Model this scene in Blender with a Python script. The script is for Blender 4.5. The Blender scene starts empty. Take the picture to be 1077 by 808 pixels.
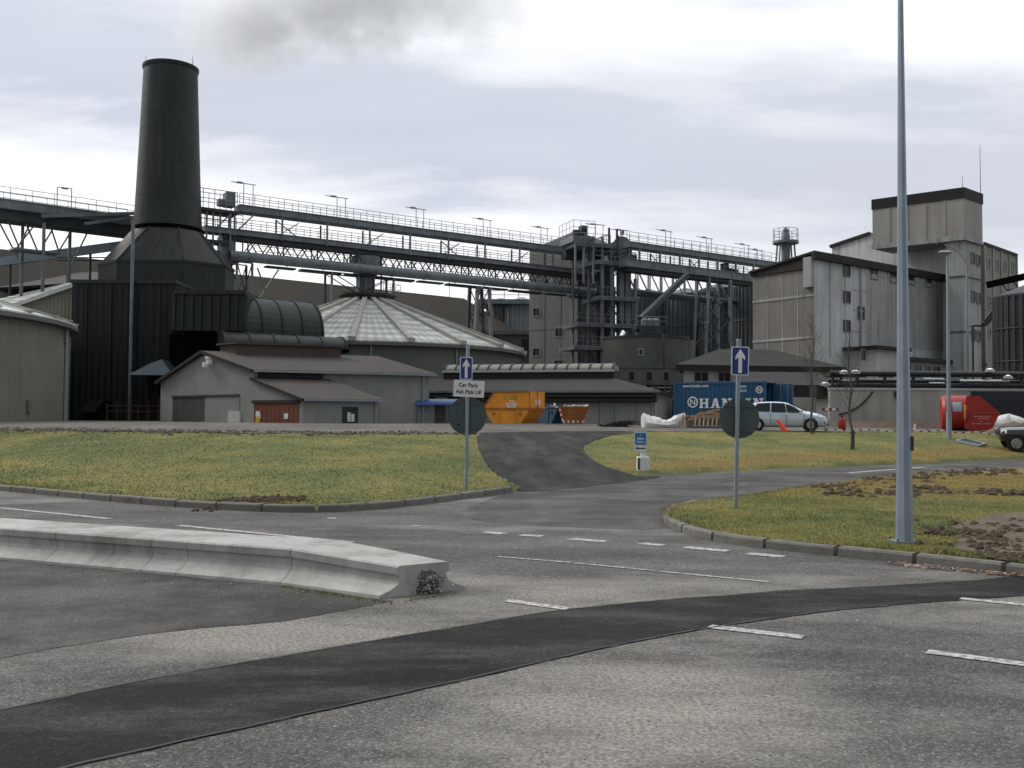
import bpy, bmesh, math, random
import numpy as np
from mathutils import Vector, Matrix, geometry
random.seed(7); RNG = np.random.default_rng(7)
SC = bpy.context.scene
COL = SC.collection
rad = math.radians
# ------------------------------------------------------------------ camera model (pixels of a 1077x808 frame, metres)
F, CX, CY, EYE = 1050.0, 538.5, 404.0, 1.6
CAMR = Matrix.Rotation(rad(90 + 2.02), 3, 'X') @ Matrix.Rotation(rad(0.35), 3, 'Z')
def ray(px, py):
    return CAMR @ Vector(((px - CX) / F, -(py - CY) / F, -1.0))
def P(px, py, Y):
    d = ray(px, py); k = Y / d.y
    return Vector((d.x * k, Y, EYE + d.z * k))
def G(px, py, z=0.0):
    d = ray(px, py); k = (z - EYE) / d.z
    return Vector((d.x * k, d.y * k, z))
def PX(px, Y): return P(px, 441, Y).x
def PZ(px, py, Y): return P(px, py, Y).z
def B(px, Y, z=1.2): return Vector((PX(px, Y), Y, z))
def V(*a): return Vector(a)
# ------------------------------------------------------------------ mesh builder
ORG = {}
class Fr:
    """affine frame: s along a, t along b, z up"""
    def __init__(self, o, a, b):
        self.o = Vector((o[0], o[1], 0)); self.a = Vector((a[0], a[1], 0)); self.b = Vector((b[0], b[1], 0))
    def __call__(self, s, t, z): 
        p = self.o + self.a * s + self.b * t
        return Vector((p.x, p.y, z))
class MB:
    def __init__(self, fr=None): self.v = []; self.f = []; self.m = []; self.fr = fr; self.mi = 0
    def add(self, vs, fs):
        n = len(self.v); self.v += [tuple(p) for p in vs]
        for q in fs: self.f.append(tuple(n + i for i in q)); self.m.append(self.mi)
        return self
    def pt(self, s, t, z): return self.fr(s, t, z) if self.fr else Vector((s, t, z))
    def box(self, s0, s1, t0, t1, z0, z1):
        vs = [self.pt(s, t, z) for z in (z0, z1) for s, t in ((s0, t0), (s1, t0), (s1, t1), (s0, t1))]
        return self.add(vs, [(3, 2, 1, 0), (4, 5, 6, 7), (0, 1, 5, 4), (1, 2, 6, 5), (2, 3, 7, 6), (3, 0, 4, 7)])
    def prism(self, poly, e0, e1, axis='t'):
        """extrude polygon (in the other two coordinates) along axis"""
        n = len(poly); vs = []
        for e in (e0, e1):
            for (a, b) in poly:
                vs.append(self.pt(a, e, b) if axis == 't' else self.pt(e, a, b) if axis == 's' else self.pt(a, b, e))
        fs = [tuple(range(n))[::-1], tuple(range(n, 2 * n))] + [(i, (i + 1) % n, n + (i + 1) % n, n + i) for i in range(n)]
        return self.add(vs, fs)
    def tube(self, p0, p1, r0, r1=None, n=8, rot=0.0):
        p0 = Vector(p0); p1 = Vector(p1); r1 = r0 if r1 is None else r1
        d = (p1 - p0).normalized(); up = Vector((0, 0, 1)) if abs(d.z) < .95 else Vector((0, 1, 0))
        x = d.cross(up).normalized(); y = x.cross(d)
        vs = []
        for p, r in ((p0, r0), (p1, r1)):
            for i in range(n):
                a = 2 * math.pi * i / n + rot
                vs.append(p + x * (r * math.cos(a)) + y * (r * math.sin(a)))
        return self.add(vs, [tuple(range(n))[::-1], tuple(range(n, 2 * n))] + [(i, (i + 1) % n, n + (i + 1) % n, n + i) for i in range(n)])
    def bar(self, p0, p1, w, h=None):
        h = w if h is None else h
        p0 = Vector(p0); p1 = Vector(p1); d = (p1 - p0).normalized()
        up = Vector((0, 0, 1)) if abs(d.z) < .95 else Vector((E2.x, E2.y, 0))
        x = d.cross(up).normalized(); y = x.cross(d)
        vs = [p + x * (a * w / 2) + y * (b * h / 2) for p in (p0, p1) for a, b in ((-1, -1), (1, -1), (1, 1), (-1, 1))]
        return self.add(vs, [(3, 2, 1, 0), (4, 5, 6, 7), (0, 1, 5, 4), (1, 2, 6, 5), (2, 3, 7, 6), (3, 0, 4, 7)])
    def path(self, pts, r, n=6):
        for a, b in zip(pts, pts[1:]): self.tube(a, b, r, r, n)
        return self
    def lathe(self, c, prof, n=32, sx=1, sy=1, a0=0.0):
        vs = []
        for r, z in prof:
            for i in range(n):
                a = 2 * math.pi * i / n + a0
                vs.append((c[0] + r * sx * math.cos(a), c[1] + r * sy * math.sin(a), z))
        fs = []
        for k in range(len(prof) - 1):
            for i in range(n):
                j = (i + 1) % n
                fs.append((k * n + i, k * n + j, (k + 1) * n + j, (k + 1) * n + i))
        fs.append(tuple(range(n))[::-1]); fs.append(tuple((len(prof) - 1) * n + i for i in range(n)))
        return self.add(vs, fs)
    def poly(self, pts): return self.add(pts, [tuple(range(len(pts)))])
    def slab(self, pts, th):
        """polygon with thickness th along its normal (downwards side)"""
        pts = [Vector(p) for p in pts]; n = len(pts)
        nr = (pts[1] - pts[0]).cross(pts[2] - pts[0]).normalized()
        if nr.z < 0: nr = -nr
        vs = pts + [p - nr * th for p in pts]
        return self.add(vs, [tuple(range(n)), tuple(range(n, 2 * n))[::-1]] + [(i, (i + 1) % n, n + (i + 1) % n, n + i) for i in range(n)])
    def build(self, name, mats, parent=None, smooth=False, bevel=0.0):
        o0 = Vector(ORG.get(parent.name, (0, 0, 0))) if parent else Vector((0, 0, 0))
        me = bpy.data.meshes.new(name)
        me.from_pydata([(p[0] - o0.x, p[1] - o0.y, p[2] - o0.z) for p in self.v], [], self.f)
        for m in (mats if isinstance(mats, (list, tuple)) else [mats]): me.materials.append(m)
        me.polygons.foreach_set('material_index', self.m)
        bm = bmesh.new(); bm.from_mesh(me); bmesh.ops.recalc_face_normals(bm, faces=bm.faces)
        if smooth:
            for f in bm.faces: f.smooth = True
            for e in bm.edges:
                if len(e.link_faces) == 2 and e.calc_face_angle(0) > rad(38): e.smooth = False
        bm.to_mesh(me); bm.free(); me.update()
        o = bpy.data.objects.new(name, me); COL.objects.link(o)
        if parent: o.parent = parent; ORG[o.name] = tuple(o0)
        if bevel:
            b = o.modifiers.new('edge', 'BEVEL'); b.width = bevel; b.segments = 2; b.limit_method = 'ANGLE'
        return o
def tag(o, label=None, cat=None, group=None, kind=None):
    for k, v in (('label', label), ('category', cat), ('group', group), ('kind', kind)):
        if v: o[k] = v
    return o
def thing(name, label, cat, loc=(0, 0, 0), group=None, local=False):
    o = bpy.data.objects.new(name, None); COL.objects.link(o); o.empty_display_size = .3
    o.location = loc; ORG[o.name] = (0, 0, 0) if local else tuple(loc)
    return tag(o, label, cat, group)
def copy_tree(o, parent=None):
    c = o.copy(); COL.objects.link(c); c.parent = parent
    for ch in list(o.children): copy_tree(ch, c)
    return c
def text(s, size, mat, parent, loc, rot=(rad(90), 0, 0), off=0.0, align='CENTER', name='lettering', sx=1.0):
    cu = bpy.data.curves.new(name, 'FONT'); cu.body = s; cu.size = size; cu.extrude = .002; cu.offset = off
    cu.align_x = align; cu.align_y = 'CENTER'; cu.materials.append(mat); cu.resolution_u = 3
    tmp = bpy.data.objects.new('tmp', cu); COL.objects.link(tmp); dg = bpy.context.evaluated_depsgraph_get()
    me = bpy.data.meshes.new_from_object(tmp.evaluated_get(dg)); bpy.data.objects.remove(tmp); bpy.data.curves.remove(cu)
    o = bpy.data.objects.new(name, me); COL.objects.link(o); o.parent = parent; o.location = loc; o.rotation_euler = rot
    o.scale = (sx, 1, 1)
    return o
E1 = Vector((.818, .575, 0)); E2 = Vector((-.575, .818, 0))
# ------------------------------------------------------------------ materials
class NT:
    def __init__(self, tree): self.t = tree; self.n = tree.nodes; self.l = tree.links
    def node(self, kind, **kw):
        n = self.n.new(kind)
        for k, v in kw.items():
            if k.startswith('i_'): n.inputs[k[2:].replace('_', ' ')].default_value = v
            else: setattr(n, k, v)
        return n
    def link(self, a, b): self.l.new(a, b)
    def math(self, op, a, b=None, clamp=False):
        n = self.n.new('ShaderNodeMath'); n.operation = op; n.use_clamp = clamp
        for i, x in enumerate((a, b)):
            if x is None: continue
            if isinstance(x, (int, float)): n.inputs[i].default_value = x
            else: self.link(x, n.inputs[i])
        return n.outputs[0]
    def noise(self, vec, scale, detail=4, rough=.55, out='Fac'):
        n = self.node('ShaderNodeTexNoise'); n.inputs['Scale'].default_value = scale
        n.inputs['Detail'].default_value = detail; n.inputs['Roughness'].default_value = rough
        self.link(vec, n.inputs['Vector']); return n.outputs[out]
    def ramp(self, fac, stops, interp='LINEAR'):
        n = self.node('ShaderNodeValToRGB'); cr = n.color_ramp; cr.interpolation = interp
        while len(cr.elements) < len(stops): cr.elements.new(.5)
        for e, (p, c) in zip(cr.elements, stops):
            e.position = p; e.color = (c, c, c, 1) if isinstance(c, (int, float)) else (*c, 1)
        self.link(fac, n.inputs[0]); return n.outputs[0]
    def mix(self, fac, a, b, mode='MIX'):
        n = self.node('ShaderNodeMix', data_type='RGBA', blend_type=mode)
        for s, x in ((n.inputs[0], fac), (n.inputs[6], a), (n.inputs[7], b)):
            if isinstance(x, (int, float)): s.default_value = x
            elif isinstance(x, tuple): s.default_value = (*x, 1) if len(x) == 3 else x
            else: self.link(x, s)
        return n.outputs[2]
    def mapping(self, vec, scale=(1, 1, 1), rot=(0, 0, 0)):
        n = self.node('ShaderNodeMapping'); n.inputs['Scale'].default_value = scale; n.inputs['Rotation'].default_value = rot
        self.link(vec, n.inputs['Vector']); return n.outputs[0]
    def bump(self, h, strength, dist=.02, normal=None):
        n = self.node('ShaderNodeBump'); n.inputs['Strength'].default_value = strength; n.inputs['Distance'].default_value = dist
        self.link(h, n.inputs['Height'])
        if normal: self.link(normal, n.inputs['Normal'])
        return n.outputs[0]
def newmat(name):
    m = bpy.data.materials.new(name); m.use_nodes = True
    nt = NT(m.node_tree); bs = m.node_tree.nodes['Principled BSDF']
    tc = nt.node('ShaderNodeTexCoord'); pos = nt.node('ShaderNodeNewGeometry').outputs['Position']
    return m, nt, bs, tc, pos
def mk(name, col, rough=.75, var=.22, scale=.5, streak=0.0, streakcol=None, bump=.15, bscale=18, metal=0.0, corr=None, fine=0.0, spec=.4, panel=None):
    """weathered surface: broad mottling, rain streaks, fine grain; corr=(dx,dy,pitch) folds the sheet; panel=(w,h) casts joints"""
    m, nt, bs, tc, pos = newmat(name)
    n1 = nt.noise(pos, scale, 5, .6)
    dk = tuple(c * (1 - var) for c in col); lt = tuple(min(1, c * (1 + var)) for c in col)
    c = nt.ramp(n1, [(.3, dk), (.7, lt)])
    if fine:
        c = nt.mix(fine, c, nt.ramp(nt.noise(pos, 9, 4, .7), [(.35, tuple(x * .5 for x in col)), (.65, tuple(min(1, x * 1.4) for x in col))]))
    if streak:
        sv = nt.mapping(pos, (1.6, 1.6, .07))
        s = nt.ramp(nt.noise(sv, 1.0, 7, .7), [(.45, 0.0), (.66, 1.0)])
        s = nt.math('MULTIPLY', s, nt.ramp(nt.noise(pos, .35, 4, .6), [(.35, .35), (.6, 1.0)]))
        c = nt.mix(nt.math('MULTIPLY', s, streak), c, streakcol or tuple(x * .45 for x in col))
    bs.inputs['Roughness'].default_value = rough; bs.inputs['Metallic'].default_value = metal
    bs.inputs['Specular IOR Level'].default_value = spec
    h = nt.noise(pos, bscale, 5, .6); nrm = nt.bump(h, bump, .02)
    if corr:
        sep = nt.node('ShaderNodeSeparateXYZ'); nt.link(pos, sep.inputs[0])
        u = nt.math('ADD', nt.math('MULTIPLY', sep.outputs[0], corr[0]), nt.math('MULTIPLY', sep.outputs[1], corr[1]))
        w = nt.math('SINE', nt.math('MULTIPLY', u, 2 * math.pi / corr[2]))
        w = nt.math('MULTIPLY', w, 1.6, False)
        nrm = nt.bump(w, .55, corr[2] * .12, nrm)
    nt.link(c, bs.inputs['Base Color']); nt.link(nrm, bs.inputs['Normal'])
    return m
def plain(name, col, rough=.5, metal=0.0, spec=.4, coat=0.0):
    m, nt, bs, tc, pos = newmat(name)
    c = nt.ramp(nt.noise(pos, 3.0, 4, .6), [(.3, tuple(x * .86 for x in col)), (.7, tuple(min(1, x * 1.1) for x in col))])
    nt.link(c, bs.inputs['Base Color'])
    bs.inputs['Roughness'].default_value = rough; bs.inputs['Metallic'].default_value = metal
    bs.inputs['Specular IOR Level'].default_value = spec; bs.inputs['Coat Weight'].default_value = coat
    return m
M = {}
M['stack'] = mk('dark_green_steel', (.012, .018, .017), .6, .3, .35, .5, (.036, .044, .042), .1, 12)
M['dark_clad'] = mk('dark_green_cladding', (.0045, .007, .007), .7, .3, .4, .4, (.018, .023, .023), .1, 10, corr=(.82, .57, .45))
M['dark_roof'] = mk('dark_green_hood', (.010, .016, .0145), .5, .25, .5, .3, (.028, .035, .033), .1, 10)
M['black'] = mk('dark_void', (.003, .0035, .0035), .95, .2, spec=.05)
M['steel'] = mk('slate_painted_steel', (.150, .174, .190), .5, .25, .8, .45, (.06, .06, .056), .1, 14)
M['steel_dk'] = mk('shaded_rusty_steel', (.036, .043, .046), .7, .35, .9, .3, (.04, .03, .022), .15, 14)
M['rail'] = plain('galvanised_rail', (.26, .28, .29), .45, .3)
M['galv'] = mk('galvanised_post', (.24, .295, .35), .42, .12, 2.5, .35, (.17, .21, .25), .06, 60, metal=.35, fine=.12)
M['galv_far'] = mk('galvanised_far', (.25, .30, .34), .5, .12, 1.5, .2, None, .05, 30, metal=.3)
M['beige_clad'] = mk('beige_cladding', (.165, .168, .132), .7, .12, .3, .3, (.1, .1, .075), .05, 10, corr=(.9, .43, .3))
M['green_clad'] = mk('sage_cladding', (.118, .132, .102), .7, .12, .3, .35, (.1, .105, .08), .05, 10)
M['white_roof'] = mk('mossy_white_sheet', (.62, .64, .60), .6, .12, .4, .5, (.24, .26, .21), .1, 8, fine=.45)
M['roof_rib'] = mk('lichened_rib', (.36, .365, .325), .8, .25, 1.2, .4, (.22, .22, .17), .2, 12, fine=.3)
M['teal_roof'] = mk('teal_roof_sheet', (.10, .135, .12), .5, .2, .4, .2, None, .1, 10, corr=(.57, .82, .5))
M['render'] = mk('grey_render', (.255, .26, .25), .9, .15, .5, .35, (.19, .185, .165), .25, 40, fine=.15)
M['render_lt'] = mk('pale_render', (.48, .485, .46), .9, .1, .5, .3, (.28, .27, .24), .2, 40, fine=.12)
M['conc'] = mk('grey_concrete_panel', (.36, .37, .355), .9, .18, .25, .9, (.17, .165, .14), .2, 25, fine=.2)
M['conc_lt'] = mk('pale_concrete_wall', (.52, .54, .53), .9, .16, .25, .9, (.24, .25, .24), .2, 25, fine=.18)
M['conc_br'] = mk('brown_concrete_panel', (.215, .202, .186), .9, .18, .3, .8, (.14, .125, .105), .2, 25, fine=.2)
M['conc_gr'] = mk('greenish_concrete', (.092, .104, .092), .9, .2, .4, .6, (.07, .07, .06), .2, 25, fine=.2)
M['tower_conc'] = mk('elevator_concrete', (.215, .225, .208), .9, .14, .3, .5, (.11, .11, .095), .2, 25, fine=.15)
M['brown_fascia'] = mk('dark_brown_fascia', (.018, .014, .012), .75, .2, .6)
M['brown_roof'] = mk('weathered_brown_roof', (.050, .043, .033), .95, .28, .15, .4, (.035, .03, .022), .2, 6, fine=.3)
M['grey_roof'] = mk('fibre_cement_roof', (.054, .047, .041), .85, .22, .4, .35, (.06, .053, .046), .2, 12, fine=.3, corr=(.75, .66, .45))
M['dark_sheet'] = mk('charcoal_roof_sheet', (.029, .0255, .024), .85, .25, .4, .35, (.035, .032, .03), .15, 12, fine=.2, corr=(.97, .2, .4))
M['skylight'] = mk('dirty_skylight', (.19, .185, .155), .55, .25, .8, .4, (.15, .14, .1), .1, 12, fine=.3)
M['silo'] = mk('dark_silo_sheet', (.062, .076, .082), .55, .25, .3, .4, (.03, .035, .035), .08, 10)
M['silo_lt'] = mk('pale_silo_sheet', (.26, .29, .30), .45, .2, .4, .3, (.15, .165, .17), .08, 10, metal=.2)
M['silo_bl'] = mk('black_silo_sheet', (.034, .038, .042), .6, .25, .3, .3, None, .08, 10)
M['glass'] = plain('dark_window_glass', (.010, .012, .015), .3, 0, .25)
M['frame'] = plain('window_frame', (.12, .12, .115), .6)
M['frame_wh'] = plain('pale_window_frame', (.32, .32, .30), .6)
M['flash'] = plain('pale_flashing', (.42, .43, .42), .5)
M['pipe_bk'] = plain('black_lagged_pipe', (.016, .017, .018), .45)
M['pipe_al'] = plain('bright_aluminium_pipe', (.72, .74, .76), .22, .9)
M['white'] = plain('white_paint', (.72, .72, .70), .5)
M['red_door'] = mk('faded_red_door', (.135, .040, .020), .65, .2, 1.5, .35, (.12, .035, .02), .1, 20)
M['green_door'] = plain('dark_green_door', (.014, .035, .026), .5)
M['sign_bl'] = plain('blue_sign_face', (.010, .036, .20), .4)
M['sign_lb'] = plain('light_blue_sign_face', (.02, .17, .40), .45)
M['sign_wh'] = mk('white_sign_face', (.66, .66, .65), .45, .05, 4, .12, (.45, .45, .42), .02, 30)
M['sign_bk'] = mk('sign_back_grey', (.060, .080, .080), .55, .15, 2.5, .3, (.04, .05, .05), .04, 30)
M['letter_bk'] = plain('black_lettering', (.02, .02, .022), .6)
M['orange'] = mk('orange_skip_paint', (.66, .245, .014), .55, .12, 1.2, .4, (.30, .10, .02), .1, 14, fine=.12)
M['orange_rust'] = mk('rusty_orange_paint', (.30, .10, .02), .7, .3, 1.6, .6, (.12, .05, .02), .2, 14, fine=.3)
M['skip_blue'] = mk('faded_blue_skip_paint', (.035, .10, .19), .65, .25, 1.5, .5, (.05, .055, .06), .2, 14, fine=.25)
M['cont_blue'] = mk('container_blue_paint', (.014, .075, .165), .55, .12, 1.0, .3, (.02, .07, .14), .06, 14)
M['canopy_blue'] = plain('blue_canopy_sheet', (.028, .085, .22), .4)
M['canopy_slate'] = plain('slate_blue_canopy', (.045, .072, .085), .4)
M['red'] = mk('red_tank_paint', (.30, .018, .013), .45, .12, 1.2, .3, (.25, .02, .015), .05, 14)
M['cone'] = plain('orange_cone', (.75, .10, .03), .5)
M['car_silver'] = plain('silver_blue_car_paint', (.50, .585, .655), .22, .35, .5, .6)
M['car_black'] = plain('black_car_paint', (.018, .020, .024), .2, .2, .5, .7)
M['tyre'] = plain('tyre_rubber', (.014, .014, .014), .85)
M['rim'] = plain('alloy_rim', (.42, .43, .44), .3, .8)
M['lens'] = plain('headlamp_lens', (.75, .78, .80), .1, .2, .7)
M['timber'] = mk('raw_timber', (.40, .24, .11), .8, .25, 2, 0, None, .2, 30)
M['bark'] = mk('young_tree_bark', (.085, .072, .060), .9, .3, 4, 0, None, .2, 40)
M['tarp'] = mk('crumpled_white_sheet', (.62, .62, .60), .6, .12, 2, .2, (.4, .4, .36), .2, 10)
M['bitumen'] = plain('black_bitumen', (.018, .018, .018), .6)

def cone_roof_mat(name, c):
    m, nt, bs, tc, pos = newmat(name)
    sep = nt.node('ShaderNodeSeparateXYZ'); nt.link(pos, sep.inputs[0])
    dx = nt.math('SUBTRACT', sep.outputs[0], c[0]); dy = nt.math('SUBTRACT', sep.outputs[1], c[1])
    r = nt.math('SQRT', nt.math('ADD', nt.math('MULTIPLY', dx, dx), nt.math('MULTIPLY', dy, dy)))
    a = nt.math('ARCTAN2', dy, dx)
    w1 = nt.math('SINE', nt.math('MULTIPLY', r, 3.6)); w2 = nt.math('SINE', nt.math('MULTIPLY', a, 120.0))
    g = nt.math('MULTIPLY', nt.math('ADD', nt.math('MULTIPLY', w1, .28), .72), nt.math('ADD', nt.math('MULTIPLY', w2, .18), .82))
    n = nt.ramp(nt.noise(pos, .7, 6, .7), [(.3, .2), (.7, 1.0)])
    f = nt.math('MULTIPLY', nt.math('ADD', nt.math('MULTIPLY', g, .65), .35), nt.math('ADD', nt.math('MULTIPLY', n, .5), .5))
    c_ = nt.ramp(f, [(.25, (.14, .145, .12)), (.55, (.36, .37, .33)), (.85, (.62, .64, .60))])
    nt.link(c_, bs.inputs['Base Color']); bs.inputs['Roughness'].default_value = .55
    return m
# ------------------------------------------------------------------ terrain
def lerp_pts(pts, x):
    if x <= pts[0][0]: 
        (x0, y0), (x1, y1) = pts[0], pts[1]
    elif x >= pts[-1][0]:
        (x0, y0), (x1, y1) = pts[-2], pts[-1]
    else:
        for (x0, y0), (x1, y1) in zip(pts, pts[1:]):
            if x0 <= x <= x1: break
    return y0 + (y1 - y0) * (x - x0) / (x1 - x0)
FRONT = [(-40, 39), (-20, 27.6), (-11.2, 21.8), (-7.5, 18.9), (-5.2, 17.5), (-3.5, 16.9), (-2.3, 17.7), (-.75, 20.5), (.14, 22.3), (1.6, 25.5), (3.0, 28.3), (22.6, 44.0), (60, 74)]
CREST = [(-40, 56), (-17, 37.5), (-9, 34.5), (-2.5, 35.5), (.3, 42), (3, 45.5), (22, 52.4), (60, 80)]
def Yf(x): return lerp_pts(FRONT, x)
def Yc(x): return max(lerp_pts(CREST, x), Yf(x) + 6)
def hterr(x, y):
    a = Yf(x); c = Yc(x)
    if y <= a: return 0.0
    t = (y - a) / (c - a)
    if t < 1: return .10 + .95 * (.45 * t + .55 * t * t * (3 - 2 * t))
    return 1.05 + .2 * min(1, (y - c) / 16)
def hnoise(x, y):
    return .5 * (math.sin(x * 1.9 + 1.3 * math.sin(y * .8)) * math.sin(y * 1.3 + x * .37) + .5 * math.sin(x * 4.1 + y * 3.3))
def grid_obj(name, rows, mat, kind='structure', attr=None, smooth=True):
    nv = len(rows[0]); vs = [p for r in rows for p in r]
    fs = [(i * nv + j, i * nv + j + 1, (i + 1) * nv + j + 1, (i + 1) * nv + j) for i in range(len(rows) - 1) for j in range(nv - 1)]
    me = bpy.data.meshes.new(name); me.from_pydata([tuple(p) for p in vs], [], fs); me.materials.append(mat)
    if smooth: me.polygons.foreach_set('use_smooth', [True] * len(fs))
    if attr is not None:
        a = me.attributes.new('verge', 'FLOAT', 'POINT'); a.data.foreach_set('value', attr)
    bm = bmesh.new(); bm.from_mesh(me); bmesh.ops.recalc_face_normals(bm, faces=bm.faces)
    if sum(f.normal.z for f in bm.faces) < 0: bmesh.ops.reverse_faces(bm, faces=bm.faces)
    bm.to_mesh(me); bm.free()
    o = bpy.data.objects.new(name, me); COL.objects.link(o); return tag(o, kind=kind)
def inside(poly, x, y):
    c = False; n = len(poly)
    for i in range(n):
        (x0, y0), (x1, y1) = poly[i], poly[(i + 1) % n]
        if (y0 > y) != (y1 > y) and x < (x1 - x0) * (y - y0) / (y1 - y0) + x0: c = not c
    return c
def densify(poly, step, closed=True):
    out = []; n = len(poly)
    for i in range(n if closed else n - 1):
        a = Vector(poly[i]); b = Vector(poly[(i + 1) % n]); k = max(1, int((b - a).length / step))
        for j in range(k): out.append(tuple(a + (b - a) * j / k))
    if not closed: out.append(tuple(poly[-1]))
    return out
def smooth_line(pts, it=2, closed=False):
    pts = [tuple(p) for p in pts]
    for _ in range(it):
        new = [] if closed else [pts[0]]
        n = len(pts)
        for i in range(n if closed else n - 1):
            a, b = pts[i], pts[(i + 1) % n]
            new += [(a[0] * .75 + b[0] * .25, a[1] * .75 + b[1] * .25), (a[0] * .25 + b[0] * .75, a[1] * .25 + b[1] * .75)]
        if not closed: new.append(pts[-1])
        pts = new
    return pts
def sheet(name, poly, hf, step, mat, kind='structure', attr=None, jit=.3, ragged=0.0):
    bd = densify(poly, step)
    if ragged:
        bd = [(x + random.uniform(-ragged, ragged), y + random.uniform(-ragged, ragged)) for x, y in bd]
    xs = [p[0] for p in bd]; ys = [p[1] for p in bd]
    pts = [Vector(p) for p in bd]
    x = min(xs)
    while x < max(xs):
        y = min(ys)
        while y < max(ys):
            q = (x + random.uniform(-jit, jit) * step, y + random.uniform(-jit, jit) * step)
            if inside(bd, *q): pts.append(Vector(q))
            y += step
        x += step
    n = len(bd); ed = [(i, (i + 1) % n) for i in range(n)]
    r = geometry.delaunay_2d_cdt(pts, ed, [], 1, 1e-4)
    me = bpy.data.meshes.new(name)
    me.from_pydata([(p.x, p.y, hf(p.x, p.y)) for p in r[0]], [], [tuple(f) for f in r[2]]); me.materials.append(mat)
    me.polygons.foreach_set('use_smooth', [True] * len(me.polygons))
    if attr:
        a = me.attributes.new('verge', 'FLOAT', 'POINT'); a.data.foreach_set('value', [attr(p.x, p.y) for p in r[0]])
    bm = bmesh.new(); bm.from_mesh(me); bmesh.ops.recalc_face_normals(bm, faces=bm.faces)
    if sum(f.normal.z for f in bm.faces) < 0: bmesh.ops.reverse_faces(bm, faces=bm.faces)
    bm.to_mesh(me); bm.free()
    o = bpy.data.objects.new(name, me); COL.objects.link(o); return tag(o, kind=kind)
# ---- ground materials
def asphalt(name, dark, light, chips=.5, spots=(), worn=.0, wornscale=.3, rough=.85, smoothness=1.0, stretch=(1, 1, 1), rot=0):
    m, nt, bs, tc, pos = newmat(name)
    pm = nt.mapping(pos, stretch, (0, 0, rot))
    big = nt.ramp(nt.noise(pm, .55, 6, .62), [(.3, dark), (.72, light)])
    v = nt.node('ShaderNodeTexVoronoi'); v.inputs['Scale'].default_value = 85; nt.link(pos, v.inputs['Vector'])
    sepc = nt.node('ShaderNodeSeparateColor'); nt.link(v.outputs['Color'], sepc.inputs[0])
    chip = nt.ramp(sepc.outputs[0], [(.1, .55), (.55, .95), (.86, 1.25), (1.0, 2.3)])
    c = nt.mix(chips, big, chip, 'MULTIPLY')
    mid = nt.ramp(nt.noise(pos, 7.0, 5, .7), [(.3, .72), (.7, 1.25)])
    c = nt.mix(.55, c, mid, 'MULTIPLY')
    if worn or spots:
        wn = nt.noise(pm, wornscale, 7, .7)
        for (sx_, sy_, rx_, ry_, amp) in spots:      # wheel-scrubbed areas
            mp = nt.node('ShaderNodeVectorMath', operation='SUBTRACT'); nt.link(pos, mp.inputs[0]); mp.inputs[1].default_value = (sx_, sy_, 0)
            ms = nt.node('ShaderNodeVectorMath', operation='MULTIPLY'); nt.link(mp.outputs[0], ms.inputs[0]); ms.inputs[1].default_value = (1 / rx_, 1 / ry_, 0)
            ml = nt.node('ShaderNodeVectorMath', operation='LENGTH'); nt.link(ms.outputs[0], ml.inputs[0])
            wn = nt.math('ADD', wn, nt.math('MULTIPLY', nt.ramp(ml.outputs['Value'], [(.15, 1.0), (1.0, 0.0)], 'EASE'), amp))
        w = nt.ramp(wn, [(.47, 0.0), (.62, 1.0)])
        w2 = nt.math('MULTIPLY', w, nt.ramp(nt.noise(pos, 37, 3, .6), [(.40, .25), (.66, 1.0)]))
        c = nt.mix(nt.math('MULTIPLY', w2, worn), c, (.33, .31, .275))
    nt.link(c, bs.inputs['Base Color']); bs.inputs['Roughness'].default_value = rough; bs.inputs['Specular IOR Level'].default_value = .12
    b1 = nt.bump(sepc.outputs[1], .5 * smoothness, .006)
    nt.link(nt.bump(nt.noise(pos, 30, 4, .7), .4 * smoothness, .01, b1), bs.inputs['Normal'])
    return m
M['road'] = asphalt('worn_asphalt', (.060, .058, .054), (.150, .143, .133), .9, worn=.95, wornscale=.24, spots=((.7, 5.6, 1.8, 1.4, .15), (-1.9, 7.4, 1.9, 1.1, .16), (4.2, 6.2, 1.6, 1.2, .07), (1.0, 12.2, 4.5, 2.6, -.16), (-4, 17, 5, 3, -.1)), stretch=(.7, 1.3, 1), rot=.5)
M['road2'] = asphalt('side_asphalt', (.042, .041, .039), (.100, .097, .092), .5, worn=.35, wornscale=.4)
M['drive'] = asphalt('dark_drive_asphalt', (.012, .0118, .0117), (.042, .041, .040), .4, worn=.18, wornscale=.4, stretch=(2.2, .5, 1), rot=.2)
M['patch'] = asphalt('fresh_black_asphalt', (.010, .010, .0098), (.036, .0352, .034), .75, worn=.16, wornscale=1.1, smoothness=2.2, stretch=(.55, 1.5, 1), rot=-.35)
M['apron'] = asphalt('fine_dark_tarmac', (.036, .0345, .033), (.078, .075, .071), .55, worn=.35, wornscale=.4, smoothness=1.2)
M['gravel'] = asphalt('yard_gravel', (.085, .077, .068), (.165, .152, .136), .8, worn=.4, wornscale=.25, smoothness=2)
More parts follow.
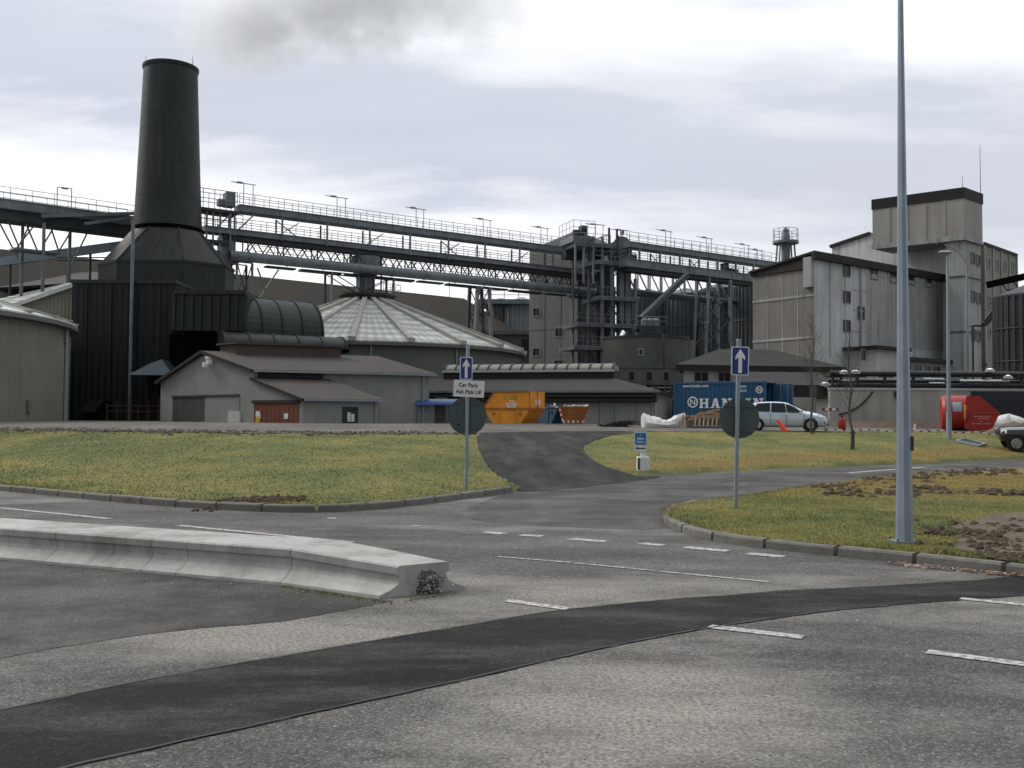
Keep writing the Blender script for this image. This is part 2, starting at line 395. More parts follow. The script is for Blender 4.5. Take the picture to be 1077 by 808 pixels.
def grassmat(name, blades=False):
    m, nt, bs, tc, pos = newmat(name)
    n1 = nt.noise(pos, .32, 6, .65); n2 = nt.noise(pos, 1.6, 5, .7); n3 = nt.noise(pos, 14, 4, .7)
    c = nt.ramp(n1, [(.40, (.095, .110, .038)), (.5, (.172, .160, .052)), (.60, (.232, .195, .066))])
    c = nt.mix(nt.ramp(n2, [(.42, 0.0), (.62, .8)]), c, (.130, .150, .050))
    c = nt.mix(nt.ramp(nt.noise(pos, .22, 4, .7), [(.50, 0.0), (.62, .75)]), c, (.088, .112, .042))
    c = nt.mix(nt.ramp(nt.noise(pos, 2.7, 5, .75), [(.56, 0.0), (.70, .7)]), c, (.245, .215, .11))
    c = nt.mix(nt.ramp(nt.noise(pos, .8, 5, .75), [(.56, 0.0), (.72, .7)]), c, (.205, .145, .052))
    at = nt.node('ShaderNodeAttribute', attribute_name='verge')
    vf = nt.math('MULTIPLY', at.outputs['Fac'], nt.ramp(nt.noise(pos, .9, 5, .7), [(.25, .55), (.6, 1.0)]))
    c = nt.mix(vf, c, (.215, .145, .045))
    if blades:
        rp = nt.node('ShaderNodeNewGeometry').outputs['Random Per Island']
        c = nt.mix(.9, c, nt.ramp(rp, [(0.0, 1.0), (.6, 1.4), (1.0, 2.0)]), 'MULTIPLY')
    else:
        c = nt.mix(.8, c, nt.ramp(n3, [(.3, .55), (.7, 1.3)]), 'MULTIPLY')
    nt.link(c, bs.inputs['Base Color']); bs.inputs['Roughness'].default_value = .9; bs.inputs['Specular IOR Level'].default_value = .15
    if not blades:
        nt.link(nt.bump(nt.noise(pos, 35, 4, .7), .8, .03), bs.inputs['Normal'])
    return m
M['grass'] = grassmat('mown_grass'); M['blade'] = grassmat('grass_blades', True)
M['soil'] = mk('turned_soil', (.085, .062, .042), .95, .4, 3.0, 0, None, .8, 25, fine=.4)
M['soil_red'] = mk('dry_soil_heap', (.150, .105, .078), .95, .3, 3.0, 0, None, .8, 25, fine=.4)
M['kerb'] = mk('weathered_kerb_concrete', (.155, .148, .132), .9, .3, 1.6, .3, None, .3, 50, fine=.35)
M['paint'] = None
m, nt, bs, tc, pos = newmat('worn_road_paint')
wf = nt.ramp(nt.noise(pos, 16, 5, .75), [(.40, 0.0), (.60, 1.0)])
nt.link(nt.mix(wf, (.14, .137, .132), (.50, .49, .465)), bs.inputs['Base Color']); bs.inputs['Roughness'].default_value = .8
M['paint'] = m
# ---- base ground out to the horizon
xs = [-4000, -600, -150, -80, -40, -20, 0, 20, 40, 80, 150, 600, 4000]
ys = [-3000, -200, -30, 10, 20, 30, 40, 50, 60, 80, 110, 160, 400, 5000]
grid_obj('ground', [[(x, y, -.22 if y <= 30 else (.75 if (y > 85) else (-.22 if x > 24 else max(-.22, hterr(x, y) - .5)))) for x in xs] for y in ys], M['gravel'])
# ---- main road (whole flat foreground)
grid_obj('main_road', [[(x, y, 0.0) for x in np.linspace(-60, 70, 27)] for y in np.linspace(-12, 82, 20)], M['road'])
def gp(*pts): return [tuple(G(x, y).xy) for x, y in pts]
SIDE = gp((478, 545), (500, 530), (545, 516), (560, 500)) + [(1.9, 25.5), (3.1, 28.0)] + gp((760, 493), (900, 488), (1077, 482)) + [(45, 62), (45, 54)] + gp((1077, 494), (960, 502), (850, 517), (770, 531), (722, 536), (697, 549), (694, 558), (640, 556), (560, 553))
sheet('side_road', smooth_line(SIDE, 1, True), lambda x, y: .003, .8, M['road2'])
# ---- driveway up to the yard
L = [(.3, 21.6), (-.1, 23.5), (-.55, 26), (-.85, 29), (-1.15, 33), (-1.25, 37), (-1.1, 42), (-1.6, 46)]
Rr = [(6.2, 46), (4.3, 43), (3.3, 40), (2.6, 36.8), (2.5, 33.5), (2.75, 30.5), (3.2, 28.6), (4.6, 28.6), (2.6, 25)]
DRIVE = smooth_line(L + Rr, 1, True)
sheet('driveway', DRIVE, lambda x, y: max(hterr(x, y) if y > Yf(x) else 0, 0) * 1.0 - (.08 if y < 26 else .0) * max(0, 1 - (y - Yf(x)) / 4 if y > Yf(x) else 0) + .018 if y > Yf(x) else .008, .5, M['drive'])
# ---- banks
def in_drive(x, y): return inside(DRIVE, x, y)
rows = []; att = []
for x in list(np.arange(-60, -20, 2.0)) + list(np.arange(-20, -2.2, .28)) + list(np.arange(-2.2, 6, .13)) + list(np.arange(6, 26, .28)) + list(np.arange(26, 70, 2.0)):
    r = []
    a, c = Yf(x) + .02, Yc(x)
    n = 70
    for j in range(n + 1):
        t = j / n; y = a + (c + 1.0 - a) * t
        z = hterr(x, y) + (hnoise(x, y) * .022 if 0 < j < n else 0) - (.35 if j == n else 0) - (.12 if j == 0 else 0)
        if -1.6 < x < 5 and all(inside(DRIVE, x + u, y + v_) for u, v_ in ((.1, 0), (-.1, 0), (0, .1), (0, -.1))): z -= .12
        r.append((x, y, z))
        d = y - a
        vv = 0.0
        if x > 3.2: vv = max(0, 1 - abs(d - 2.3 - .3 * math.sin(x * .7)) / 2.0) ** .6 * .95
        att.append(vv)
    rows.append(r)
grid_obj('grass_bank', rows, M['grass'], attr=att)
# ---- yard
rows = []
for x in list(np.arange(-110, -24, 4.0)) + list(np.arange(-24, 32, .8)) + list(np.arange(32, 121, 4.0)):
    c = Yc(x) + .05 + .25 * math.sin(x * 1.7) * math.sin(x * .6)
    rows.append([(x, c + (165 - c) * t ** 2.2, hterr(x, c + (165 - c) * t ** 2.2) + .02 + .012 * hnoise(x * 2, t * 90)) for t in np.linspace(0, 1, 60)])
grid_obj('yard', rows, M['gravel'])
# ---- grass island at the right
ISL = gp((1400, 640), (1077, 602), (960, 590), (870, 580), (800, 575), (752, 567), (718, 558), (703, 550), (702, 543), (712, 537), (735, 533), (790, 528), (850, 517), (905, 509), (960, 503), (1077, 495)) + [(30, 36), (30, 11)]
ISL = smooth_line(ISL, 1, True)
def hisl(x, y): return .10 + .018 * hnoise(x, y) + .03 * min(1, max(0, (y - 13) / 10))
sheet('grass_island', ISL, hisl, .3, M['grass'], attr=lambda x, y: max(0, min(.75, (y - 17.5) / 8)) * (1 if x > 4 else .4))
# ---- kerbs
def kerb(name, line, w=.13, h=.115, L=.92):
    mb = MB(); line = [Vector(p) for p in densify(smooth_line(line, 2), .05, False)]
    acc = 0; start = 0
    for i in range(1, len(line)):
        acc += (line[i] - line[i - 1]).length
        if acc >= L or i == len(line) - 1:
            seg = line[start:i + 1]
            if len(seg) > 3:
                seg = seg[:-1] if len(seg) > 4 else seg
                jz = random.uniform(-.006, .006)
                vs = []
                for k in (0, len(seg) // 2, len(seg) - 1):
                    d = (seg[min(k + 1, len(seg) - 1)] - seg[max(k - 1, 0)]).normalized(); nn = Vector((-d.y, d.x))
                    for off, z in ((0, -.1), (0, h - .025), (.02, h), (w, h), (w, -.1)):
                        p = seg[k] + nn * off; vs.append((p.x, p.y, z + (jz if z > 0 else 0)))
                fs = [(0, 1, 2, 3, 4), (14, 13, 12, 11, 10)]
                for k in range(2):
                    for j in range(5): fs.append((k * 5 + j, k * 5 + (j + 1) % 5, k * 5 + 5 + (j + 1) % 5, k * 5 + 5 + j))
                mb.add(vs, fs)
            start = i; acc = 0
    o = mb.build(name, M['kerb']); return tag(o, kind='structure')
kerb('kerb', gp((1400, 648), (1077, 606), (960, 593), (870, 584), (800, 577), (752, 570), (716, 561), (699, 552), (696, 544), (706, 537), (728, 532))[::-1])
kerb('kerb', [(-40, 38.9), (-20, 27.5), (-11.2, 21.7), (-7.5, 18.8), (-5.2, 17.4), (-3.5, 16.8), (-2.3, 17.5), (-.75, 20.3), (.05, 22.0)], .14, .125)
# ---- resurfaced trench, apron, markings
TR = gp((-260, 800), (0, 748), (160, 714), (316, 688), (420, 670), (500, 657), (580, 643), (714, 630), (820, 622), (928, 617), (1036, 610), (1077, 605), (1300, 592), (1300, 610), (1077, 627), (1003, 632), (880, 642), (746, 660), (628, 683), (500, 713), (464, 721), (330, 750), (204, 778), (74, 806), (-120, 860))
sheet('trench_patch', TR, lambda x, y: .006, .16, M['patch'], ragged=.018)
mb = MB()
for seg in (gp((-260, 800), (0, 748), (160, 714), (316, 688), (420, 670), (500, 657), (580, 643), (714, 630), (928, 617)), gp((880, 642), (746, 660), (628, 683), (500, 713), (464, 721), (330, 750), (204, 778), (74, 806), (-120, 860))):
    s2 = [Vector((p[0], p[1], .0085)) for p in densify(smooth_line(seg, 2), .12, False)]; vs = []
    for k in range(len(s2)):
        d_ = (s2[min(k + 1, len(s2) - 1)] - s2[max(k - 1, 0)]).normalized(); n_ = V(-d_.y, d_.x, 0)
        vs += [s2[k] + n_ * (.004 + .014 * random.random()), s2[k] - n_ * (.004 + .016 * random.random())]
    mb.add(vs, [(2 * k, 2 * k + 1, 2 * k + 3, 2 * k + 2) for k in range(len(s2) - 1)])
tag(mb.build('bitumen_seal', M['bitumen']), kind='structure')
AP = gp((-300, 600), (0, 588), (200, 607), (300, 616), (412, 632), (395, 636), (297, 653), (162, 667), (60, 683), (0, 693), (-300, 730))
sheet('tarmac_apron', AP, lambda x, y: .003, .25, M['apron'], ragged=.05)
mb = MB()
def dash(a, b, w):
    a = G(*a); b = G(*b); d = (b - a); n = max(1, int(d.length / .25)); u = d.normalized(); nn = Vector((-u.y, u.x, 0)) * w / 2
    for i in range(n):
        p, q = a + d * (i / n), a + d * ((i + 1) / n)
        mb.add([p - nn, q - nn, q + nn, p + nn], [(0, 1, 2, 3)]); 
    for k in range(len(mb.v)): mb.v[k] = (mb.v[k][0], mb.v[k][1], .0065)
dash((-150, 515), (-40, 530), .12); dash((0, 534.5), (115, 546), .12); dash((188, 553), (371, 571), .12)
for a, b in (((524, 586), (600, 592)), ((604, 592.5), (690, 601)), ((694, 601.5), (808, 612.5))): dash(a, b, .06)
dash((532, 632), (597, 641), .12); dash((746, 659.5), (845, 671), .13); dash((1010, 630), (1090, 638), .12); dash((975, 686), (1090, 701), .13)
for a, b in (((511, 560), (530, 562)), ((548, 563), (570, 564.5)), ((600, 567), (636, 570)), ((674, 572), (698, 574)), ((720, 576), (766, 580)), ((786, 582.5), (824, 586))): dash(a, b, .2)
dash((893, 497.5), (973, 491.5), .22); dash((344, 545.5), (354, 545.5), .15); dash((433, 553), (441, 553.6), .12)
tag(mb.build('road_markings', M['paint']), kind='structure')
# ---- turned soil on the island, gutter leaves, loose stones, grass
def clods(name, spots, mat, n, kind='stuff', hf=None, mask=True, within=None):
    mb = MB()
    for _ in range(n):
        (x0, y0, x1, y1, w, hh) = random.choice(spots); t = random.random()
        x = x0 + (x1 - x0) * t + random.gauss(0, w * 1.5); y = y0 + (y1 - y0) * t + random.gauss(0, w * 1.25) + .25 * math.sin(x * 2.3)
        if mask and math.sin(x * 2.9 + 1.7 * math.sin(y * 2.1)) * math.sin(y * 3.7 + x * .9) < random.uniform(-.7, .5): continue
        if within and not inside(within, x, y): continue
        r = (.010 + .06 * random.random() ** 2.4) * (.6 + hh)
        c = Vector((x, y, (hf(x, y) if hf else .10) + random.uniform(0, .5) * r))
        vs = []
        for i in range(3):
            for j in range(6):
                a = j * math.pi / 3 + i * .5; rr = r * (1.0, 1.0, .45)[i] * random.uniform(.6, 1.3)
                vs.append(c + Vector((rr * math.cos(a), rr * math.sin(a), (-.4, .25, .75)[i] * r)))
        fs = [(12, 13, 14, 15, 16, 17)] + [(k * 6 + j, k * 6 + (j + 1) % 6, k * 6 + 6 + (j + 1) % 6, k * 6 + 6 + j) for k in range(2) for j in range(6)]
        mb.add(vs, fs)
    return tag(mb.build(name, mat), kind=kind)
def sp(a, b, w, h): p = G(*a, .1); q = G(*b, .1); return (p.x, p.y, q.x, q.y, w, h)
clods('turned_soil', [sp((905, 508), (985, 500), .35, .8), sp((975, 500), (1077, 497), .5, .9), sp((880, 522), (1000, 520), .25, .6), sp((960, 516), (1077, 521), .35, .8), sp((1020, 585), (1077, 560), .28, .22), sp((1040, 590), (1100, 585), .3, .25), sp((1000, 566), (1077, 548), .25, .22), sp((860, 517), (910, 508), .2, .6)], M['soil'], 4200, within=ISL)
cr = [(x, Yc(x) + .6, x + 2.0, Yc(x + 2) + .6, .75, .5) for x in range(-22, -3, 2)]
clods('yard_rubble', cr, mk('yard_rubble_stone', (.13, .115, .098), .95, .45, 5, 0, None, .6, 25, fine=.4), 1500, hf=lambda x, y: hterr(x, y) + .01, mask=False)
SOILP = gp((1000, 588), (1012, 572), (1000, 561), (1040, 549), (1100, 545), (1250, 560), (1250, 600), (1077, 596), (1040, 592))
sheet('bare_soil', smooth_line(SOILP, 1, True), lambda x, y: hisl(x, y) + .012 + .012 * max(0, hnoise(x * 3, y * 3)), .12, mk('dry_bare_soil', (.105, .080, .056), .95, .45, 2.2, 0, None, .8, 30, fine=.4), ragged=.06)
random.seed(77); clods('turned_soil', [sp((235, 529), (312, 527), .16, .12), sp((228, 531), (270, 528), .12, .1)], M['soil'], 900, hf=lambda x, y: hterr(x, y) + .005)
mb = MB()
for _ in range(260):
    t = random.random() ** .8; p = G(930 + 170 * t, 592.5 + 16 * t, 0)
    x, y = p.x + random.gauss(0, .05), p.y - abs(random.gauss(0, .09)) - .03
    a = random.uniform(0, 6.28); r = random.uniform(.015, .045); z = .008 + random.uniform(0, .012)
    mb.add([(x + r * math.cos(a + k) * q, y + r * math.sin(a + k) * q, z + random.uniform(0, .02)) for k, q in ((0, 1), (1.3, .5), (3.1, 1), (4.5, .5))], [(0, 1, 2, 3)])
m, nt, bs, tc, pos = newmat('dead_leaf'); rp = nt.node('ShaderNodeNewGeometry').outputs['Random Per Island']
nt.link(nt.ramp(rp, [(0, (.10, .035, .018)), (.5, (.20, .10, .05)), (1, (.42, .30, .2))]), bs.inputs['Base Color'])
tag(mb.build('fallen_leaves', m), kind='stuff')
mb = MB()
for _ in range(800):
    if random.random() < .4:
        p = G(random.uniform(0, 1077), 600 + 205 * random.random() ** .7)
    else:
        t = random.random(); p = G(20 + 440 * t, 592 + 45 * t + random.gauss(0, 4) + 3)
    r = random.uniform(.003, .010)
    mb.add([(p.x + r * a, p.y + r * b, .002 + c * r) for a, b, c in ((1, .1, 0), (.2, .9, 0), (-.9, .4, 0), (-.5, -.8, 0), (.5, -.7, 0), (.1, 0, .55))], [(0, 1, 5), (1, 2, 5), (2, 3, 5), (3, 4, 5), (4, 0, 5)])
m, nt, bs, tc, pos = newmat('loose_stone'); rp = nt.node('ShaderNodeNewGeometry').outputs['Random Per Island']
nt.link(nt.ramp(rp, [(0, (.05, .05, .048)), (.6, (.14, .13, .12)), (1, (.42, .39, .35))]), bs.inputs['Base Color'])
tag(mb.build('loose_grit', m), kind='stuff')
def blades(name, pts, hmin, hmax, w, verge):
    n = len(pts); pts = np.array(pts)
    a = RNG.uniform(0, 2 * np.pi, n); l = RNG.uniform(0, 2 * np.pi, n); h = RNG.uniform(hmin, hmax, n); lean = RNG.uniform(.2, .95, n) * h
    ww = w * RNG.uniform(.6, 1.4, n)
    v = np.zeros((n, 3, 3))
    v[:, 0] = pts + np.stack([np.cos(a) * ww / 2, np.sin(a) * ww / 2, np.zeros(n)], 1)
    v[:, 1] = pts - np.stack([np.cos(a) * ww / 2, np.sin(a) * ww / 2, np.zeros(n)], 1)
    v[:, 2] = pts + np.stack([np.cos(l) * lean, np.sin(l) * lean, h], 1)
    me = bpy.data.meshes.new(name); me.vertices.add(n * 3); me.vertices.foreach_set('co', v.reshape(-1))
    me.loops.add(n * 3); me.loops.foreach_set('vertex_index', np.arange(n * 3, dtype=np.int32))
    me.polygons.add(n); me.polygons.foreach_set('loop_start', np.arange(0, n * 3, 3, dtype=np.int32))
    me.update(calc_edges=True); me.materials.append(M['blade'])
    at = me.attributes.new('verge', 'FLOAT', 'POINT'); at.data.foreach_set('value', np.repeat(np.array(verge), 3))
    o = bpy.data.objects.new(name, me); COL.objects.link(o); tag(o, kind='stuff')
pts = []; vg = []
while len(pts) < 52000:
    x = random.uniform(-23, .4); y0, y1 = Yf(x), Yc(x); y = y0 + .1 + (y1 - y0) * random.random() ** 1.5
    if x < -.62 * y - 2 or in_drive(x + .08, y): continue
    pts.append((x, y, hterr(x, y) + hnoise(x, y) * .022 - .005)); vg.append(0.0)
while len(pts) < 79000:
    x = random.uniform(1.8, 27); y0, y1 = Yf(x), Yc(x); y = y0 + .1 + (y1 - y0) * random.random() ** 1.3
    if x > .53 * y + 1 or in_drive(x - .08, y): continue
    d = y - y0
    pts.append((x, y, hterr(x, y) + hnoise(x, y) * .022 - .005)); vg.append(max(0, 1 - abs(d - 2.3 - .3 * math.sin(x * .7)) / 2.0) ** .6 * .95 if x > 3.2 else 0)
blades('bank_grass', pts, .02, .05, .02, vg)
pts = []; vg = []
FK = densify([(-40, 39.1), (-20, 27.75), (-11.2, 21.95), (-7.5, 19.05), (-5.2, 17.65), (-3.5, 17.05), (-2.3, 17.75), (-.75, 20.55), (.1, 22.2)], .3, False)
IK = [p for p in densify(ISL, .1) if p[0] < 8 and p[1] < 24]
for _ in range(9000):
    if random.random() < .5: q_ = random.choice(FK); z = hterr(q_[0], q_[1] + .1)
    else: q_ = random.choice(IK); z = .1
    if math.sin(q_[0] * 3.1) + math.sin(q_[0] * 1.3 + 1) < random.uniform(-1.6, 1.2): continue
    pts.append((q_[0] + random.gauss(0, .05), q_[1] + abs(random.gauss(.0, .05)), z)); vg.append(random.uniform(0, .4))
blades('edge_grass', pts, .03, .095, .010, vg)
pts = []; vg = []
SP2 = smooth_line(SOILP, 1, True)
while len(pts) < 100000:
    y = 10.3 + 18 * random.random() ** 1.4; x = random.uniform(1.8, .54 * y + .6)
    if not inside(ISL, x, y) or (inside(SP2, x, y) and random.random() < .93): continue
    pts.append((x, y, hisl(x, y) - .004)); vg.append(max(0, min(.75, (y - 17.5) / 8)) * (1 if x > 4 else .4))
blades('island_grass', pts, .012, .04, .0075, vg)
# weeds and moss along the foot of the barrier
pts = []
for _ in range(2200):
    t = random.random(); wsk = .5 + .5 * math.sin(t * 23 + 2 * math.sin(t * 61))
    if wsk < random.random() * 1.1: continue
    p = G(296 + 116 * t, 616.6 + 17.5 * t + abs(random.gauss(0, 1.3 * wsk + .2))); pts.append((p.x, p.y, 0))
for _ in range(260):
    t = random.random(); p = G(425 + 55 * t, 633 - 9 * t + random.gauss(0, 1.0)); pts.append((p.x, p.y, 0))
blades('weeds', pts, .005, .026, .008, [.15] * len(pts))
# ------------------------------------------------------------------ buildings
def frame_of(C, Rt, Lf):
    """frame with origin at the near corner, s to the right-hand corner, t to the left-hand corner; returns frame, lengths"""
    a = (Rt - C); b = (Lf - C); la, lb = Vector((a.x, a.y)).length, Vector((b.x, b.y)).length
    return Fr(C, a / la, b / lb), la, lb
def window(root, fr, face, u0, u1, z0, z1, at=0.0, bars=1, mat=None, fr_w=.09, proud=.07):
    """face 's': wall in the s-direction at t=at looking to -t; face 't': wall along t at s=at looking to -s; 'r': at s=at looking to +s"""
    mb = MB(fr); pb = MB(fr)
    def bx(m, a0, a1, b0, b1, d0, d1):
        if face == 's': m.box(a0, a1, at - d1, at - d0, b0, b1)
        elif face == 't': m.box(at - d1, at - d0, a0, a1, b0, b1)
        else: m.box(at + d0, at + d1, a0, a1, b0, b1)
    bx(mb, u0 - fr_w, u0, z0 - fr_w, z1 + fr_w, -.05, proud); bx(mb, u1, u1 + fr_w, z0 - fr_w, z1 + fr_w, -.05, proud)
    bx(mb, u0, u1, z1, z1 + fr_w, -.05, proud); bx(mb, u0, u1, z0 - fr_w, z0, -.05, proud + .04)
    for k in range(1, bars + 1):
        c = u0 + (u1 - u0) * k / (bars + 1); bx(mb, c - .025, c + .025, z0, z1, -.04, proud * .6)
    o = mb.build('window', mat or M['frame'], root)
    bx(pb, u0, u1, z0, z1, -.045, .012); pb.build('pane', M['glass'], o)
    return o
def rail(mb, pts, h=1.1, step=1.5, r=.028, mid=True):
    for a, b in zip(pts, pts[1:]):
        a = Vector(a); b = Vector(b); n = max(1, round((b - a).length / step))
        for k in range(n + 1):
            p = a + (b - a) * k / n; mb.tube(p, p + V(0, 0, h), r, r, 4)
        for z in ((h, h * .5) if mid else (h,)): mb.tube(a + V(0, 0, z), b + V(0, 0, z), r, r, 4)
GZ = 1.15   # yard level buildings start from (a little below the gravel)
# ---- two conical-roofed stores
def conical_store(c, R, ze, za, label, n=20, a0=0.0, collar=True):
    rh = .32 if collar else .08
    r = thing('conical_store', label, 'storage building', (c[0], c[1], GZ), 'round stores with low conical roofs')
    m = MB(); m.lathe(c, [(R, GZ - .3), (R, ze)], n, a0=a0); m.build('wall', M['green_clad'] if collar else M['beige_clad'], r)
    m = MB(); m.lathe(c, [(R + .5, ze - .05), (R + .5, ze + .12), (1.9, za)], n, a0=a0); rf = m.build('roof', cone_roof_mat('translucent_roof_panel', c) if collar else M['white_roof'], r)
    e = MB(); e.lathe(c, [(R + .52, ze - .30), (R + .56, ze - .30), (R + .56, ze + .0), (R + .52, ze + .0)], n, a0=a0); e.build('gutter', M['frame'], r)
    for i in range(n):
        a = 2 * math.pi * i / n + a0
        d = V(math.cos(a), math.sin(a), 0); p0 = Vector((*c, 0)) + d * 1.9 + V(0, 0, za + .12); p1 = Vector((*c, 0)) + d * (R + .45) + V(0, 0, ze + .25)
        q = MB(); q.bar(p0, p1, .5, rh); q.bar(p1 - d * .9, p1 + d * .12,   .68 if collar else .5, rh * 1.3); q.build('rib', M['roof_rib'], r)
    return r
BC = (-16.5 + .4, 110)
st = conical_store(BC, 17.2, 8.75, 14.75, 'round sage green store with a white ribbed conical roof beneath the conveyors', 20, .07)
m = MB(); m.lathe(BC, [(2.6, 14.3), (3.0, 15.0), (3.0, 15.2)], 16); m.lathe(BC, [(3.2, 15.0), (3.2, 15.2)], 8); m.build('collar', M['steel_dk'], st)
for k in range(3):
    m = MB(); a = -1.9 + k * .5; p = Vector((BC[0] + 17.25 * math.cos(a), BC[1] + 17.25 * math.sin(a), 1.2)); m.tube(p, p + V(0, 0, 7.3), .09, .09, 6); m.build('downpipe', M['galv_far'], st)
LC = (-52.2, 68.4)
st2 = conical_store(LC, 20.0, 8.3, 13.6, 'beige clad round store with pale conical roof at the left edge', 40, .04, False)
def on_ring(c, R, px):
    """nearest point of a circle seen at column px"""
    d = Vector((PX(px, 1.0), 1.0)).normalized(); cc = Vector(c[:2]); b = d.dot(cc); q = b * b - cc.length_squared + R * R
    return d * (b - math.sqrt(max(0, q)))
m = MB()
p = on_ring(LC, 20.06, 68); m.tube((p.x, p.y, 1.1), (p.x, p.y, 8.1), .12, .12, 8); m.build('downpipe', M['galv_far'], st2)
for px, y0, y1, w in ((66, 361, 349, .45), (30, 434, 421, .45)):
    p = on_ring(LC, 20.0, px); n_ = (p - Vector(LC)).normalized(); z0, z1 = PZ(px, y0, p.y), PZ(px, y1, p.y)
    f = Fr(p, (-n_.y, n_.x), n_); m = MB(f); m.box(-w / 2, w / 2, -.1, .10, z0, z1); m.build('vent', M['frame'], st2)
# ---- sheet shed with a sloping verge behind the left store
r = thing('gabled_shed', 'beige shed with a teal sheet roof behind the pale conical roof at the left', 'shed', B(40, 88, GZ))
Yg = 88; xa, xb = PX(-110, Yg), PX(73.5, Yg); za, zb = PZ(-110, 366, Yg), PZ(73.5, 303, Yg)
m = MB(); m.prism([(xa, GZ - .3), (xb, GZ - .3), (xb, zb), (xa, za)], Yg, Yg + 9); m.build('wall', M['beige_clad'], r)
m = MB(); q0, q1, q2, q3 = P(-110, 364, Yg - .4), P(84, 297.5, Yg - .4), P(84, 294.5, Yg + 9), P(-110, 340, Yg + 9); m.slab([q0, q1, q2, q3], .2); m.build('roof', M['teal_roof'], r)
m = MB(); m.bar(q0 - V(0, .06, .02), q1 - V(0, .06, .02), .1, .34); m.build('verge_trim', M['flash'], r)
# ---- boiler house with chimney
YB = 86
r = thing('boiler_house', 'black green sheet metal boiler house below the tall dark chimney', 'factory building', B(130, YB, GZ))
x0, x1 = PX(73, YB), PX(182, YB); zt = PZ(120, 298, YB)
m = MB(); m.box(x0, x1, YB, YB + 5.6, GZ - .3, zt); m.build('wall', M['dark_clad'], r)
m = MB(); m.box(x0 - .15, x1 + .1, YB - .12, YB + 5.7, zt, zt + .3); m.build('parapet', M['stack'], r)
xa, xb = PX(181, 83), PX(257, 83); z0, z1 = PZ(215, 348, 83), PZ(215, 306, 83)
m = MB(); m.box(xa, xb, 83, 90.5, z0, z1); ob = m.build('overhead_duct', M['dark_roof'], r)
m = MB()
for k in range(9):
    x = xa + (xb - xa) * k / 8; w = .16 if k % 2 else .28; m.box(x - w / 2, x + w / 2, 82.82, 82.995, z0 + .05, z1 - .35)
m.box(xa, xb, 82.75, 82.99, z1 - .3, z1 + .05); m.build('stiffener', M['stack'], ob)
m = MB(); m.box(x1 + .02, xb + 3, 84.6, 86.5, GZ - .3, z0 - .2); m.build('void_shade_box', M['black'], r)  # black box stands in for the deep shade of the void below the duct
m = MB(); xx = PX(136, 85.7); m.tube((xx, 85.7, GZ), (xx, 85.7, PZ(136, 231, 85.7)), .16, .16, 8); m.build('standpipe', M['steel'], r)
for i in range(5):
    m = MB(); x = x0 + 1.2 + i * 2.1; m.box(x, x + .12, YB - .1, YB - .005, GZ, zt - .2); m.build('cladding_rib', M['stack'], r)
# steps and pipes in the shadow at its foot
m = MB()
for k in range(6): 
    xk = PX(112 + k * 11, 84.5); m.tube((xk, 84.5, GZ), (xk, 84.5, PZ(120, 424 - (k % 3) * 3, 84.5)), .07, .07, 6)
for yy in (427, 433): m.tube((PX(112, 84.5), 84.5, PZ(140, yy, 84.5)), (PX(166, 84.5), 84.5, PZ(140, yy, 84.5)), .06, .06, 6)
m.build('guard_frame', mk('rusty_guard_rail', (.09, .04, .03), .8), r)
m = MB(); m.prism([(PX(82, 84.5), PZ(80, 434, 84)), (PX(101, 84.5), PZ(80, 434, 84)), (PX(112, 84.5), PZ(80, 421, 84)), (PX(96, 84.5), PZ(80, 421, 84))], 84.0, 85.9); m.build('hopper', M['stack'], r)
# chimney: octagonal plinth, faceted shoulder, tapering round shaft
cx, cy = PX(173, 96), 96
r = thing('chimney', 'tall tapering dark green chimney on a faceted boiler plinth', 'chimney', (cx, cy, GZ))
zpl0, zpl1, zneck, ztop = PZ(173, 306, 92), PZ(173, 274, 91.5), PZ(173, 238, 93), PZ(173, 62.5, 93.6)
hw, hd, ch = 6.05, 4.4, 2.9
def octp(hw, hd, ch): return [(hw - ch, -hd), (hw, -hd + ch), (hw, hd - ch), (hw - ch, hd), (-hw + ch, hd), (-hw, hd - ch), (-hw, -hd + ch), (-hw + ch, -hd)]
m = MB(); o8 = octp(hw, hd, ch); n8 = 48
def ring8(poly, z):
    d = []
    L_ = [(Vector(poly[(i + 1) % 8]) - Vector(poly[i])).length for i in range(8)]
    for i in range(8):
        a, b = Vector(poly[i]), Vector(poly[(i + 1) % 8])
        for j in range(6): q = a + (b - a) * j / 6; d.append((cx + q.x, cy + q.y, z))
    return d
def ringc(rr, z, ph): return [(cx + rr * math.cos(ph + 2 * math.pi * i / n8), cy + rr * math.sin(ph + 2 * math.pi * i / n8), z) for i in range(n8)]
ph = math.atan2(-hd, hw - ch)
R0 = ring8(o8, zpl0 - 12); R1 = ring8(o8, zpl1); Rn = ringc(3.23, zneck, ph)
def loft(m, A, Bq): n = len(A); m.add(list(A) + list(Bq), [(i, (i + 1) % n, n + (i + 1) % n, n + i) for i in range(n)])
loft(m, R0, R1); m.build('plinth', M['stack'], r)
m = MB(); loft(m, R1, Rn); m.build('shoulder', mk('weathered_shoulder', (.017, .021, .020), .6, .35, .5, .7, (.045, .05, .05), .1, 12), r)
m = MB()
prof = [(3.2 - (3.2 - 2.5) * (k / 20) ** .85, zneck + (ztop - zneck) * k / 20) for k in range(21)]
m.lathe((cx, cy), prof, 48); m.build('shaft', M['stack'], r, True)
m = MB(); m.lathe((cx, cy), [(2.55, ztop - .35), (2.63, ztop - .2), (2.63, ztop + .02), (2.3, ztop + .02)], 48); m.build('rim', M['stack'], r, True)
m = MB(); m.lathe((cx, cy), [(3.28, zneck - .12), (3.36, zneck), (3.36, zneck + .25), (3.2, zneck + .3)], 48); m.build('neck_band', M['black'], r, True)
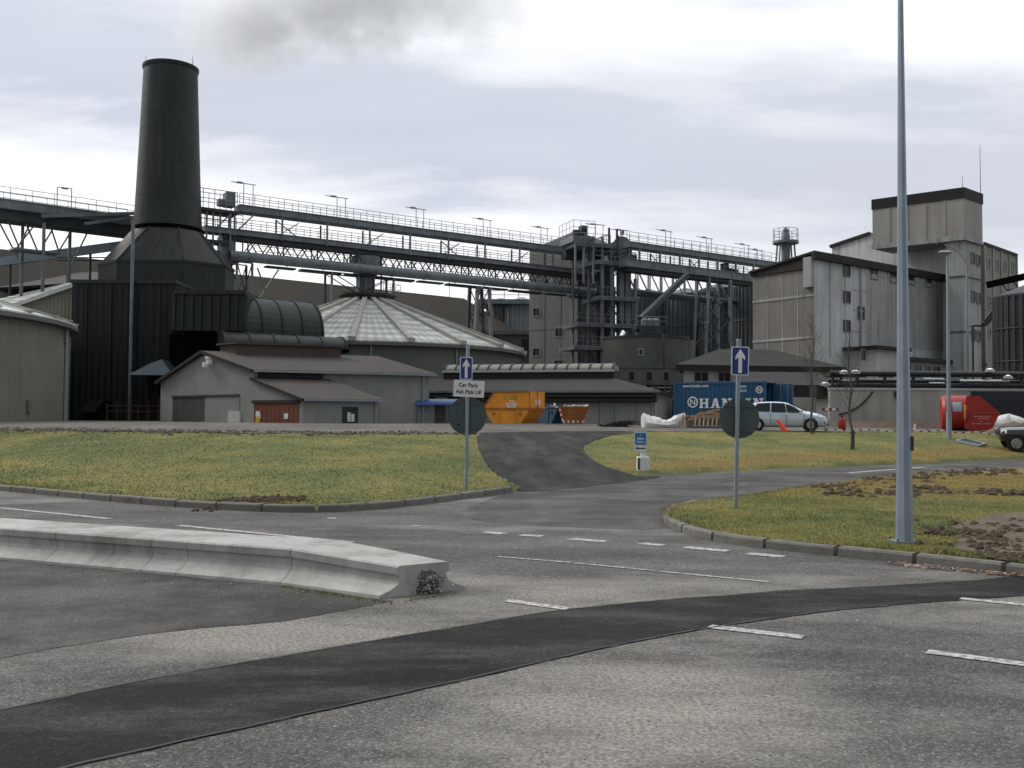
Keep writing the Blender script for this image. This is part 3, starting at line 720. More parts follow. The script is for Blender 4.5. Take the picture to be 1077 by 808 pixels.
for k in range(1, 5):
    m = MB(); z = zneck + (ztop - zneck) * k / 5; rr = 3.2 - .70 * (k / 5) ** .85; m.lathe((cx, cy), [(rr - .02, z - .03), (rr + .015, z), (rr - .02, z + .03)], 48); m.build('weld_ring', M['stack'], r, True)
for dx in (-2.45, 2.1):
    m = MB(); m.tube((cx + dx, cy, ztop - .3), (cx + dx, cy, ztop + 1.15), .035, .02, 5); m.build('lightning_rod', M['steel_dk'], r)
m = MB(); i0 = 0
for i in (0, 6, 42): 
    m.bar(R1[i], Rn[i], .16, .16)
loft(m, [(p[0] * 1 + (p[0] - cx) * .012, p[1] + (p[1] - cy) * .012, p[2] - .15) for p in R1], [(p[0] + (p[0] - cx) * .012, p[1] + (p[1] - cy) * .012, p[2] + .1) for p in R1])
m.build('seam', M['stack'], r)
# ---- barrel hoods
def barrel(nm, pxs, Ys, py_top, py_bot, quarter_d, label, nrib):
    p0 = V(PX(pxs[0], Ys[0]), Ys[0], 0); p1 = V(PX(pxs[1], Ys[1]), Ys[1], 0)
    ax = (p1 - p0); L_ = ax.length; ax = ax / L_; nb = V(-ax.y, ax.x, 0)
    fr = Fr(p0, ax, nb); zt = PZ(pxs[0], py_top, Ys[0]); zb = PZ(pxs[0], py_bot, Ys[0]); hgt = zt - zb
    r = thing('ventilation_hood', label, 'industrial hood', (p0.x, p0.y, zb))
    prof = [(quarter_d * (1 - math.cos(a)) if True else 0, zb + hgt * math.sin(a)) for a in np.linspace(0, math.pi / 2, 11)]
    prof += [(quarter_d * 1.6, zt), (quarter_d * 1.6, zb)]
    m = MB(fr); m.prism(prof, 0, L_, 's'); m.build('shell', M['dark_roof'], r)
    for k in range(nrib + 1):
        s = L_ * k / nrib; m = MB(fr)
        for (a, z), (a2, z2) in zip(prof[:11], prof[1:12]):
            m.bar(fr(s, a, z), fr(s, a2, z2), .16, .16)
        m.build('hoop', M['stack'], r)
    m = MB(fr); m.box(-.15, L_ + .15, -.15, quarter_d * 1.6, zb - .28, zb - .005); m.build('skirt', M['black'], r)
    for s in (.6, L_ - .6):
        m = MB(fr); m.tube(fr(s, 3, GZ - .3), fr(s, 3, zb - .2), .25, .25, 8); m.build('leg', M['black'], r)
    return r
barrel('h', (254, 339), (83, 87.5), 308.5, 351, 2.9, 'dark green barrel hood with hoop ribs beside the boiler house, the upper of two', 4)
barrel('h', (236, 364), (80.5, 86), 347.5, 362, 1.5, 'low dark ribbed hood sticking out above the grey shed, the lower of two', 5)
# ---- slate blue canopy
xa, xb, yb = PX(136, 82), PX(176, 82), 82
r = thing('entrance_canopy', 'slate blue folded canopy on posts in the shadow of the boiler house', 'canopy', (xa, yb, GZ))
zb, zt2 = PZ(150, 394.5, yb), PZ(150, 381, yb)
m = MB(); A = [(xa - .2, yb, zb), (xb + .4, yb, zb), (xb + .4, yb + 4, zb), (xa - .2, yb + 4, zb)]; T = [(xa + 1.4, yb + .9, zt2), (xb - .9, yb + .9, zt2 + .3), (xb - .9, yb + 3, zt2 + .3), (xa + 1.4, yb + 3, zt2)]
m.add(A + T, [(0, 1, 5, 4), (1, 2, 6, 5), (2, 3, 7, 6), (3, 0, 4, 7), (4, 5, 6, 7), (3, 2, 1, 0)]); m.build('roof', M['canopy_slate'], r)
for x, y in ((xa, yb + .2), (xb, yb + .2), (xa, yb + 3.8), (xb, yb + 3.8)):
    m = MB(); m.tube((x, y, GZ), (x, y, zb), .07, .07, 6); m.build('post', M['steel_dk'], r)
# ---- grey shed in front
YC = 67
C = B(265.5, YC, GZ); Rt = B(451, 71.6, GZ); Lf = B(168.5, 75.0, GZ)
fr, la, lb = frame_of(C, Rt, Lf)
ze = PZ(265.5, 388.5, YC); zr = PZ(221, 371.5, 71.5)
r = thing('rendered_shed', 'grey rendered gabled shed with lean-to, red doors and brown fibre cement roof', 'shed', C)
m = MB(fr); m.prism([(0, GZ - .3), (lb, GZ - .3), (lb, ze - .55), (lb / 2, zr - .12), (0, ze)], 0, la, 's'); m.build('wall', M['render'], r)
m = MB(fr); th = .14
m.slab([fr(-.25, -.35, ze - .02), fr(la + .3, -.35, ze - .02), fr(la + .3, lb / 2, zr + .12), fr(-.25, lb / 2, zr + .12)], th)
m.slab([fr(-.25, lb + .3, ze - .62), fr(la + .3, lb + .3, ze - .62), fr(la + .3, lb / 2 + .003, zr + .115), fr(-.25, lb / 2 + .003, zr + .115)], th)
rf = m.build('roof', M['grey_roof'], r)
m = MB(fr); m.box(1.6, la * .74, lb / 2 - 1.0, lb / 2 + 1.0, zr - .25, zr + .62); m.box(1.4, la * .75, lb / 2 - 1.2, lb / 2 + 1.2, zr + .622, zr + .74); m.build('ridge_vent', mk('brown_ridge_vent', (.075, .055, .042), .8, .2, 1), rf)
m = MB(fr)
m.bar(fr(-.28, -.3, ze - .1), fr(-.28, lb / 2, zr + .05), .09, .22); m.bar(fr(-.28, lb + .3, ze - .7), fr(-.28, lb / 2, zr + .05), .09, .22)
m.build('bargeboard', M['brown_fascia'], r)
m = MB(fr); m.bar(fr(-.2, -.42, ze - .12), fr(la + .3, -.42, ze - .12), .14, .14); m.build('gutter', M['galv_far'], r)
m = MB(fr); m.tube(fr(la - .5, -.12, GZ), fr(la - .5, -.12, ze - .2), .08, .08, 6); m.build('downpipe', M['galv_far'], r)
# lean-to (continues the gable plane towards the camera)
p320 = None
lw = 0.0
for k in range(200):           # how far the lean-to reaches along -t until column 320
    q = fr(0, -k * .05, 0)
    if CX + F * q.x / q.y >= 318: lw = k * .05; break
zle = PZ(320, 419, fr(0, -lw, 0).y); zlt = PZ(266, 399, YC)
ll = 0.0
for k in range(400):
    q = fr(k * .05, -lw, 0)
    if CX + F * q.x / q.y >= 397: ll = k * .05; break
m = MB(fr); m.prism([(-lw, GZ - .3), (-.002, GZ - .3), (-.002, zlt - .1), (-lw, zle)], .004, ll, 's'); lt = m.build('lean_to_wall', M['render'], r)
m = MB(fr); m.slab([fr(-.2, -lw - .3, zle - .02), fr(ll + .25, -lw - .3, zle - .02), fr(ll + .25, -.003, zlt + .12), fr(-.2, -.003, zlt + .12)], .12); m.build('lean_to_roof', M['grey_roof'], r)
m = MB(fr); m.bar(fr(-.22, -lw - .3, zle - .1), fr(-.22, -.01, zlt + .04), .08, .2); m.build('lean_to_bargeboard', M['brown_fascia'], r)
m = MB(fr); m.bar(fr(-.1, -lw - .36, zle - .1), fr(ll + .25, -lw - .36, zle - .1), .12, .12); m.tube(fr(ll - .2, -lw - .08, GZ), fr(ll - .2, -lw - .08, zle - .1), .07, .07, 6); m.build('lean_to_gutter', M['galv_far'], r)
m = MB(fr); m.box(.3, ll * .93, -.25, -.004, zlt + .13, zlt + .45); m.build('flashing', M['brown_fascia'], r)
def t_at(px, s=0.0):   # t along gable plane for a column
    best = min(range(-400, 600), key=lambda k: abs(CX + F * fr(s, k * .05, 0).x / fr(s, k * .05, 0).y - px)); return best * .05
def s_at(px, t):
    best = min(range(-50, 900), key=lambda k: abs(CX + F * fr(k * .05, t, 0).x / fr(k * .05, t, 0).y - px)); return best * .05
def zz(py, s, t): q = fr(s, t, 0); px = CX + F * q.x / q.y; return PZ(px, py, q.y)
ta, tb, tm = t_at(315), t_at(268), t_at(291)
zd = zz(424.5, 0, (ta + tb) / 2)
for t0, t1 in ((ta, tm), (tm, tb)):
    m = MB(fr); m.box(-.07, .02, t0 + .02, t1 - .02, GZ + .05, zd); d = m.build('door', M['red_door'], r)
    tag(d, 'faded red sliding door under a dark lintel')
    m = MB(fr)
    for k in range(1, 5): tt = t0 + (t1 - t0) * k / 5; m.box(-.085, -.071, tt - .015, tt + .015, GZ + .1, zd - .06)
    m.build('door_rib', M['red_door'], d)
    tc_ = t0 + (t1 - t0) * (.75 if t0 == tm else .5)
    m = MB(fr); m.box(-.1, -.086, tc_ - .22, tc_ + .22, zd - 1.0, zd - .65); m.build('notice', M['sign_wh'], d)
    if t0 == tm:
        m = MB(fr); m.box(-.102, -.087, t1 - .75, t1 - .3, zd - 1.25, zd - .85); m.build('warning_notice', plain('yellow_notice', (.55, .38, .02)), d)
        m = MB(fr); m.box(-.102, -.087, t1 - .75, t1 - .3, zd - .845, zd - .5); m.build('notice', M['sign_wh'], d)
m = MB(fr); m.box(-.14, .02, ta - .15, tb + .15, zd + .02, zd + .22); m.build('lintel', M['brown_fascia'], r)
ta, tb = t_at(216), t_at(182.5); zd = zz(418, 0, (ta + tb) / 2)
m = MB(fr); m.box(-.06, .02, ta, tb, GZ, zd); d = m.build('sliding_door', mk('grey_sliding_door', (.055, .055, .053), .7, .3, 2, .5), r)
m = MB(fr); m.box(-.12, .02, t_at(252), tb + .1, zd + .01, zd + .15); m.build('door_rail', M['steel_dk'], r)
m = MB(fr); m.box(-.05, .02, t_at(252), ta - .02, GZ, zd - .03); m.build('painted_panel', M['render'], r)
m = MB(fr); m.box(-.1, .02, t_at(254), t_at(242), GZ, zd - 1.0); m.build('meter_box', M['render_lt'], r)
tt = t_at(223); z = zz(378, 0, tt)
m = MB(fr); m.box(-.45, .0, tt - .12, tt + .12, z, z + .2); m.box(-.5, -.2, tt - .35, tt - .08, z - .35, z - .05); m.box(-.5, -.2, tt + .1, tt + .36, z - .55, z - .2); m.build('floodlight', M['white'], r)
s0, s1 = s_at(360, -lw), s_at(376.5, -lw); zd = zz(428, s0, -lw)
m = MB(fr); m.box(s0, s1, -lw - .06, -lw + .02, GZ, zd); d = m.build('door', M['green_door'], r); tag(d, 'dark green personnel door on the lean-to')
m = MB(fr); m.box(s0 + .3, s0 + .5, -lw - .075, -lw - .061, zd - .95, zd - .35); m.box(s0 + .55, s0 + .75, -lw - .075, -lw - .061, zd - .95, zd - .45); m.build('notice', M['sign_wh'], d)
# ---- great brown roof behind
A = V(PX(-60, 106), 106, 0); Bq = V(PX(487, 152), 152, 0); ax = (Bq - A).normalized(); L_ = (Bq - A).length; nb = V(ax.y, -ax.x, 0)
fr = Fr(A, ax, nb); zr = PZ(487, 314, 152); zr0 = PZ(-60, 262, 106)
r = thing('warehouse', 'vast warehouse with a weathered brown sheet roof behind the conical store', 'warehouse', (A.x, A.y, GZ))
zr_at = lambda s: zr
m = MB(fr); m.box(0, L_ + 6, -14, 14, GZ - .3, 8.6); m.build('wall', M['conc_gr'], r)
m = MB(fr); m.slab([fr(0, 15, 8.4), fr(L_ + 12, 15, 8.4), fr(L_, 0, zr), fr(0, 0, zr)], .3); m.slab([fr(0, -15, 8.4), fr(L_ + 12, -15, 8.4), fr(L_, -.01, zr), fr(0, -.01, zr)], .3)
m.slab([fr(L_ + 12.01, 15, 8.4), fr(L_ + 12.01, -15, 8.4), fr(L_ + .02, 0, zr)], .3); m.build('roof', M['brown_roof'], r)
# ---- long low building with a barrel rooflight
C = B(689, 75, GZ); Lf_ = B(430, 80, GZ)
ax = (Lf_ - C); La = Vector((ax.x, ax.y)).length; ax = ax / La; nb = V(ax.y, -ax.x, 0)
if nb.y < 0: nb = -nb
fr = Fr(C, ax, nb); ze = PZ(689, 411, 75)
r = thing('low_workshop', 'long low workshop with dark roof, black eaves pipe and a barrel rooflight', 'workshop', C)
D = 13
m = MB(fr); m.box(0, La + 4, 0, D, GZ - .3, ze - .1); m.build('wall', M['render'], r)
zm = PZ(632, 397, 80)
m = MB(fr); m.slab([fr(-.5, -.7, ze), fr(La + 4, -.7, ze), fr(La + 4, 5.2, zm), fr(4.0, 5.2, zm)], .18)
m.slab([fr(-.5, -.71, ze - .004), fr(4.0, 5.2, zm - .004), fr(4.0, 8.4, zm - .004), fr(-.5, D + .7, ze - .004)], .18)
m.slab([fr(-.5, D + .7, ze), fr(La + 4, D + .7, ze), fr(La + 4, 8.2, zm), fr(4.0, 8.2, zm)], .18); rf = m.build('roof', M['dark_sheet'], r)
su0 = 3.9; zu = PZ(632, 388.5, 80.3)
m = MB(fr); m.box(su0, La - 1.2, 5.0, 8.4, zm - .5, zu); up = m.build('rooflight_upstand', M['brown_fascia'], r)
m = MB(fr); m.box(su0 - .05, La - 1.1, 4.88, 4.998, zu - .16, zu + .02); m.build('flashing', M['flash'], up)
prof = [(6.7 - 1.75 * math.cos(a), zu + .6 * math.sin(a)) for a in np.linspace(0, math.pi, 13)]
m = MB(fr); m.prism(prof, su0 + .1, La - 1.3, 's'); m.build('barrel_rooflight', M['skylight'], r)
nr = 15
for k in range(nr + 1):
    s = su0 + .1 + (La - 1.4 - su0) * k / nr; m = MB(fr)
    for (a, z), (a2, z2) in zip(prof[:8], prof[1:9]): m.bar(fr(s, a, z + .03), fr(s, a2, z2 + .03), .13, .1)
    m.build('rooflight_rib', M['steel_dk'], r)
m = MB(fr); m.tube(fr(-.2, -.55, ze - .42), fr(La - .2, -.55, ze - .42), .17, .17, 8); m.tube(fr(-.2, -.45, ze - .75), fr(La - .5, -.45, ze - .75), .13, .13, 8); m.build('eaves_pipe', M['pipe_bk'], r)
m = MB(fr); m.bar(fr(-.5, -.8, ze - .08), fr(La + 4, -.8, ze - .08), .14, .16); m.build('gutter', M['steel'], r)
for px in (645, 686.5):
    q = min((k * .05 for k in range(0, 500)), key=lambda s: abs(CX + F * fr(s, 0, 0).x / fr(s, 0, 0).y - px)); m = MB(fr); m.tube(fr(q, -.1, GZ), fr(q, -.1, ze - .1), .07, .07, 6); m.build('downpipe', M['galv_far'], r)
m = MB(fr)
for k in range(7):
    s = La * (k + .5) / 7; m.box(s, s + .03, -.012, -.0, GZ, ze - .1)
m.build('wall_joint', M['steel_dk'], r)
# blue canopy in front of it
xa, xb, yb = PX(437, 71), PX(482, 71), 71
r = thing('blue_canopy', 'blue barrel canopy on thin posts between the grey shed and the orange skip', 'canopy', (xa, yb, GZ))
zb = PZ(440, 426, yb); m = MB()
prof = [(yb + 1.0 - 1.0 * math.cos(a), zb + .45 * math.sin(a)) for a in np.linspace(0, math.pi, 13)]
m.prism(prof, xa, xb, 's'); m.build('roof', M['canopy_blue'], r, True)
for x in (xa + .1, xa + 2.2, xb - .1):
    for y in (yb + .1, yb + 1.9):
        m = MB(); m.tube((x, y, GZ), (x, y, zb), .05, .05, 6); m.build('post', M['steel'], r)
m = MB(); xm = PX(457, 72.6); m.box(xm, xm + .9, 72.5, 72.9, GZ, GZ + 2.0); m.build('door_leaf', M['frame'], r)
# ---- concrete elevator building behind the conveyors
C = B(607, 128, GZ); Lf = B(556, 132.5, GZ); Rt = B(646, 139, GZ)
fr, la, lb = frame_of(C, Rt, Lf)
zt, ztl = PZ(603, 243, 128), PZ(556, 263, 132.5)
r = thing('elevator_building', 'tall plain concrete elevator house behind the conveyor bridge', 'industrial building', C)
m = MB(fr); m.prism([(0, GZ - .3), (lb, GZ - .3), (lb, ztl), (.6, zt), (0, zt)], 0, la, 's'); m.build('wall', M['tower_conc'], r)
m = MB(fr)
for k in range(1, 3): m.box(-.03, .0, lb * k / 3 - .04, lb * k / 3 + .04, GZ, ztl - .1)
for py in (300, 345): z = PZ(607, py, 128); m.box(-.025, 0, .0, lb, z - .04, z + .04)
m.build('panel_joint', M['conc_gr'], r)
def tw(pxa, pxb, py0, py1):
    tf = lambda px: min((k * .02 for k in range(0, 600)), key=lambda t: abs(CX + F * fr(0, t, 0).x / fr(0, t, 0).y - px))
    t0, t1 = tf(pxb), tf(pxa); q = fr(0, t0, 0); window(r, fr, 't', t0, t1, PZ(pxa, py1, q.y), PZ(pxa, py0, q.y), 0, 1, M['frame_wh'])
tw(560.5, 567, 324, 332); tw(584, 591.5, 345, 353.5); tw(560.5, 567, 366.5, 374); tw(583, 592, 379, 386)
m = MB(fr); m.box(.4, la, -.15, -.003, GZ + 3, PZ(607, 290, 128)); m.build('frame_shade_sheet', M['steel_dk'], r)  # dark sheet paints in the shadow of the steel frame on this face
# lower block at the left and pale silos behind
r = thing('annex_block', 'low greenish block with a flat slab roof left of the elevator house', 'industrial building', B(535, 137, GZ))
m = MB(); x0, x1 = PX(512, 137), PX(560, 137); z1 = PZ(535, 352, 137); m.box(x0, x1, 137, 146, GZ - .3, z1); m.build('wall', M['conc_gr'], r)
m = MB(); m.box(x0 - .4, x1 + .2, 136.5, 146.4, z1, z1 + .5); m.build('roof_slab', M['frame'], r)
window(r, Fr((x0, 137), (1, 0), (0, 1)), 's', x1 - x0 - 1.6, x1 - x0 - .5, z1 - 3, z1 - .6, 0, 0)
# ---- silos
def silo(px, R, Y, ytop, mat, label, nrib=36, zroof=1.2, group='tall ribbed storage silos'):
    x = PX(px, Y); r = thing('silo', label, 'silo', (x, Y, GZ), group); zt = PZ(px, ytop, Y)
    m = MB(); m.lathe((x, Y), [(R, GZ - .3), (R, zt)], 48); m.build('shell', mat, r, True)
    m = MB(); m.lathe((x, Y), [(R + .1, zt - .1), (R + .1, zt + .1), (.5, zt + zroof)], 48); m.build('roof', mat, r, True)
    m = MB()
    for i in range(nrib):
        a = 2 * math.pi * i / nrib; d = V(math.cos(a), math.sin(a), 0); p = V(x, Y, 0) + d * R
        m.bar(V(p.x, p.y, GZ), V(p.x, p.y, zt), .26, .26)
    m.build('stiffener', mat, r)
    m = MB()
    for k in range(1, 4): z = GZ + (zt - GZ) * k / 4; m.lathe((x, Y), [(R + .14, z - .06), (R + .17, z), (R + .14, z + .06)], 48)
    m.build('hoop', mat, r)
    return r
silo(682, 3.9, 152, 313, M['silo'], 'dark ribbed silo directly right of the elevator legs')
silo(721, 3.9, 150, 312, M['silo'], 'dark ribbed silo left of the trestle legs')
silo(761, 3.5, 146, 306, M['silo'], 'dark ribbed silo seen through the trestle legs')
silo(797, 3.5, 142, 303, M['silo'], 'dark ribbed silo half hidden by the gable of the concrete mill')
silo(526, 2.2, 158, 322, M['silo_lt'], 'pale grey silo beside the end of the brown warehouse roof', 18)
silo(548, 2.6, 156, 321, M['silo_lt'], 'pale grey silo just left of the elevator house', 18)
silo(1086, 3.1, 92, 313, M['silo_bl'], 'black ribbed silo at the right edge of the site', 30)
r = thing('silo_gantry', 'flat walkway gantry over the pale grey silos', 'gantry', B(530, 152, GZ))
m = MB(); z = PZ(530, 316, 152); m.box(PX(499, 152), PX(560, 152), 152, 160, z - .5, z + .2); m.build('deck', M['steel'], r)
m = MB(); rail(m, [(PX(499, 152), 152, z + .2), (PX(560, 152), 152, z + .2)], 1.3, 2.2, .05); m.build('handrail', M['rail'], r)
for px in (503, 557):
    m = MB(); m.tube((PX(px, 152.4), 152.4, GZ), (PX(px, 152.4), 152.4, z - .4), .2, .2, 6); m.build('post', M['steel'], r)
# ---- greenish tank with windowed base
Y0 = 106; c = (PX(679, Y0 + 5), Y0 + 5); zt = PZ(680, 354, Y0)
r = thing('concrete_tank', 'greenish concrete tank on a windowed base below the inclined chute', 'tank', (c[0], c[1], GZ))
m = MB(); m.lathe(c, [(4.7, GZ - .3), (4.7, zt)], 40); m.lathe((c[0] + 1.9, c[1] + 1), [(3.6, GZ), (3.6, zt - .02)], 40); m.build('shell', M['conc_gr'], r, True)
m = MB(); m.lathe(c, [(4.8, zt), (4.8, zt + .22)], 40); m.build('rim', M['steel_dk'], r)
xa, xb, yb = PX(641, 104.5), PX(723, 104.5), 104.5; zb = PZ(680, 387, yb)
m = MB(); m.box(xa, xb, yb, yb + 6, GZ - .3, zb); m.build('base', M['conc_gr'], r)
m = MB(); m.box(xa - .1, xb + .1, yb - .1, yb + 6, zb, zb + .15); m.build('ledge', M['conc_gr'], r)
f2 = Fr((0, yb), (1, 0), (0, 1))
for a, b in ((661.5, 667), (680, 685.5), (698, 703)): window(r, f2, 's', PX(a, yb), PX(b, yb), PZ(680, 400, yb), PZ(680, 391.5, yb), 0, 0)
window(r, f2, 's', PX(672.5, yb + 1.6), PX(676.5, yb + 1.6), PZ(680, 372, yb), PZ(680, 366, yb), 1.95, 0, M['frame_wh'])
m = MB(); m.tube((PX(698, 105.6), 105.6, zb), (PX(698, 105.6), 105.6, zt + .3), .12, .12, 6); m.build('standpipe', M['steel_dk'], r)
# ------------------------------------------------------------------ concrete mill at the right
def col_s(fr, px, t=0.0, s_max=60):
    return min((k * .02 for k in range(-200, int(s_max / .02))), key=lambda s: abs(PXQ(fr(s, t, 0)) - px))
def col_t(fr, px, s=0.0, t_max=40):
    return min((k * .02 for k in range(-200, int(t_max / .02))), key=lambda t: abs(PXQ(fr(s, t, 0)) - px))
def PXQ(q): return CX + (q.x / q.y) * F * .9994
C = B(857, 100, GZ); Rt = B(1001, 116.5, GZ); Lf = B(792.5, 106.5, GZ)
fr, la, lb = frame_of(C, Rt, Lf)
zpk = PZ(847, 264.5, 100); zev = PZ(1000, 291.5, 116.5); zl = PZ(793, 287, 106.5)
r = thing('mill_building', 'grey concrete mill with dark brown roof edge and scattered small windows', 'industrial building', C)
D = lb
m = MB(fr); m.prism([(0, GZ - .3), (D, GZ - .3), (D, zl - .3), (0, zpk - .6)], 0, la, 's'); m.build('wall', M['conc_lt'], r)
# gable skin: brown panels, dark cap triangle, bracketed corner box
zc = PZ(830, 287, 102)
m = MB(fr); m.prism([(.02, GZ), (D, GZ), (D, zl - .45), (.02, zl - .45)], -.06, -.003, 's'); gb = m.build('gable_panel', M['conc_br'], r)
m = MB(fr)
for k in range(1, 4): t = D * k / 4; m.box(-.09, -.062, t - .05, t + .05, GZ, zl - .5)
for py in (314, 357): z = PZ(825, py, 103); m.box(-.13, -.064, 0.02, D, z - .12, z + .12)
m.build('panel_joint', M['conc'], gb)
tk = col_t(fr, 846)
m = MB(fr); m.prism([(1.0, zl - .43), (D + .15, zl - .43), (D + .15, zl + .1), (1.0, zpk - .1)], -.28, -.002, 's'); m.build('gable_cap', M['brown_fascia'], r)
zb0 = PZ(850, 302, 100)
m = MB(fr); m.box(-.5, .0, -.02, 1.0, zb0, zpk - .55); m.build('corner_box', M['conc'], r)
m = MB(fr); m.slab([fr(-.5, -.4, zpk), fr(la + .2, -.4, zpk - .02), fr(la + .2, D + .3, zl + .1), fr(-.5, D + .3, zl + .12)], .22); m.build('roof', M['brown_fascia'], r)
m = MB(fr); m.box(-.5, la + .2, -.45, -.005, zpk - .82, zpk - .23); m.build('fascia', M['brown_fascia'], r)
# panel grid on the long side
m = MB(fr)
for k in range(1, 10):
    s = la * k / 10; m.box(s - .05, s + .05, -.05, -.001, PZ(900, 378, 105), zpk - .85)
for py in (310, 330, 352): z = PZ(930, py, 108); m.box(la * .25, la, -.03, -.002, z - .05, z + .05)
m.build('panel_joint', M['conc'], r)
m = MB(fr); s = col_s(fr, 905); m.box(s, s + .25, -.12, -.002, PZ(905, 365, 104), zpk - .85); m.build('downpipe', M['conc'], r)
m = MB(fr); sa, sb = col_s(fr, 912), col_s(fr, 1000); m.box(sa, sb, -.028, -.001, PZ(950, 365, 109), PZ(950, 292, 109)); m.build('weathered_panel', M['conc'], r)
def mw(px, pa, pb, w=1.15):
    s = col_s(fr, px); q = fr(s, 0, 0); window(r, fr, 's', s - w / 2, s + w / 2, PZ(px, pb, q.y), PZ(px, pa, q.y), 0, 0)
for px, pa, pb in ((891, 279, 290), (891, 307, 318), (906, 323.5, 335), (891, 337.5, 348), (920, 284, 293.5), (940, 287, 297), (959.5, 290, 299), (977.5, 293, 302)): mw(px, pa, pb)
# low annexes at its foot
s0, s1 = col_s(fr, 891), col_s(fr, 925); z1 = PZ(908, 367, 100)
m = MB(fr); m.box(s0, s1 - .8, -3.6, -.01, GZ - .3, z1); an = m.build('porch', M['conc_lt'], r)
m = MB(fr); m.box(s0 - .8, s1 - .4, -4.1, -.012, z1 + .003, z1 + .35); m.build('porch_roof', M['brown_fascia'], an)
s = col_s(fr, 908, -3.6); window(r, fr, 's', s - .3, s + .3, PZ(908, 379, 100), PZ(908, 368.5, 100), -3.6, 0)
s2 = col_s(fr, 1012); z2 = PZ(960, 379, 105)
m = MB(fr); m.box(s1 - .795, s2, -2.4, -.013, GZ - .3, z2); st_ = m.build('strip_annex', M['conc'], r)
m = MB(fr); m.box(s1 - .79, s2 + .4, -2.9, -.02, z2 + .003, z2 + .4); m.build('annex_roof', M['brown_fascia'], st_)
for pa, pb in ((933, 943), (949, 958), (961, 969), (972, 979), (981, 989)):
    a, b = col_s(fr, pa, -2.4), col_s(fr, pb, -2.4); window(r, fr, 's', a, b, PZ(960, 391, 104), PZ(960, 382, 104), -2.4, 1, M['frame_wh'])
m = MB(fr); s = col_s(fr, 931, -2.4); m.box(s - .9, s - .3, -2.9, -2.41, PZ(930, 387, 104), PZ(930, 381, 104)); m.build('floodlight', M['pipe_bk'], r)
# ---- pale upper block behind
C2 = B(1003, 114.5, GZ); L2 = B(876, 127, GZ); fr2 = Fr(C2, (L2 - C2).normalized(), (.6, .8)); ln = Vector((L2 - C2).xy).length
r = thing('upper_block', 'pale concrete block with sloping roof edge between the mill roof and the tower', 'industrial building', C2)
za, zb_ = PZ(877, 258, 127), PZ(919, 245, 122)
tl = min((k * .05 for k in range(400)), key=lambda s: abs(PXQ(fr2(s, 0, 0)) - 916))
m = MB(fr2); m.prism([(0, GZ - .3), (ln, GZ - .3), (ln, za), (tl, zb_), (0, zb_)], 0, 10); m.build('wall', M['conc_lt'], r)
m = MB(fr2); m.slab([fr2(ln + .3, -.3, za + .02), fr2(ln + .3, 10, za + .02), fr2(tl, 10, zb_ + .25), fr2(tl, -.3, zb_ + .25)], .35); m.build('roof', M['brown_fascia'], r)
# ---- tower with overhanging penthouse
C3 = B(1016, 110, GZ); L3 = B(919, 116.5, GZ); R3 = B(1035.5, 113.2, GZ)
fr3, la3, lb3 = frame_of(C3, R3, L3)
zt = PZ(1016, 197.5, 110); zlow = PZ(1016, 252, 110)
r = thing('mill_tower', 'tall concrete mill tower with brown topped overhanging penthouse', 'tower', C3)
m = MB(fr3); m.box(0, la3, 0, lb3, zlow, zt - 1.15); m.build('penthouse', mk('pinkish_concrete', (.345, .325, .295), .9, .12, .3, .45, (.22, .205, .18), .2, 25, fine=.15), r)
m = MB(fr3); m.box(-.08, la3 + .08, -.08, lb3 + .08, zt - 1.148, zt + .05); m.build('parapet', M['brown_fascia'], r)
m = MB(fr3)
for k in range(1, 5): t = lb3 * k / 5; m.box(-.07, -.002, t - .05, t + .05, zlow + .05, zt - 1.2)
m.box(-.12, -.003, -.1, lb3 + .1, zlow - .05, zlow + .5); m.box(-.1, la3 + .02, -.1, -.003, zlow - .05, zlow + .25); m.build('panel_joint', M['conc'], r)
tb = col_t(fr3, 1001, .35); tb = min(max(tb, 1.2), 2.4)
m = MB(fr3); m.box(.3, la3 - .01, .25, 2.1, GZ - .3, zlow - .052); m.build('shaft', M['conc'], r)
m = MB(fr3)
for py in (292, 350): z = PZ(1020, py, 111); m.box(.2, la3 + .03, .18, 1.8, z, z + .14)
m.build('string_course', M['conc_gr'], r)
for pa, pb, y0, y1 in ((1022.5, 1026, 265.5, 275.5), (1028, 1031.5, 266.5, 276.5), (1022.5, 1026, 306, 316), (1028, 1031.5, 307, 317), (1022.5, 1026, 346.5, 356.5), (1028, 1031.5, 347, 357)):
    a, b = col_s(fr3, pa, .25), col_s(fr3, pb, .25); window(r, fr3, 's', a, b, PZ(pa, y1, 111.3), PZ(pa, y0, 111.3), .25, 0)
m = MB(fr3); m.tube(fr3(la3 + .55, .4, zt - 2.2), fr3(la3 + .55, .4, PZ(1037, 152, 113.5)), .05, .025, 5); m.bar(fr3(la3, .4, zt - 2.2), fr3(la3 + .6, .4, zt - 2.2), .08); m.bar(fr3(la3, .4, zt - .9), fr3(la3 + .6, .4, zt - .9), .08); m.build('antenna', M['steel_dk'], r)
m = MB(fr3); m.tube(fr3(.2, .2, zt), fr3(.2, .2, PZ(1015, 185, 110)), .03, .02, 5); m.build('lightning_rod', M['steel_dk'], r)
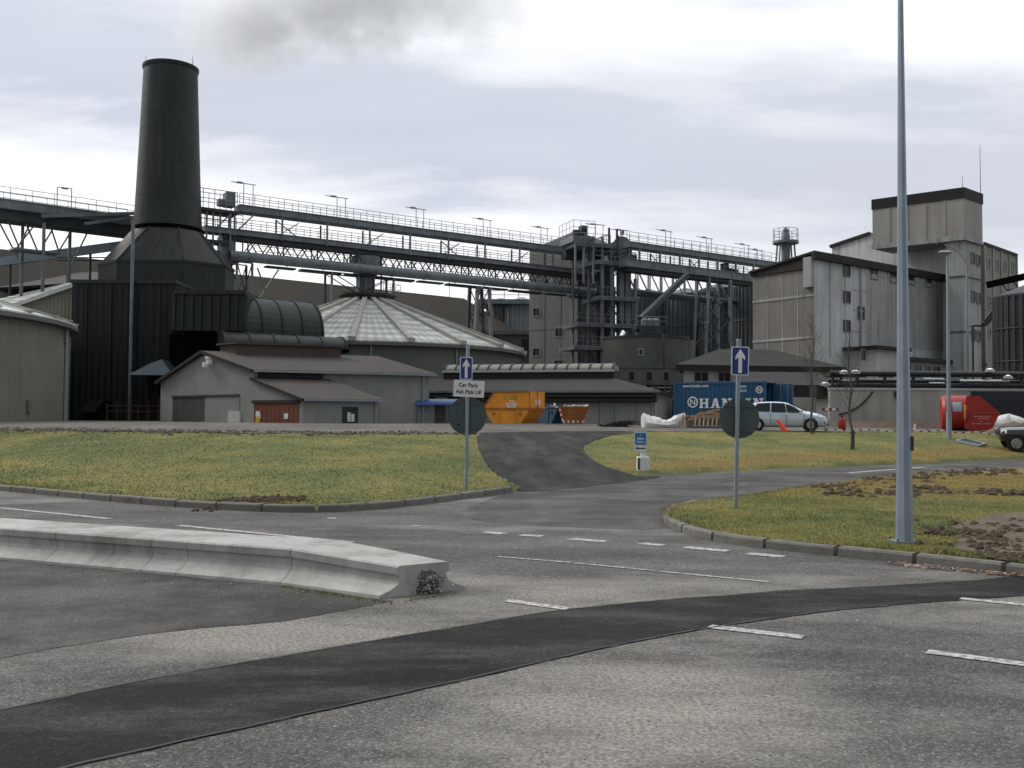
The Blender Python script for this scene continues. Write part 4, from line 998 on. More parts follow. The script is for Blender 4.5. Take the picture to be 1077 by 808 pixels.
# wall lamp arm on the tower's corner post
q = B(1018.5, 101, GZ)
r = thing('lamp_post', 'thin lamp post with a long arm reaching left in front of the tower', 'street lamp', q, 'galvanised lamp posts')
zt4 = PZ(1018, 277, 101); m = MB(); m.tube(q, (q.x, q.y, zt4), .14, .11, 10); m.build('pole', M['galv_far'], r, True)
e = P(990, 256.5, 101); m = MB(); m.path([V(q.x, q.y, zt4), V(q.x - .5, 101, zt4 + .8), V((q.x + e.x) / 2, 101, (zt4 + e.z) / 2 + .55), e], .06); m.build('arm', M['galv_far'], r)
m = MB(); m.box(e.x - .5, e.x + .25, 100.85, 101.15, e.z - .1, e.z + .12); m.build('lamp_head', M['steel_dk'], r, bevel=.04)
# ---- annex right of the tower
C5 = B(1037, 118, GZ); R5 = B(1071, 126, GZ); fr5, la5, lb5 = frame_of(C5, R5, C5 + E2 * 8)
zt = PZ(1037, 258, 118)
r = thing('annex_building', 'greenish concrete annex with rows of windows right of the tall tower', 'industrial building', C5)
m = MB(fr5); m.box(0, la5, 0, lb5, GZ - .3, zt); m.build('wall', mk('olive_concrete', (.25, .25, .20), .9, .14, .3, .5, (.15, .15, .12), .2, 25), r)
m = MB(fr5); m.box(-.1, la5 + .15, -.15, lb5, zt + .003, zt + .35); m.build('parapet', M['brown_fascia'], r)
m = MB(fr5)
for k in range(5): s = la5 * k / 4; m.box(s - .16, s + .16, -.14, -.002, GZ, zt - .05)
m.build('pier', M['conc'], r)
for k in range(4):
    for y0, y1 in ((272, 282), (312, 322), (346, 354)):
        s = la5 * (k + .5) / 4; q = fr5(s, 0, 0); px = PXQ(q); dy = 1.3 * k; window(r, fr5, 's', s - .38, s + .38, PZ(px, y1 + dy, q.y), PZ(px, y0 + dy, q.y), 0, 0, M['frame_wh'])
# escape stair and inclined pipe
r = thing('escape_stair', 'dark zigzag steel stair beside the black silo at the right', 'stair', B(1046, 96, GZ))
m = MB(); a = P(1037, 342, 96); b = P(1056, 318, 96)
for dy in (0, .9):
    m.bar(a + V(0, dy, 0), b + V(0, dy, 0), .08, .25); m.tube(a + V(0, dy, 1), b + V(0, dy, 1), .03, .03, 4)
for k in range(9): c = a + (b - a) * k / 8; m.box(c.x - .14, c.x + .14, 96, 96.9, c.z - .03, c.z + .03)
m.box(a.x - 1.2, a.x, 96, 96.9, a.z - .1, a.z); m.tube((a.x - 1.1, 96.4, GZ), (a.x - 1.1, 96.4, a.z), .1, .1, 6); m.tube((b.x - .3, 96.4, GZ), (b.x - .3, 96.4, b.z), .1, .1, 6); m.build('flight', M['steel_dk'], r)
r = thing('transfer_pipe', 'black inclined transfer pipe running from the tower out of frame', 'pipe', P(1038, 300, 104))
m = MB(); m.bar(P(1038, 300, 104), P(1100, 286, 101), .8, .6); m.build('gallery', M['black'], r)
m = MB(); m.tube(P(1060, 306, 103), P(1100, 298, 101), .12, .12, 6)
for k in range(4): m.tube(P(1052 + k * 12, 297 - k * 2.7, 103), P(1060 + k * 12, 306 - k * 2.2, 103), .07, .07, 5)
m.build('truss', M['steel_dk'], r)
# ---- roof vent stack on the mill roof
c = (PX(827, 124), 124); z0, z1 = PZ(827, 274, 124), PZ(827, 256.5, 124)
r = thing('roof_ventilator', 'round roof ventilator on splayed legs above the mill gable', 'ventilator', (c[0], c[1], z0 - 3))
for sx, sy in ((-1, -1), (1, -1), (1, 1), (-1, 1)):
    m = MB(); m.bar((c[0] + sx * 1.3, c[1] + sy * 1.0, z0 - 4), (c[0] + sx * .85, c[1] + sy * .7, z1), .15); m.build('leg', M['steel'], r)
m = MB(); m.lathe(c, [(1.6, z1), (1.6, z1 + .3)], 16); m.build('platform', M['steel'], r)
m = MB(); rail(m, [(c[0] + 1.55 * math.cos(a), c[1] + 1.55 * math.sin(a), z1 + .3) for a in np.linspace(0, 2 * math.pi, 9)], 1.5, 1.3, .035); m.build('handrail', M['rail'], r)
m = MB(); m.lathe(c, [(.55, z0 - 4), (.55, z1)], 16); m.lathe(c, [(.5, z1 + .3), (.55, z1 + 1.0), (.36, z1 + 1.3), (.40, z1 + 1.7), (.1, z1 + 2.1)], 16); m.build('pot', M['steel'], r, True)
# ---- low white shed with dark roof (centre right)
YD = 80
C = B(735, YD, GZ); 
fr = Fr((PX(719, 82), 82), (.998, .06), (.19, .98)); zE = PZ(719, 384, 82)
sR = min((k * .05 for k in range(900)), key=lambda s: abs(PXQ(fr(s, 0, 0)) - 888)); zR = PZ(757, 370, 87); sH = min((k * .05 for k in range(900)), key=lambda s: abs(PXQ(fr(s, 4.5, 0)) - 812))
r = thing('gatehouse', 'low cream walled building with a wide dark pitched roof behind the blue container', 'building', (fr.o.x, fr.o.y, GZ))
sG = min((k * .05 for k in range(900)), key=lambda s: abs(PXQ(fr(s, 4.5, 0)) - 757))
m = MB(fr); m.box(0, sR - .6, 0, 10, GZ - .3, zE - .2); m.build('wall', M['render_lt'], r)
m = MB(fr)
zr_ = zR + .2
m.slab([fr(-.6, -.9, zE), fr(sR, -.9, zE - .1), fr(sH, 4.5, zr_), fr(sG, 4.5, zr_)], .2)
m.slab([fr(-.6, -.9, zE - .003), fr(sG, 4.5, zr_ - .003), fr(-.6, 10.5, zE - .003)], .2)
m.slab([fr(-.6, 10.5, zE), fr(sR, 10.5, zE - .1), fr(sH, 4.51, zr_), fr(sG, 4.51, zr_)], .2); m.slab([fr(sR + .01, -.9, zE - .1), fr(sR + .01, 10.5, zE - .1), fr(sH + .01, 4.5, zr_)], .2); m.build('roof', M['dark_sheet'], r)
m = MB(fr); m.box(-.65, sR + .05, -.95, -.75, zE - .5, zE - .08); m.build('fascia', M['brown_fascia'], r)
for pa, pb in ((731, 744.5), (756, 768)):
    a, b = (min((k * .02 for k in range(2000)), key=lambda s: abs(PXQ(fr(s, 0, 0)) - p)) for p in (pa, pb)); window(r, fr, 's', a, b, PZ(735, 401, 82.2), PZ(735, 392, 82.2), 0, 1, M['frame_wh'])
m = MB(fr)
for pa in (752, 771, 810, 831, 868):
    a = min((k * .02 for k in range(2000)), key=lambda s: abs(PXQ(fr(s, 0, 0)) - pa)); m.box(a, a + .16, -.1, -.002, GZ, zE - .5)
m.build('downpipe', M['flash'], r)
r = thing('grey_lean_to', 'small grey roofed store in front of the cream walled building, right of the container', 'shed', B(820, 73, GZ))
xa, xb, yb = PX(765, 74), PX(878, 74), 74; z0, z1 = PZ(800, 405, 74), PZ(800, 393.5, 77)
m = MB(); m.box(xa + 2, xb - .2, yb, yb + 5, GZ - .3, z0); m.build('wall', M['render_lt'], r)
m = MB(); m.slab([(xa, yb - .4, z0), (xb, yb - .4, z0), (xb, yb + 4, z1 + .2), (xa + 2.2, yb + 4, z1 + .2)], .18); m.build('roof', M['dark_sheet'], r)
m = MB(); m.box(PX(833, 74), xb + .1, yb - .45, yb - .05, z0 - 1.0, z0 - .1); m.build('fascia', M['brown_fascia'], r)
m = MB(); m.box(PX(833.5, 74), PX(848, 74), yb - .05, yb + .02, GZ, PZ(840, 424, 74)); m.build('doorway', M['glass'], r)
r = thing('steel_cabinet', 'pale blue grey steel cabinet right of the open container end', 'cabinet', B(827, 66, GZ))
m = MB(); xa, xb = PX(819.5, 66), PX(834.5, 66); m.box(xa, xb, 66, 67.2, GZ, PZ(827, 404.5, 66)); m.build('case', M['galv_far'], r, bevel=.02)
m = MB(); m.box((xa + xb) / 2 - .01, (xa + xb) / 2 + .01, 65.985, 65.999, GZ + .1, PZ(827, 405.5, 66)); m.build('door_gap', M['pipe_bk'], r)
# ---- concrete retaining wall, hoarding
YW = 66
r = thing('retaining_wall', 'long pale concrete retaining wall below the pipe rack', 'wall', B(960, YW, GZ))
zt = PZ(960, 410.5, YW); xa = PX(873, YW)
m = MB(); m.box(xa, 64, YW, YW + .5, GZ - .3, zt); m.box(PX(832, 69), xa, YW + 3, YW + 3.4, GZ - .3, PZ(850, 418, 69)); m.build('wall', mk('stained_concrete_wall', (.33, .325, .29), .9, .18, .4, .75, (.20, .19, .15), .2, 25, fine=.2), r)
m = MB(); m.box(xa - .05, 64, YW - .06, YW + .56, zt + .002, zt + .14); m.build('coping', M['flash'], r)
m = MB(); p = P(945, 415, YW - .1); m.box(p.x - .25, p.x + .25, YW - .35, YW - .01, p.z - .2, p.z + .2); m.build('bulkhead_light', M['pipe_bk'], r)
m = MB(); pts = [P(918, 412, YW - .08), P(912, 420, YW - .09), P(903, 428, YW - .1), P(893, 433.5, YW - .1), P(882, 436, YW - .1)]; m.path(pts, .06); m.build('hose', M['pipe_bk'], r)
r = thing('dark_hoarding', 'dark blue black hoarding against the wall behind the red tank', 'hoarding', B(1050, 65, GZ))
xa = PX(1022, 65); m = MB(); m.box(xa, 50, 65, 65.12, GZ, PZ(1050, 412, 65)); m.build('panel', plain('dark_hoarding_sheet', (.014, .018, .024), .6), r)
m = MB()
for k in range(7): x = xa + .1 + k * 1.6; m.box(x, x + .1, 65.121, 65.25, GZ, PZ(1050, 413, 65))
m.build('batten', M['pipe_bk'], r)
# ---- pipe rack on the wall
YP = 66.3
r = thing('pipe_rack', 'black lagged pipes with bright steel lengths along the top of the wall', 'pipes', B(960, YP, zt))
def ppipe(px0, px1, py, rr, mat, nm, dy=0.0):
    m = MB(); z = PZ(960, py, YP + dy); m.tube((PX(px0, YP), YP + dy, z), (PX(px1, YP), YP + dy, z), rr, rr, 10); m.build(nm, mat, r, True)
for px0, px1, py, rr, dy in ((873, 1120, 393.5, .20, 0), (873, 1120, 401.5, .13, .3), (880, 1120, 405.3, .14, 0), (868, 1120, 408.8, .10, .2)): ppipe(px0, px1, py, rr, M['pipe_bk'], 'lagged_pipe', dy)
for px0, px1, py, rr in ((970, 991, 398.5, .075), (1008, 1060, 400.2, .10), (884, 898, 400.5, .06), (976, 992, 402.8, .06)): ppipe(px0, px1, py, rr, M['pipe_al'], 'bright_pipe', -.22)
for px in (876, 885, 902, 931, 961, 987, 1016, 1046, 1075):
    m = MB(); x = PX(px, YP); m.bar((x, YP, zt), (x, YP, PZ(px, 390.5, YP)), .14); m.bar((x - .5, YP - .2, PZ(px, 396.5, YP)), (x + .5, YP - .2, PZ(px, 396.5, YP)), .1); m.build('stanchion', M['pipe_bk'], r)
m = MB(); z = PZ(960, 390.5, YP)
m.box(PX(857, 67), PX(878, 67), 66.6, 68.2, PZ(870, 417, 67), PZ(870, 406, 67)); m.build('pipe_bundle', M['pipe_bk'], r)
for px, py in ((887.5, 392), (899.5, 391.8), (867.5, 404.5), (1041, 390), (1060, 397)):
    m = MB(); p = P(px, py, YP - .35); m.lathe((p.x, p.y), [(.12, p.z - .14), (.24, p.z - .1), (.26, p.z + .08), (.1, p.z + .16)], 10); m.bar((p.x - .3, p.y, p.z + .0), (p.x + .3, p.y, p.z), .14); m.build('light_fitting', M['pipe_al'], r)  # lights on the rack, their brightness put into pale metal
# dark pipework between workshop and container
r = thing('pipe_manifold', 'dark tangle of pipework in the gap left of the blue container', 'pipes', B(698, 90, GZ))
for k in range(7):
    m = MB(); z = PZ(700, 409 + k * 4.6, 90); m.tube((PX(684, 90), 90 + (k % 3) * .4, z), (PX(730, 90), 90 + (k % 3) * .4, z), .16 + .05 * (k % 2), None, 8); m.build('pipe', M['pipe_bk'], r, True)
for px in (689, 700, 706):
    m = MB(); m.bar((PX(px, 89.8), 89.8, GZ), (PX(px, 89.8), 89.8, PZ(px, 406, 90)), .2); m.build('upright', M['steel_dk'], r)
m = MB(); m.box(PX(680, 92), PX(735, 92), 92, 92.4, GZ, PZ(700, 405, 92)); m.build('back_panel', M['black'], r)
for px, py in ((691, 415), (706, 419)):
    m = MB(); p = P(px, py, 89.4); m.lathe((p.x, p.y), [(.1, p.z - .15), (.22, p.z), (.1, p.z + .15)], 10); m.build('valve', M['galv_far'], r)
# ------------------------------------------------------------------ conveyors
def sfind(fr, px, t=0.0):
    return min((k * .05 for k in range(-600, 2600)), key=lambda s: abs(PXQ(fr(s, t, 0)) - px) if fr(s, t, 0).y > 5 else 9e9)
def lampframe(fr, s, t, z, h, root, w=1.0):
    m = MB(fr)
    m.tube(fr(s, t, z), fr(s, t, z + h), .045, .045, 5); m.tube(fr(s + w, t, z), fr(s + w, t, z + h), .045, .045, 5)
    m.bar(fr(s - 1.1, t, z + h), fr(s + w + .3, t, z + h), .09, .07); m.bar(fr(s - 1.1, t + .7, z + h + .18), fr(s + w + .2, t + .7, z + h + .18), .07, .06)
    for u in (-.8, .0, w - .1): m.bar(fr(s + u, t, z + h), fr(s + u, t + .7, z + h + .18), .07, .06)
    m.box(s - .7, s - .1, t - .1, t + .25, z + h - .02, z + h + .12)
    m.build('lamp_frame', M['rail'], root)
def girder(fr, s0, s1, t0, t1, z0, z1, nm, root, mat, lip=True, step=2.1):
    m = MB(fr); m.box(s0, s1, t0, t1, z0 + .1, z1 - .1)
    m.box(s0, s1, t0 - .08, t1 + .08, z1 - .098, z1); m.box(s0, s1, t0 - .06, t1 + .06, z0, z0 + .098)
    n = int((s1 - s0) / step)
    for k in range(n + 1):
        s = s0 + (s1 - s0) * k / n; m.box(s - .04, s + .04, t0 - .05, t0 - .001, z0 + .1, z1 - .1)
    return m.build(nm, mat, root)
A = V(-28.2, 100, 0); fr = Fr(A, E1, E2)
s0, s1 = sfind(fr, 213), sfind(fr, 622)
r = thing('conveyor_bridge', 'long two deck conveyor bridge from the chimney rightwards, carrying a round tube', 'conveyor', (A.x, A.y, 18))
W = 1.7
girder(fr, s0 + 3.5, s1 + 2, 0, W, 22.5, 23.2, 'upper_deck', r, M['steel'])
girder(fr, s0, s1 + 2, 0, W, 20.05, 20.65, 'lower_deck', r, M['steel'])
m = MB(fr); m.box(s0 + 2, s1 + 2, .2, W - .2, 19.55, 20.04); m.build('belt_tray', M['steel_dk'], r)
for dk, hz in ((23.2, 1.15), (20.65, 1.05)):
    for t in (.05, W - .05):
        m = MB(fr); rail(m, [fr(s0 + (3.5 if dk > 22 else 0), t, dk), fr(s1 + 1.5, t, dk)], hz, 1.6, .032); m.build('handrail', M['rail'], r)
st_ = 5.05
k = 0; s = s0 + 3.0
while s < s1:
    for t in (.0, W):
        m = MB(fr); m.bar(fr(s + (0 if t == 0 else 0), t, 19.95), fr(s, t, 22.4), .17 if t == 0 else .15); m.build('post', M['steel'] if t == 0 else M['steel_dk'], r)  # far posts take the darker steel, their shade put into the colour
    if k % 4 == 1 or k % 4 == 3:
        for t in (W * .98,):
            m = MB(fr); m.bar(fr(s, t, 20.6), fr(s + st_ * .5, t, 22.35), .09); m.bar(fr(s, t, 22.35), fr(s + st_ * .5, t, 20.7), .09) if k % 4 == 1 else None; m.build('brace', M['steel_dk'], r)
    s += st_ ; k += 1
# tube (pipe conveyor) and the lattice that hangs it
ts0, ts1 = sfind(fr, 240, -.4), sfind(fr, 640, -.4)
m = MB(fr); m.tube(fr(ts0, -.2, 17.85), fr(ts1, -.2, 17.85), .52, .52, 20); tb = m.build('tube', M['steel'], r, True)
s = ts0 + 2
while s < ts1: 
    m = MB(fr); m.tube(fr(s - .06, -.2, 17.85), fr(s + .06, -.2, 17.85), .57, .57, 20); s += 4.1; m.build('tube_flange', M['steel'], tb, True)
m = MB(fr); s = ts0 + 4; k = 0
while s < ts1 - 4:
    L_ = 3.2 + 1.4 * (k % 2); m.box(s, s + L_, .0, .9, 17.08 - .06 * (k % 2), 17.25); s += L_ + .6; k += 1
m.build('drip_tray', M['steel_dk'], r)
m = MB(fr); s = ts0 + 2; k = 0
while s < ts1 - 2:
    for t in (.1, 1.6):
        m.bar(fr(s, t, 18.35), fr(s + .85, t, 19.6), .1); m.bar(fr(s + 1.7, t, 18.35), fr(s + .85, t, 19.6), .1)
        if k % 2 == 0: m.bar(fr(s, t, 18.2), fr(s, t, 19.6), .12)
    s += 1.9; k += 1
m.box(ts0, ts1, 1.5, 1.65, 18.2, 18.4)
m.build('lattice', M['steel_dk'], r)
m = MB(fr); rail(m, [fr(ts0 + 3, .8, 18.2), fr(ts1 - 3, .8, 18.2)], 1.1, 2.1, .03); m.build('handrail', M['rail'], r)
for px in (253, 352, 436, 507, 568):
    s = sfind(fr, px, W); lampframe(fr, s, W, 23.2, PZ(px, {253: 193, 352: 207.5, 436: 219.5, 507: 231, 568: 239.5}[px], fr(s, W, 0).y) - 23.2, r)
# head end at the left: platform, motor box, drops
m = MB(fr); m.box(s0 - 1.5, s0 + 3.4, -.2, W + .2, 22.1, 22.4); m.build('head_platform', M['steel_dk'], r)
m = MB(fr); rail(m, [fr(s0 + 3.2, -.1, 22.4), fr(s0 - 1.4, -.1, 22.4), fr(s0 - 1.4, W, 22.4), fr(s0 + 3.2, W, 22.4)], 1.9, 1.2, .04); rail(m, [fr(s0 - 1.2, .4, 20.65), fr(s0 + 4, .4, 20.65)], 1.5, 1.3, .04); m.build('handrail', M['rail'], r)
s = sfind(fr, 236)
m = MB(fr); m.box(s, s + .95, .2, 1.4, 22.9, 24.35); m.box(s - .7, s, .4, 1.2, 22.9, 23.6); m.build('motor_box', M['steel'], r, bevel=.05)
for px in (215, 222, 229, 240):
    m = MB(fr); s = sfind(fr, px); m.bar(fr(s, .1, 18), fr(s, .1, 22.3), .16); m.build('post', M['steel'], r)
m = MB(fr); s = sfind(fr, 238); m.box(s - .5, s + .9, .4, 2.0, 18.3, 19.94); m.box(s - 1.2, s + 1.2, .2, 2.2, 17.2, 18.3); m.bar(fr(s + 1.0, -.1, 20.6), fr(s + 2.6, -.1, 22.3), .14); m.bar(fr(s - 1.2, -.1, 20.6), fr(s + .4, -.1, 22.3), .14); m.build('transfer_chute', M['steel'], r)
m = MB(fr); m.box(s0 - 2.5, s0 + 1.5, 0, W, 17.3, 17.9); m.box(s0 - 2, s0 + 2.5, 0, W, 19.0, 19.3); m.build('tail_floor', M['steel_dk'], r)
# trestles
def trestle(pxs, py_base_z, label, ztop=17.2, cross=2, tt=(0, 1.7), lean=0.0, pw=.2):
    ss = [sfind(fr, p, tt[0]) for p in pxs]
    r = thing('trestle', label, 'trestle', fr(ss[0], 0, py_base_z), 'steel trestles under the conveyors')
    for t in tt:
        for i, s in enumerate(ss):
            l_ = lean * (1 if i else -1) * .3
            m = MB(fr); m.bar(fr(s + l_ * 0, t, ztop), fr(s + l_, t, py_base_z), pw); m.build('leg', M['steel'] if t == tt[0] else M['steel_dk'], r)  # rear legs use the darker steel as painted shade
        m = MB(fr); h = (ztop - py_base_z) / cross
        for k in range(cross):
            z = py_base_z + h * k
            m.bar(fr(ss[0], t, z), fr(ss[-1], t, z + h), .09); m.bar(fr(ss[-1], t, z), fr(ss[0], t, z + h), .09); m.bar(fr(ss[0], t, z + h), fr(ss[-1], t, z + h), .11)
        m.build('bracing', M['steel_dk'], r)
    return r
r2 = trestle((247, 263.5), GZ, 'pair of trestle legs just right of the chimney plinth', 17.3, 3)
m = MB(fr); sa, sb = sfind(fr, 263), sfind(fr, 291); sm = sfind(fr, 278)
m.bar(fr(sa, 0, 12.4), fr(sb, 0, 16.9), .13); m.bar(fr(sm, 0, 14.6), fr(sfind(fr, 269), 0, 16.9), .13); m.bar(fr(sa, 0, 14.7), fr(sm, 0, 14.7), .13); m.build('knee_brace', M['steel'], r2)
trestle((347.5, 413), 13.6, 'braced trestle legs around the hopper on the conical roof', 17.2, 1)
trestle((501.5, 514), GZ, 'narrow trestle between the brown roof end and the elevator house', 17.2, 5, lean=2.6, pw=.34)
# hopper on the apex of the conical store
s = sfind(fr, 389); c = fr(s, 1.3, 0)
r = thing('apex_hopper', 'flared steel hopper between the tube and the apex of the conical roof', 'hopper', (c.x, c.y, 15))
m = MB(); m.lathe(c, [(1.05, 15.3), (1.05, 17.0), (1.7, 18.2), (1.7, 19.4)], 14); m.build('body', M['steel'], r, True)
m = MB(fr); m.box(s - 2.9, s + 3.2, .1, 2.6, 15.0, 15.2); m.build('platform', M['steel_dk'], r)
m = MB(fr); 
for ds in (-1.35, -.5, .5, 1.35): m.bar(fr(s + ds, .2, 15.25), fr(s + ds, .2, 19.4), .14)
m.build('upright', M['steel'], r)
m = MB(fr); rail(m, [fr(s + 1.4, -.3, 15.25), fr(s + 3.5, -.3, 15.25), fr(s + 3.5, 3.1, 15.25)], 1.2, 1.0, .03); m.build('handrail', M['rail'], r)
# ---- second bridge to the mill
A2 = V(17.7, 122.4, 0); fr = Fr(A2, E1, E2)
s0, s1 = sfind(fr, 662), sfind(fr, 820)
r = thing('conveyor_gallery', 'two deck steel conveyor gallery from the elevator frame to the concrete mill', 'conveyor', (A2.x, A2.y, 18))
girder(fr, s0, s1, 0, W, 22.5, 23.2, 'upper_deck', r, M['steel']); sl = sfind(fr, 795)
girder(fr, s0 - .5, sl, 0, W, 20.1, 21.1, 'lower_deck', r, M['steel'])
m = MB(fr); m.box(s0, sl, .2, W, 19.6, 20.09); m.build('belt_tray', M['steel_dk'], r)
for dk in (23.2, 21.1):
    for t in (.05, W - .05):
        m = MB(fr); rail(m, [fr(s0, t, dk), fr(s1 if dk > 22 else sl, t, dk)], 1.15, 1.5, .032); m.build('handrail', M['rail'], r)
for k in range(9):
    s = s0 + 1.6 + k * 3.4
    if s > sl: break
    for t in (0, W):
        m = MB(fr); m.bar(fr(s, t, 21.0), fr(s, t, 22.4), .2 if t == 0 else .15); m.build('post', M['steel'] if t == 0 else M['steel_dk'], r)  # far side posts have shade in their darker steel colour
    if k % 2: m = MB(fr); m.bar(fr(s, W, 21.1), fr(s + 1.7, W, 22.3), .08); m.bar(fr(s, W, 22.3), fr(s + 1.7, W, 21.1), .08); m.build('brace', M['steel_dk'], r)
for px, py in ((700, 243), (743, 250.5), (783, 257.5), (797, 263)):
    s = sfind(fr, px, W); lampframe(fr, s, W, 23.2, PZ(px, py, fr(s, W, 0).y) - 23.2, r, .9)
s = sfind(fr, 765); m = MB(fr); m.box(s, s + .7, .3, 1.2, 21.1, 22.2); m.box(s + .7, s + 2.6, .4, 1.0, 21.1, 21.6); m.build('motor_box', M['steel_dk'], r)
# trestle under it
ss = (sfind(fr, 745), sfind(fr, 767))
r = thing('trestle', 'tall splayed braced trestle in front of the dark silos', 'trestle', fr(ss[0], 0, GZ), 'steel trestles under the conveyors')
for t in (-.2, 1.9):
    for i, s in enumerate(ss):
        b_ = s - (1.3 if i == 0 else -.0)
        m = MB(fr); m.bar(fr(s, t, 19.9), fr(b_, t, GZ), .36 if i else .26); m.build('leg', M['steel'], r)
    m = MB(fr); n = 5; h = 17.0 / n
    for k in range(n):
        z = GZ + h * k; f0 = 1 - k / n; f1 = 1 - (k + 1) / n
        m.bar(fr(ss[0] - 1.3 * f0, t, z), fr(ss[1], t, z + h), .13); m.bar(fr(ss[0] - 1.3 * f1, t, z + h), fr(ss[1], t, z + h), .12); m.bar(fr(ss[1], t, z), fr(ss[0] - 1.3 * f1, t, z + h), .11)
        for q in (.33, .66): m.bar(fr(ss[0] * (1 - q) + ss[1] * q - .6 * f0, t, z), fr(ss[0] * (1 - q) + ss[1] * q - .6 * f1, t, z + h), .07)
    m.build('bracing', M['steel_dk'], r)
# lattice footbridge behind
fr = Fr(A2 + E2 * 7, E1, E2); s0, s1 = sfind(fr, 655), sfind(fr, 800)
r = thing('lattice_bridge', 'open lattice pipe bridge behind the conveyor gallery, above the dark silos', 'bridge', fr(s0, 0, 18.5))
zb, zt = 18.3, 21.6
for t in (0, 2.0):
    m = MB(fr); m.bar(fr(s0, t, zb), fr(s1, t, zb), .28, .34); m.build('bottom_chord', M['steel_dk'], r)
    m = MB(fr); m.bar(fr(s0, t, zt), fr(s1, t, zt), .2); m.build('top_chord', M['steel_dk'], r)
    m = MB(fr); n = 12
    for k in range(n + 1):
        s = s0 + (s1 - s0) * k / n; m.bar(fr(s, t, zb), fr(s, t, zt), .14)
        if k < n: m.bar(fr(s, t, zt), fr(s + (s1 - s0) / n, t, zb), .1)
    m.build('lattice', M['galv_far'] if t else M['rail'], r)
m = MB(fr); m.tube(fr(s0, 1, zb + .35), fr(s1, 1, zb + .35), .22, .22, 8); m.build('pipe', M['steel'], r, True)
# ---- inclined conveyor down to the tank
r = thing('inclined_chute', 'dark inclined chute rising from the tank roof to the gallery', 'conveyor', P(672, 336, 112))
m = MB(); a, b = P(674, 335.5, 112), P(722, 290, 121); m.bar(a, b, .7, .5); m.build('casing', M['steel_dk'], r)
m = MB(); m.bar(a + V(-.02, -.38, .3), b + V(-.02, -.38, .3), .08); m.bar(a + V(-.02, -.38, -.3), b + V(-.02, -.38, -.3), .08); m.build('edge_rail', M['steel'], r)
m = MB(); z = PZ(682, 345, 111); x0, x1 = PX(669, 111), PX(701, 111); m.box(x0, x1, 111, 114, z - .15, z + .25); m.box(x0 + .4, x1 - .4, 110.9, 113, z - .7, z - .15); m.build('landing', M['steel_dk'], r)
m = MB()
for px in (678, 684, 690): p = P(px, 338.5, 111.4); m.lathe((p.x, p.y), [(.4, z + .25), (.4, p.z + .2), (.2, p.z + .4)], 10)
rail(m, [(x0, 111, z + .25), (x1, 111, z + .25)], 1.0, .8, .03); m.build('equipment', M['steel'], r)
# ---- steel elevator frame
fr = Fr((PX(633, 120.5), 120.5, 0), (.94, .34), (-.34, .94))
r = thing('elevator_tower', 'dense open steel frame with bucket elevator legs and platforms in the middle of the conveyors', 'steel tower', fr(0, 0, GZ))
sw = sfind(fr, 668); sl = sfind(fr, 602)
zz_ = lambda py: PZ(640, py, 121)
cols = [(0, 0, 251), (0, 4, 245), (sfind(fr, 643), 0, 258), (sw, 0, 292), (sw, 4, 300), (sl * .55, 4, 250), (sl * .2, 2.2, 262)]
for s, t, py in cols:
    m = MB(fr); m.bar(fr(s, t, GZ), fr(s, t, zz_(py)), .3 if t == 0 else .24); m.build('column', M['steel'], r)
for py, a, b in ((276.5, sfind(fr, 623), sw - .2), (313.5, sfind(fr, 628), sw + .4), (342, sfind(fr, 606), sw + .2), (366, sl, sfind(fr, 640)), (259, sfind(fr, 604), sfind(fr, 640))):
    z = zz_(py); m = MB(fr); m.box(a, b, -.5, 4.3, z - .32, z - .04); m.box(a - .05, b + .05, -.6, 4.4, z - .04, z + .12); m.build('platform', M['steel'], r)
    m = MB(fr); rail(m, [fr(b, 4.2, z + .1), fr(b, -.5, z + .1), fr(a, -.5, z + .1), fr(a, 4.2, z + .1)], 1.15, 1.2, .03); m.build('handrail', M['steel'] if py > 300 else M['rail'], r)
for pa, pb in ((651.5, 656.5), (658, 663.5)):
    m = MB(fr); a, b = sfind(fr, pa, .6), sfind(fr, pb, .6); m.box(a, b, .6, 1.6, GZ + 3, zz_(262)); m.build('elevator_leg', M['steel'], r)
a = sfind(fr, 634, 1.2); b = sfind(fr, 645, 1.2)
m = MB(fr); m.box(a, b, 1.2, 3.0, GZ + 2, zz_(283)); m.build('casing', M['steel_dk'], r)
# head drum
c = fr(sfind(fr, 657), .9, 0); zc, zt = zz_(262), zz_(245)
m = MB(); m.tube((c.x - .15, c.y - 1.3, zc + .55), (c.x + .35, c.y + 1.2, zc + .55), 1.05, 1.05, 18); m.build('head_drum', M['steel'], r, True)
s_ = sfind(fr, 657); m = MB(fr); m.box(s_ - .95, s_ + .95, .0, 1.9, zz_(276), zc + .55); m.box(s_ - .15, s_ + .2, .6, 1.1, zt, zt + .6); m.box(s_ - .9, s_ + 1.5, -.3, -.05, zz_(275), zz_(267)); m.build('head_casing', M['steel'], r)
for px, y0, y1 in ((640, 273, 240.5), (648.5, 273, 241.5)):
    m = MB(fr); s = sfind(fr, px, -.3); m.bar(fr(s, -.3, zz_(y0)), fr(s, -.3, zz_(y1)), .2); m.build('post', M['steel_dk'], r)
m = MB(fr); a, b = fr(sfind(fr, 629), 1, zz_(270)), fr(sfind(fr, 651), 1, zz_(256)); m.tube(a, b, .62, .5, 12); m.tube(a - V(.5, 0, .0), a, .45, .6, 12); m.build('discharge_chute', M['steel_dk'], r, True)
m = MB(fr)
for pa, ya, pb, yb in ((643, 262, 649, 275), (640, 276, 636, 266), (646, 276, 650, 262), (605, 262, 640, 247), (633, 343, 641, 320), (652, 341, 640, 318), (643, 276, 649, 248)): m.bar(fr(sfind(fr, pa), -.35, zz_(ya)), fr(sfind(fr, pb), -.35, zz_(yb)), .13)
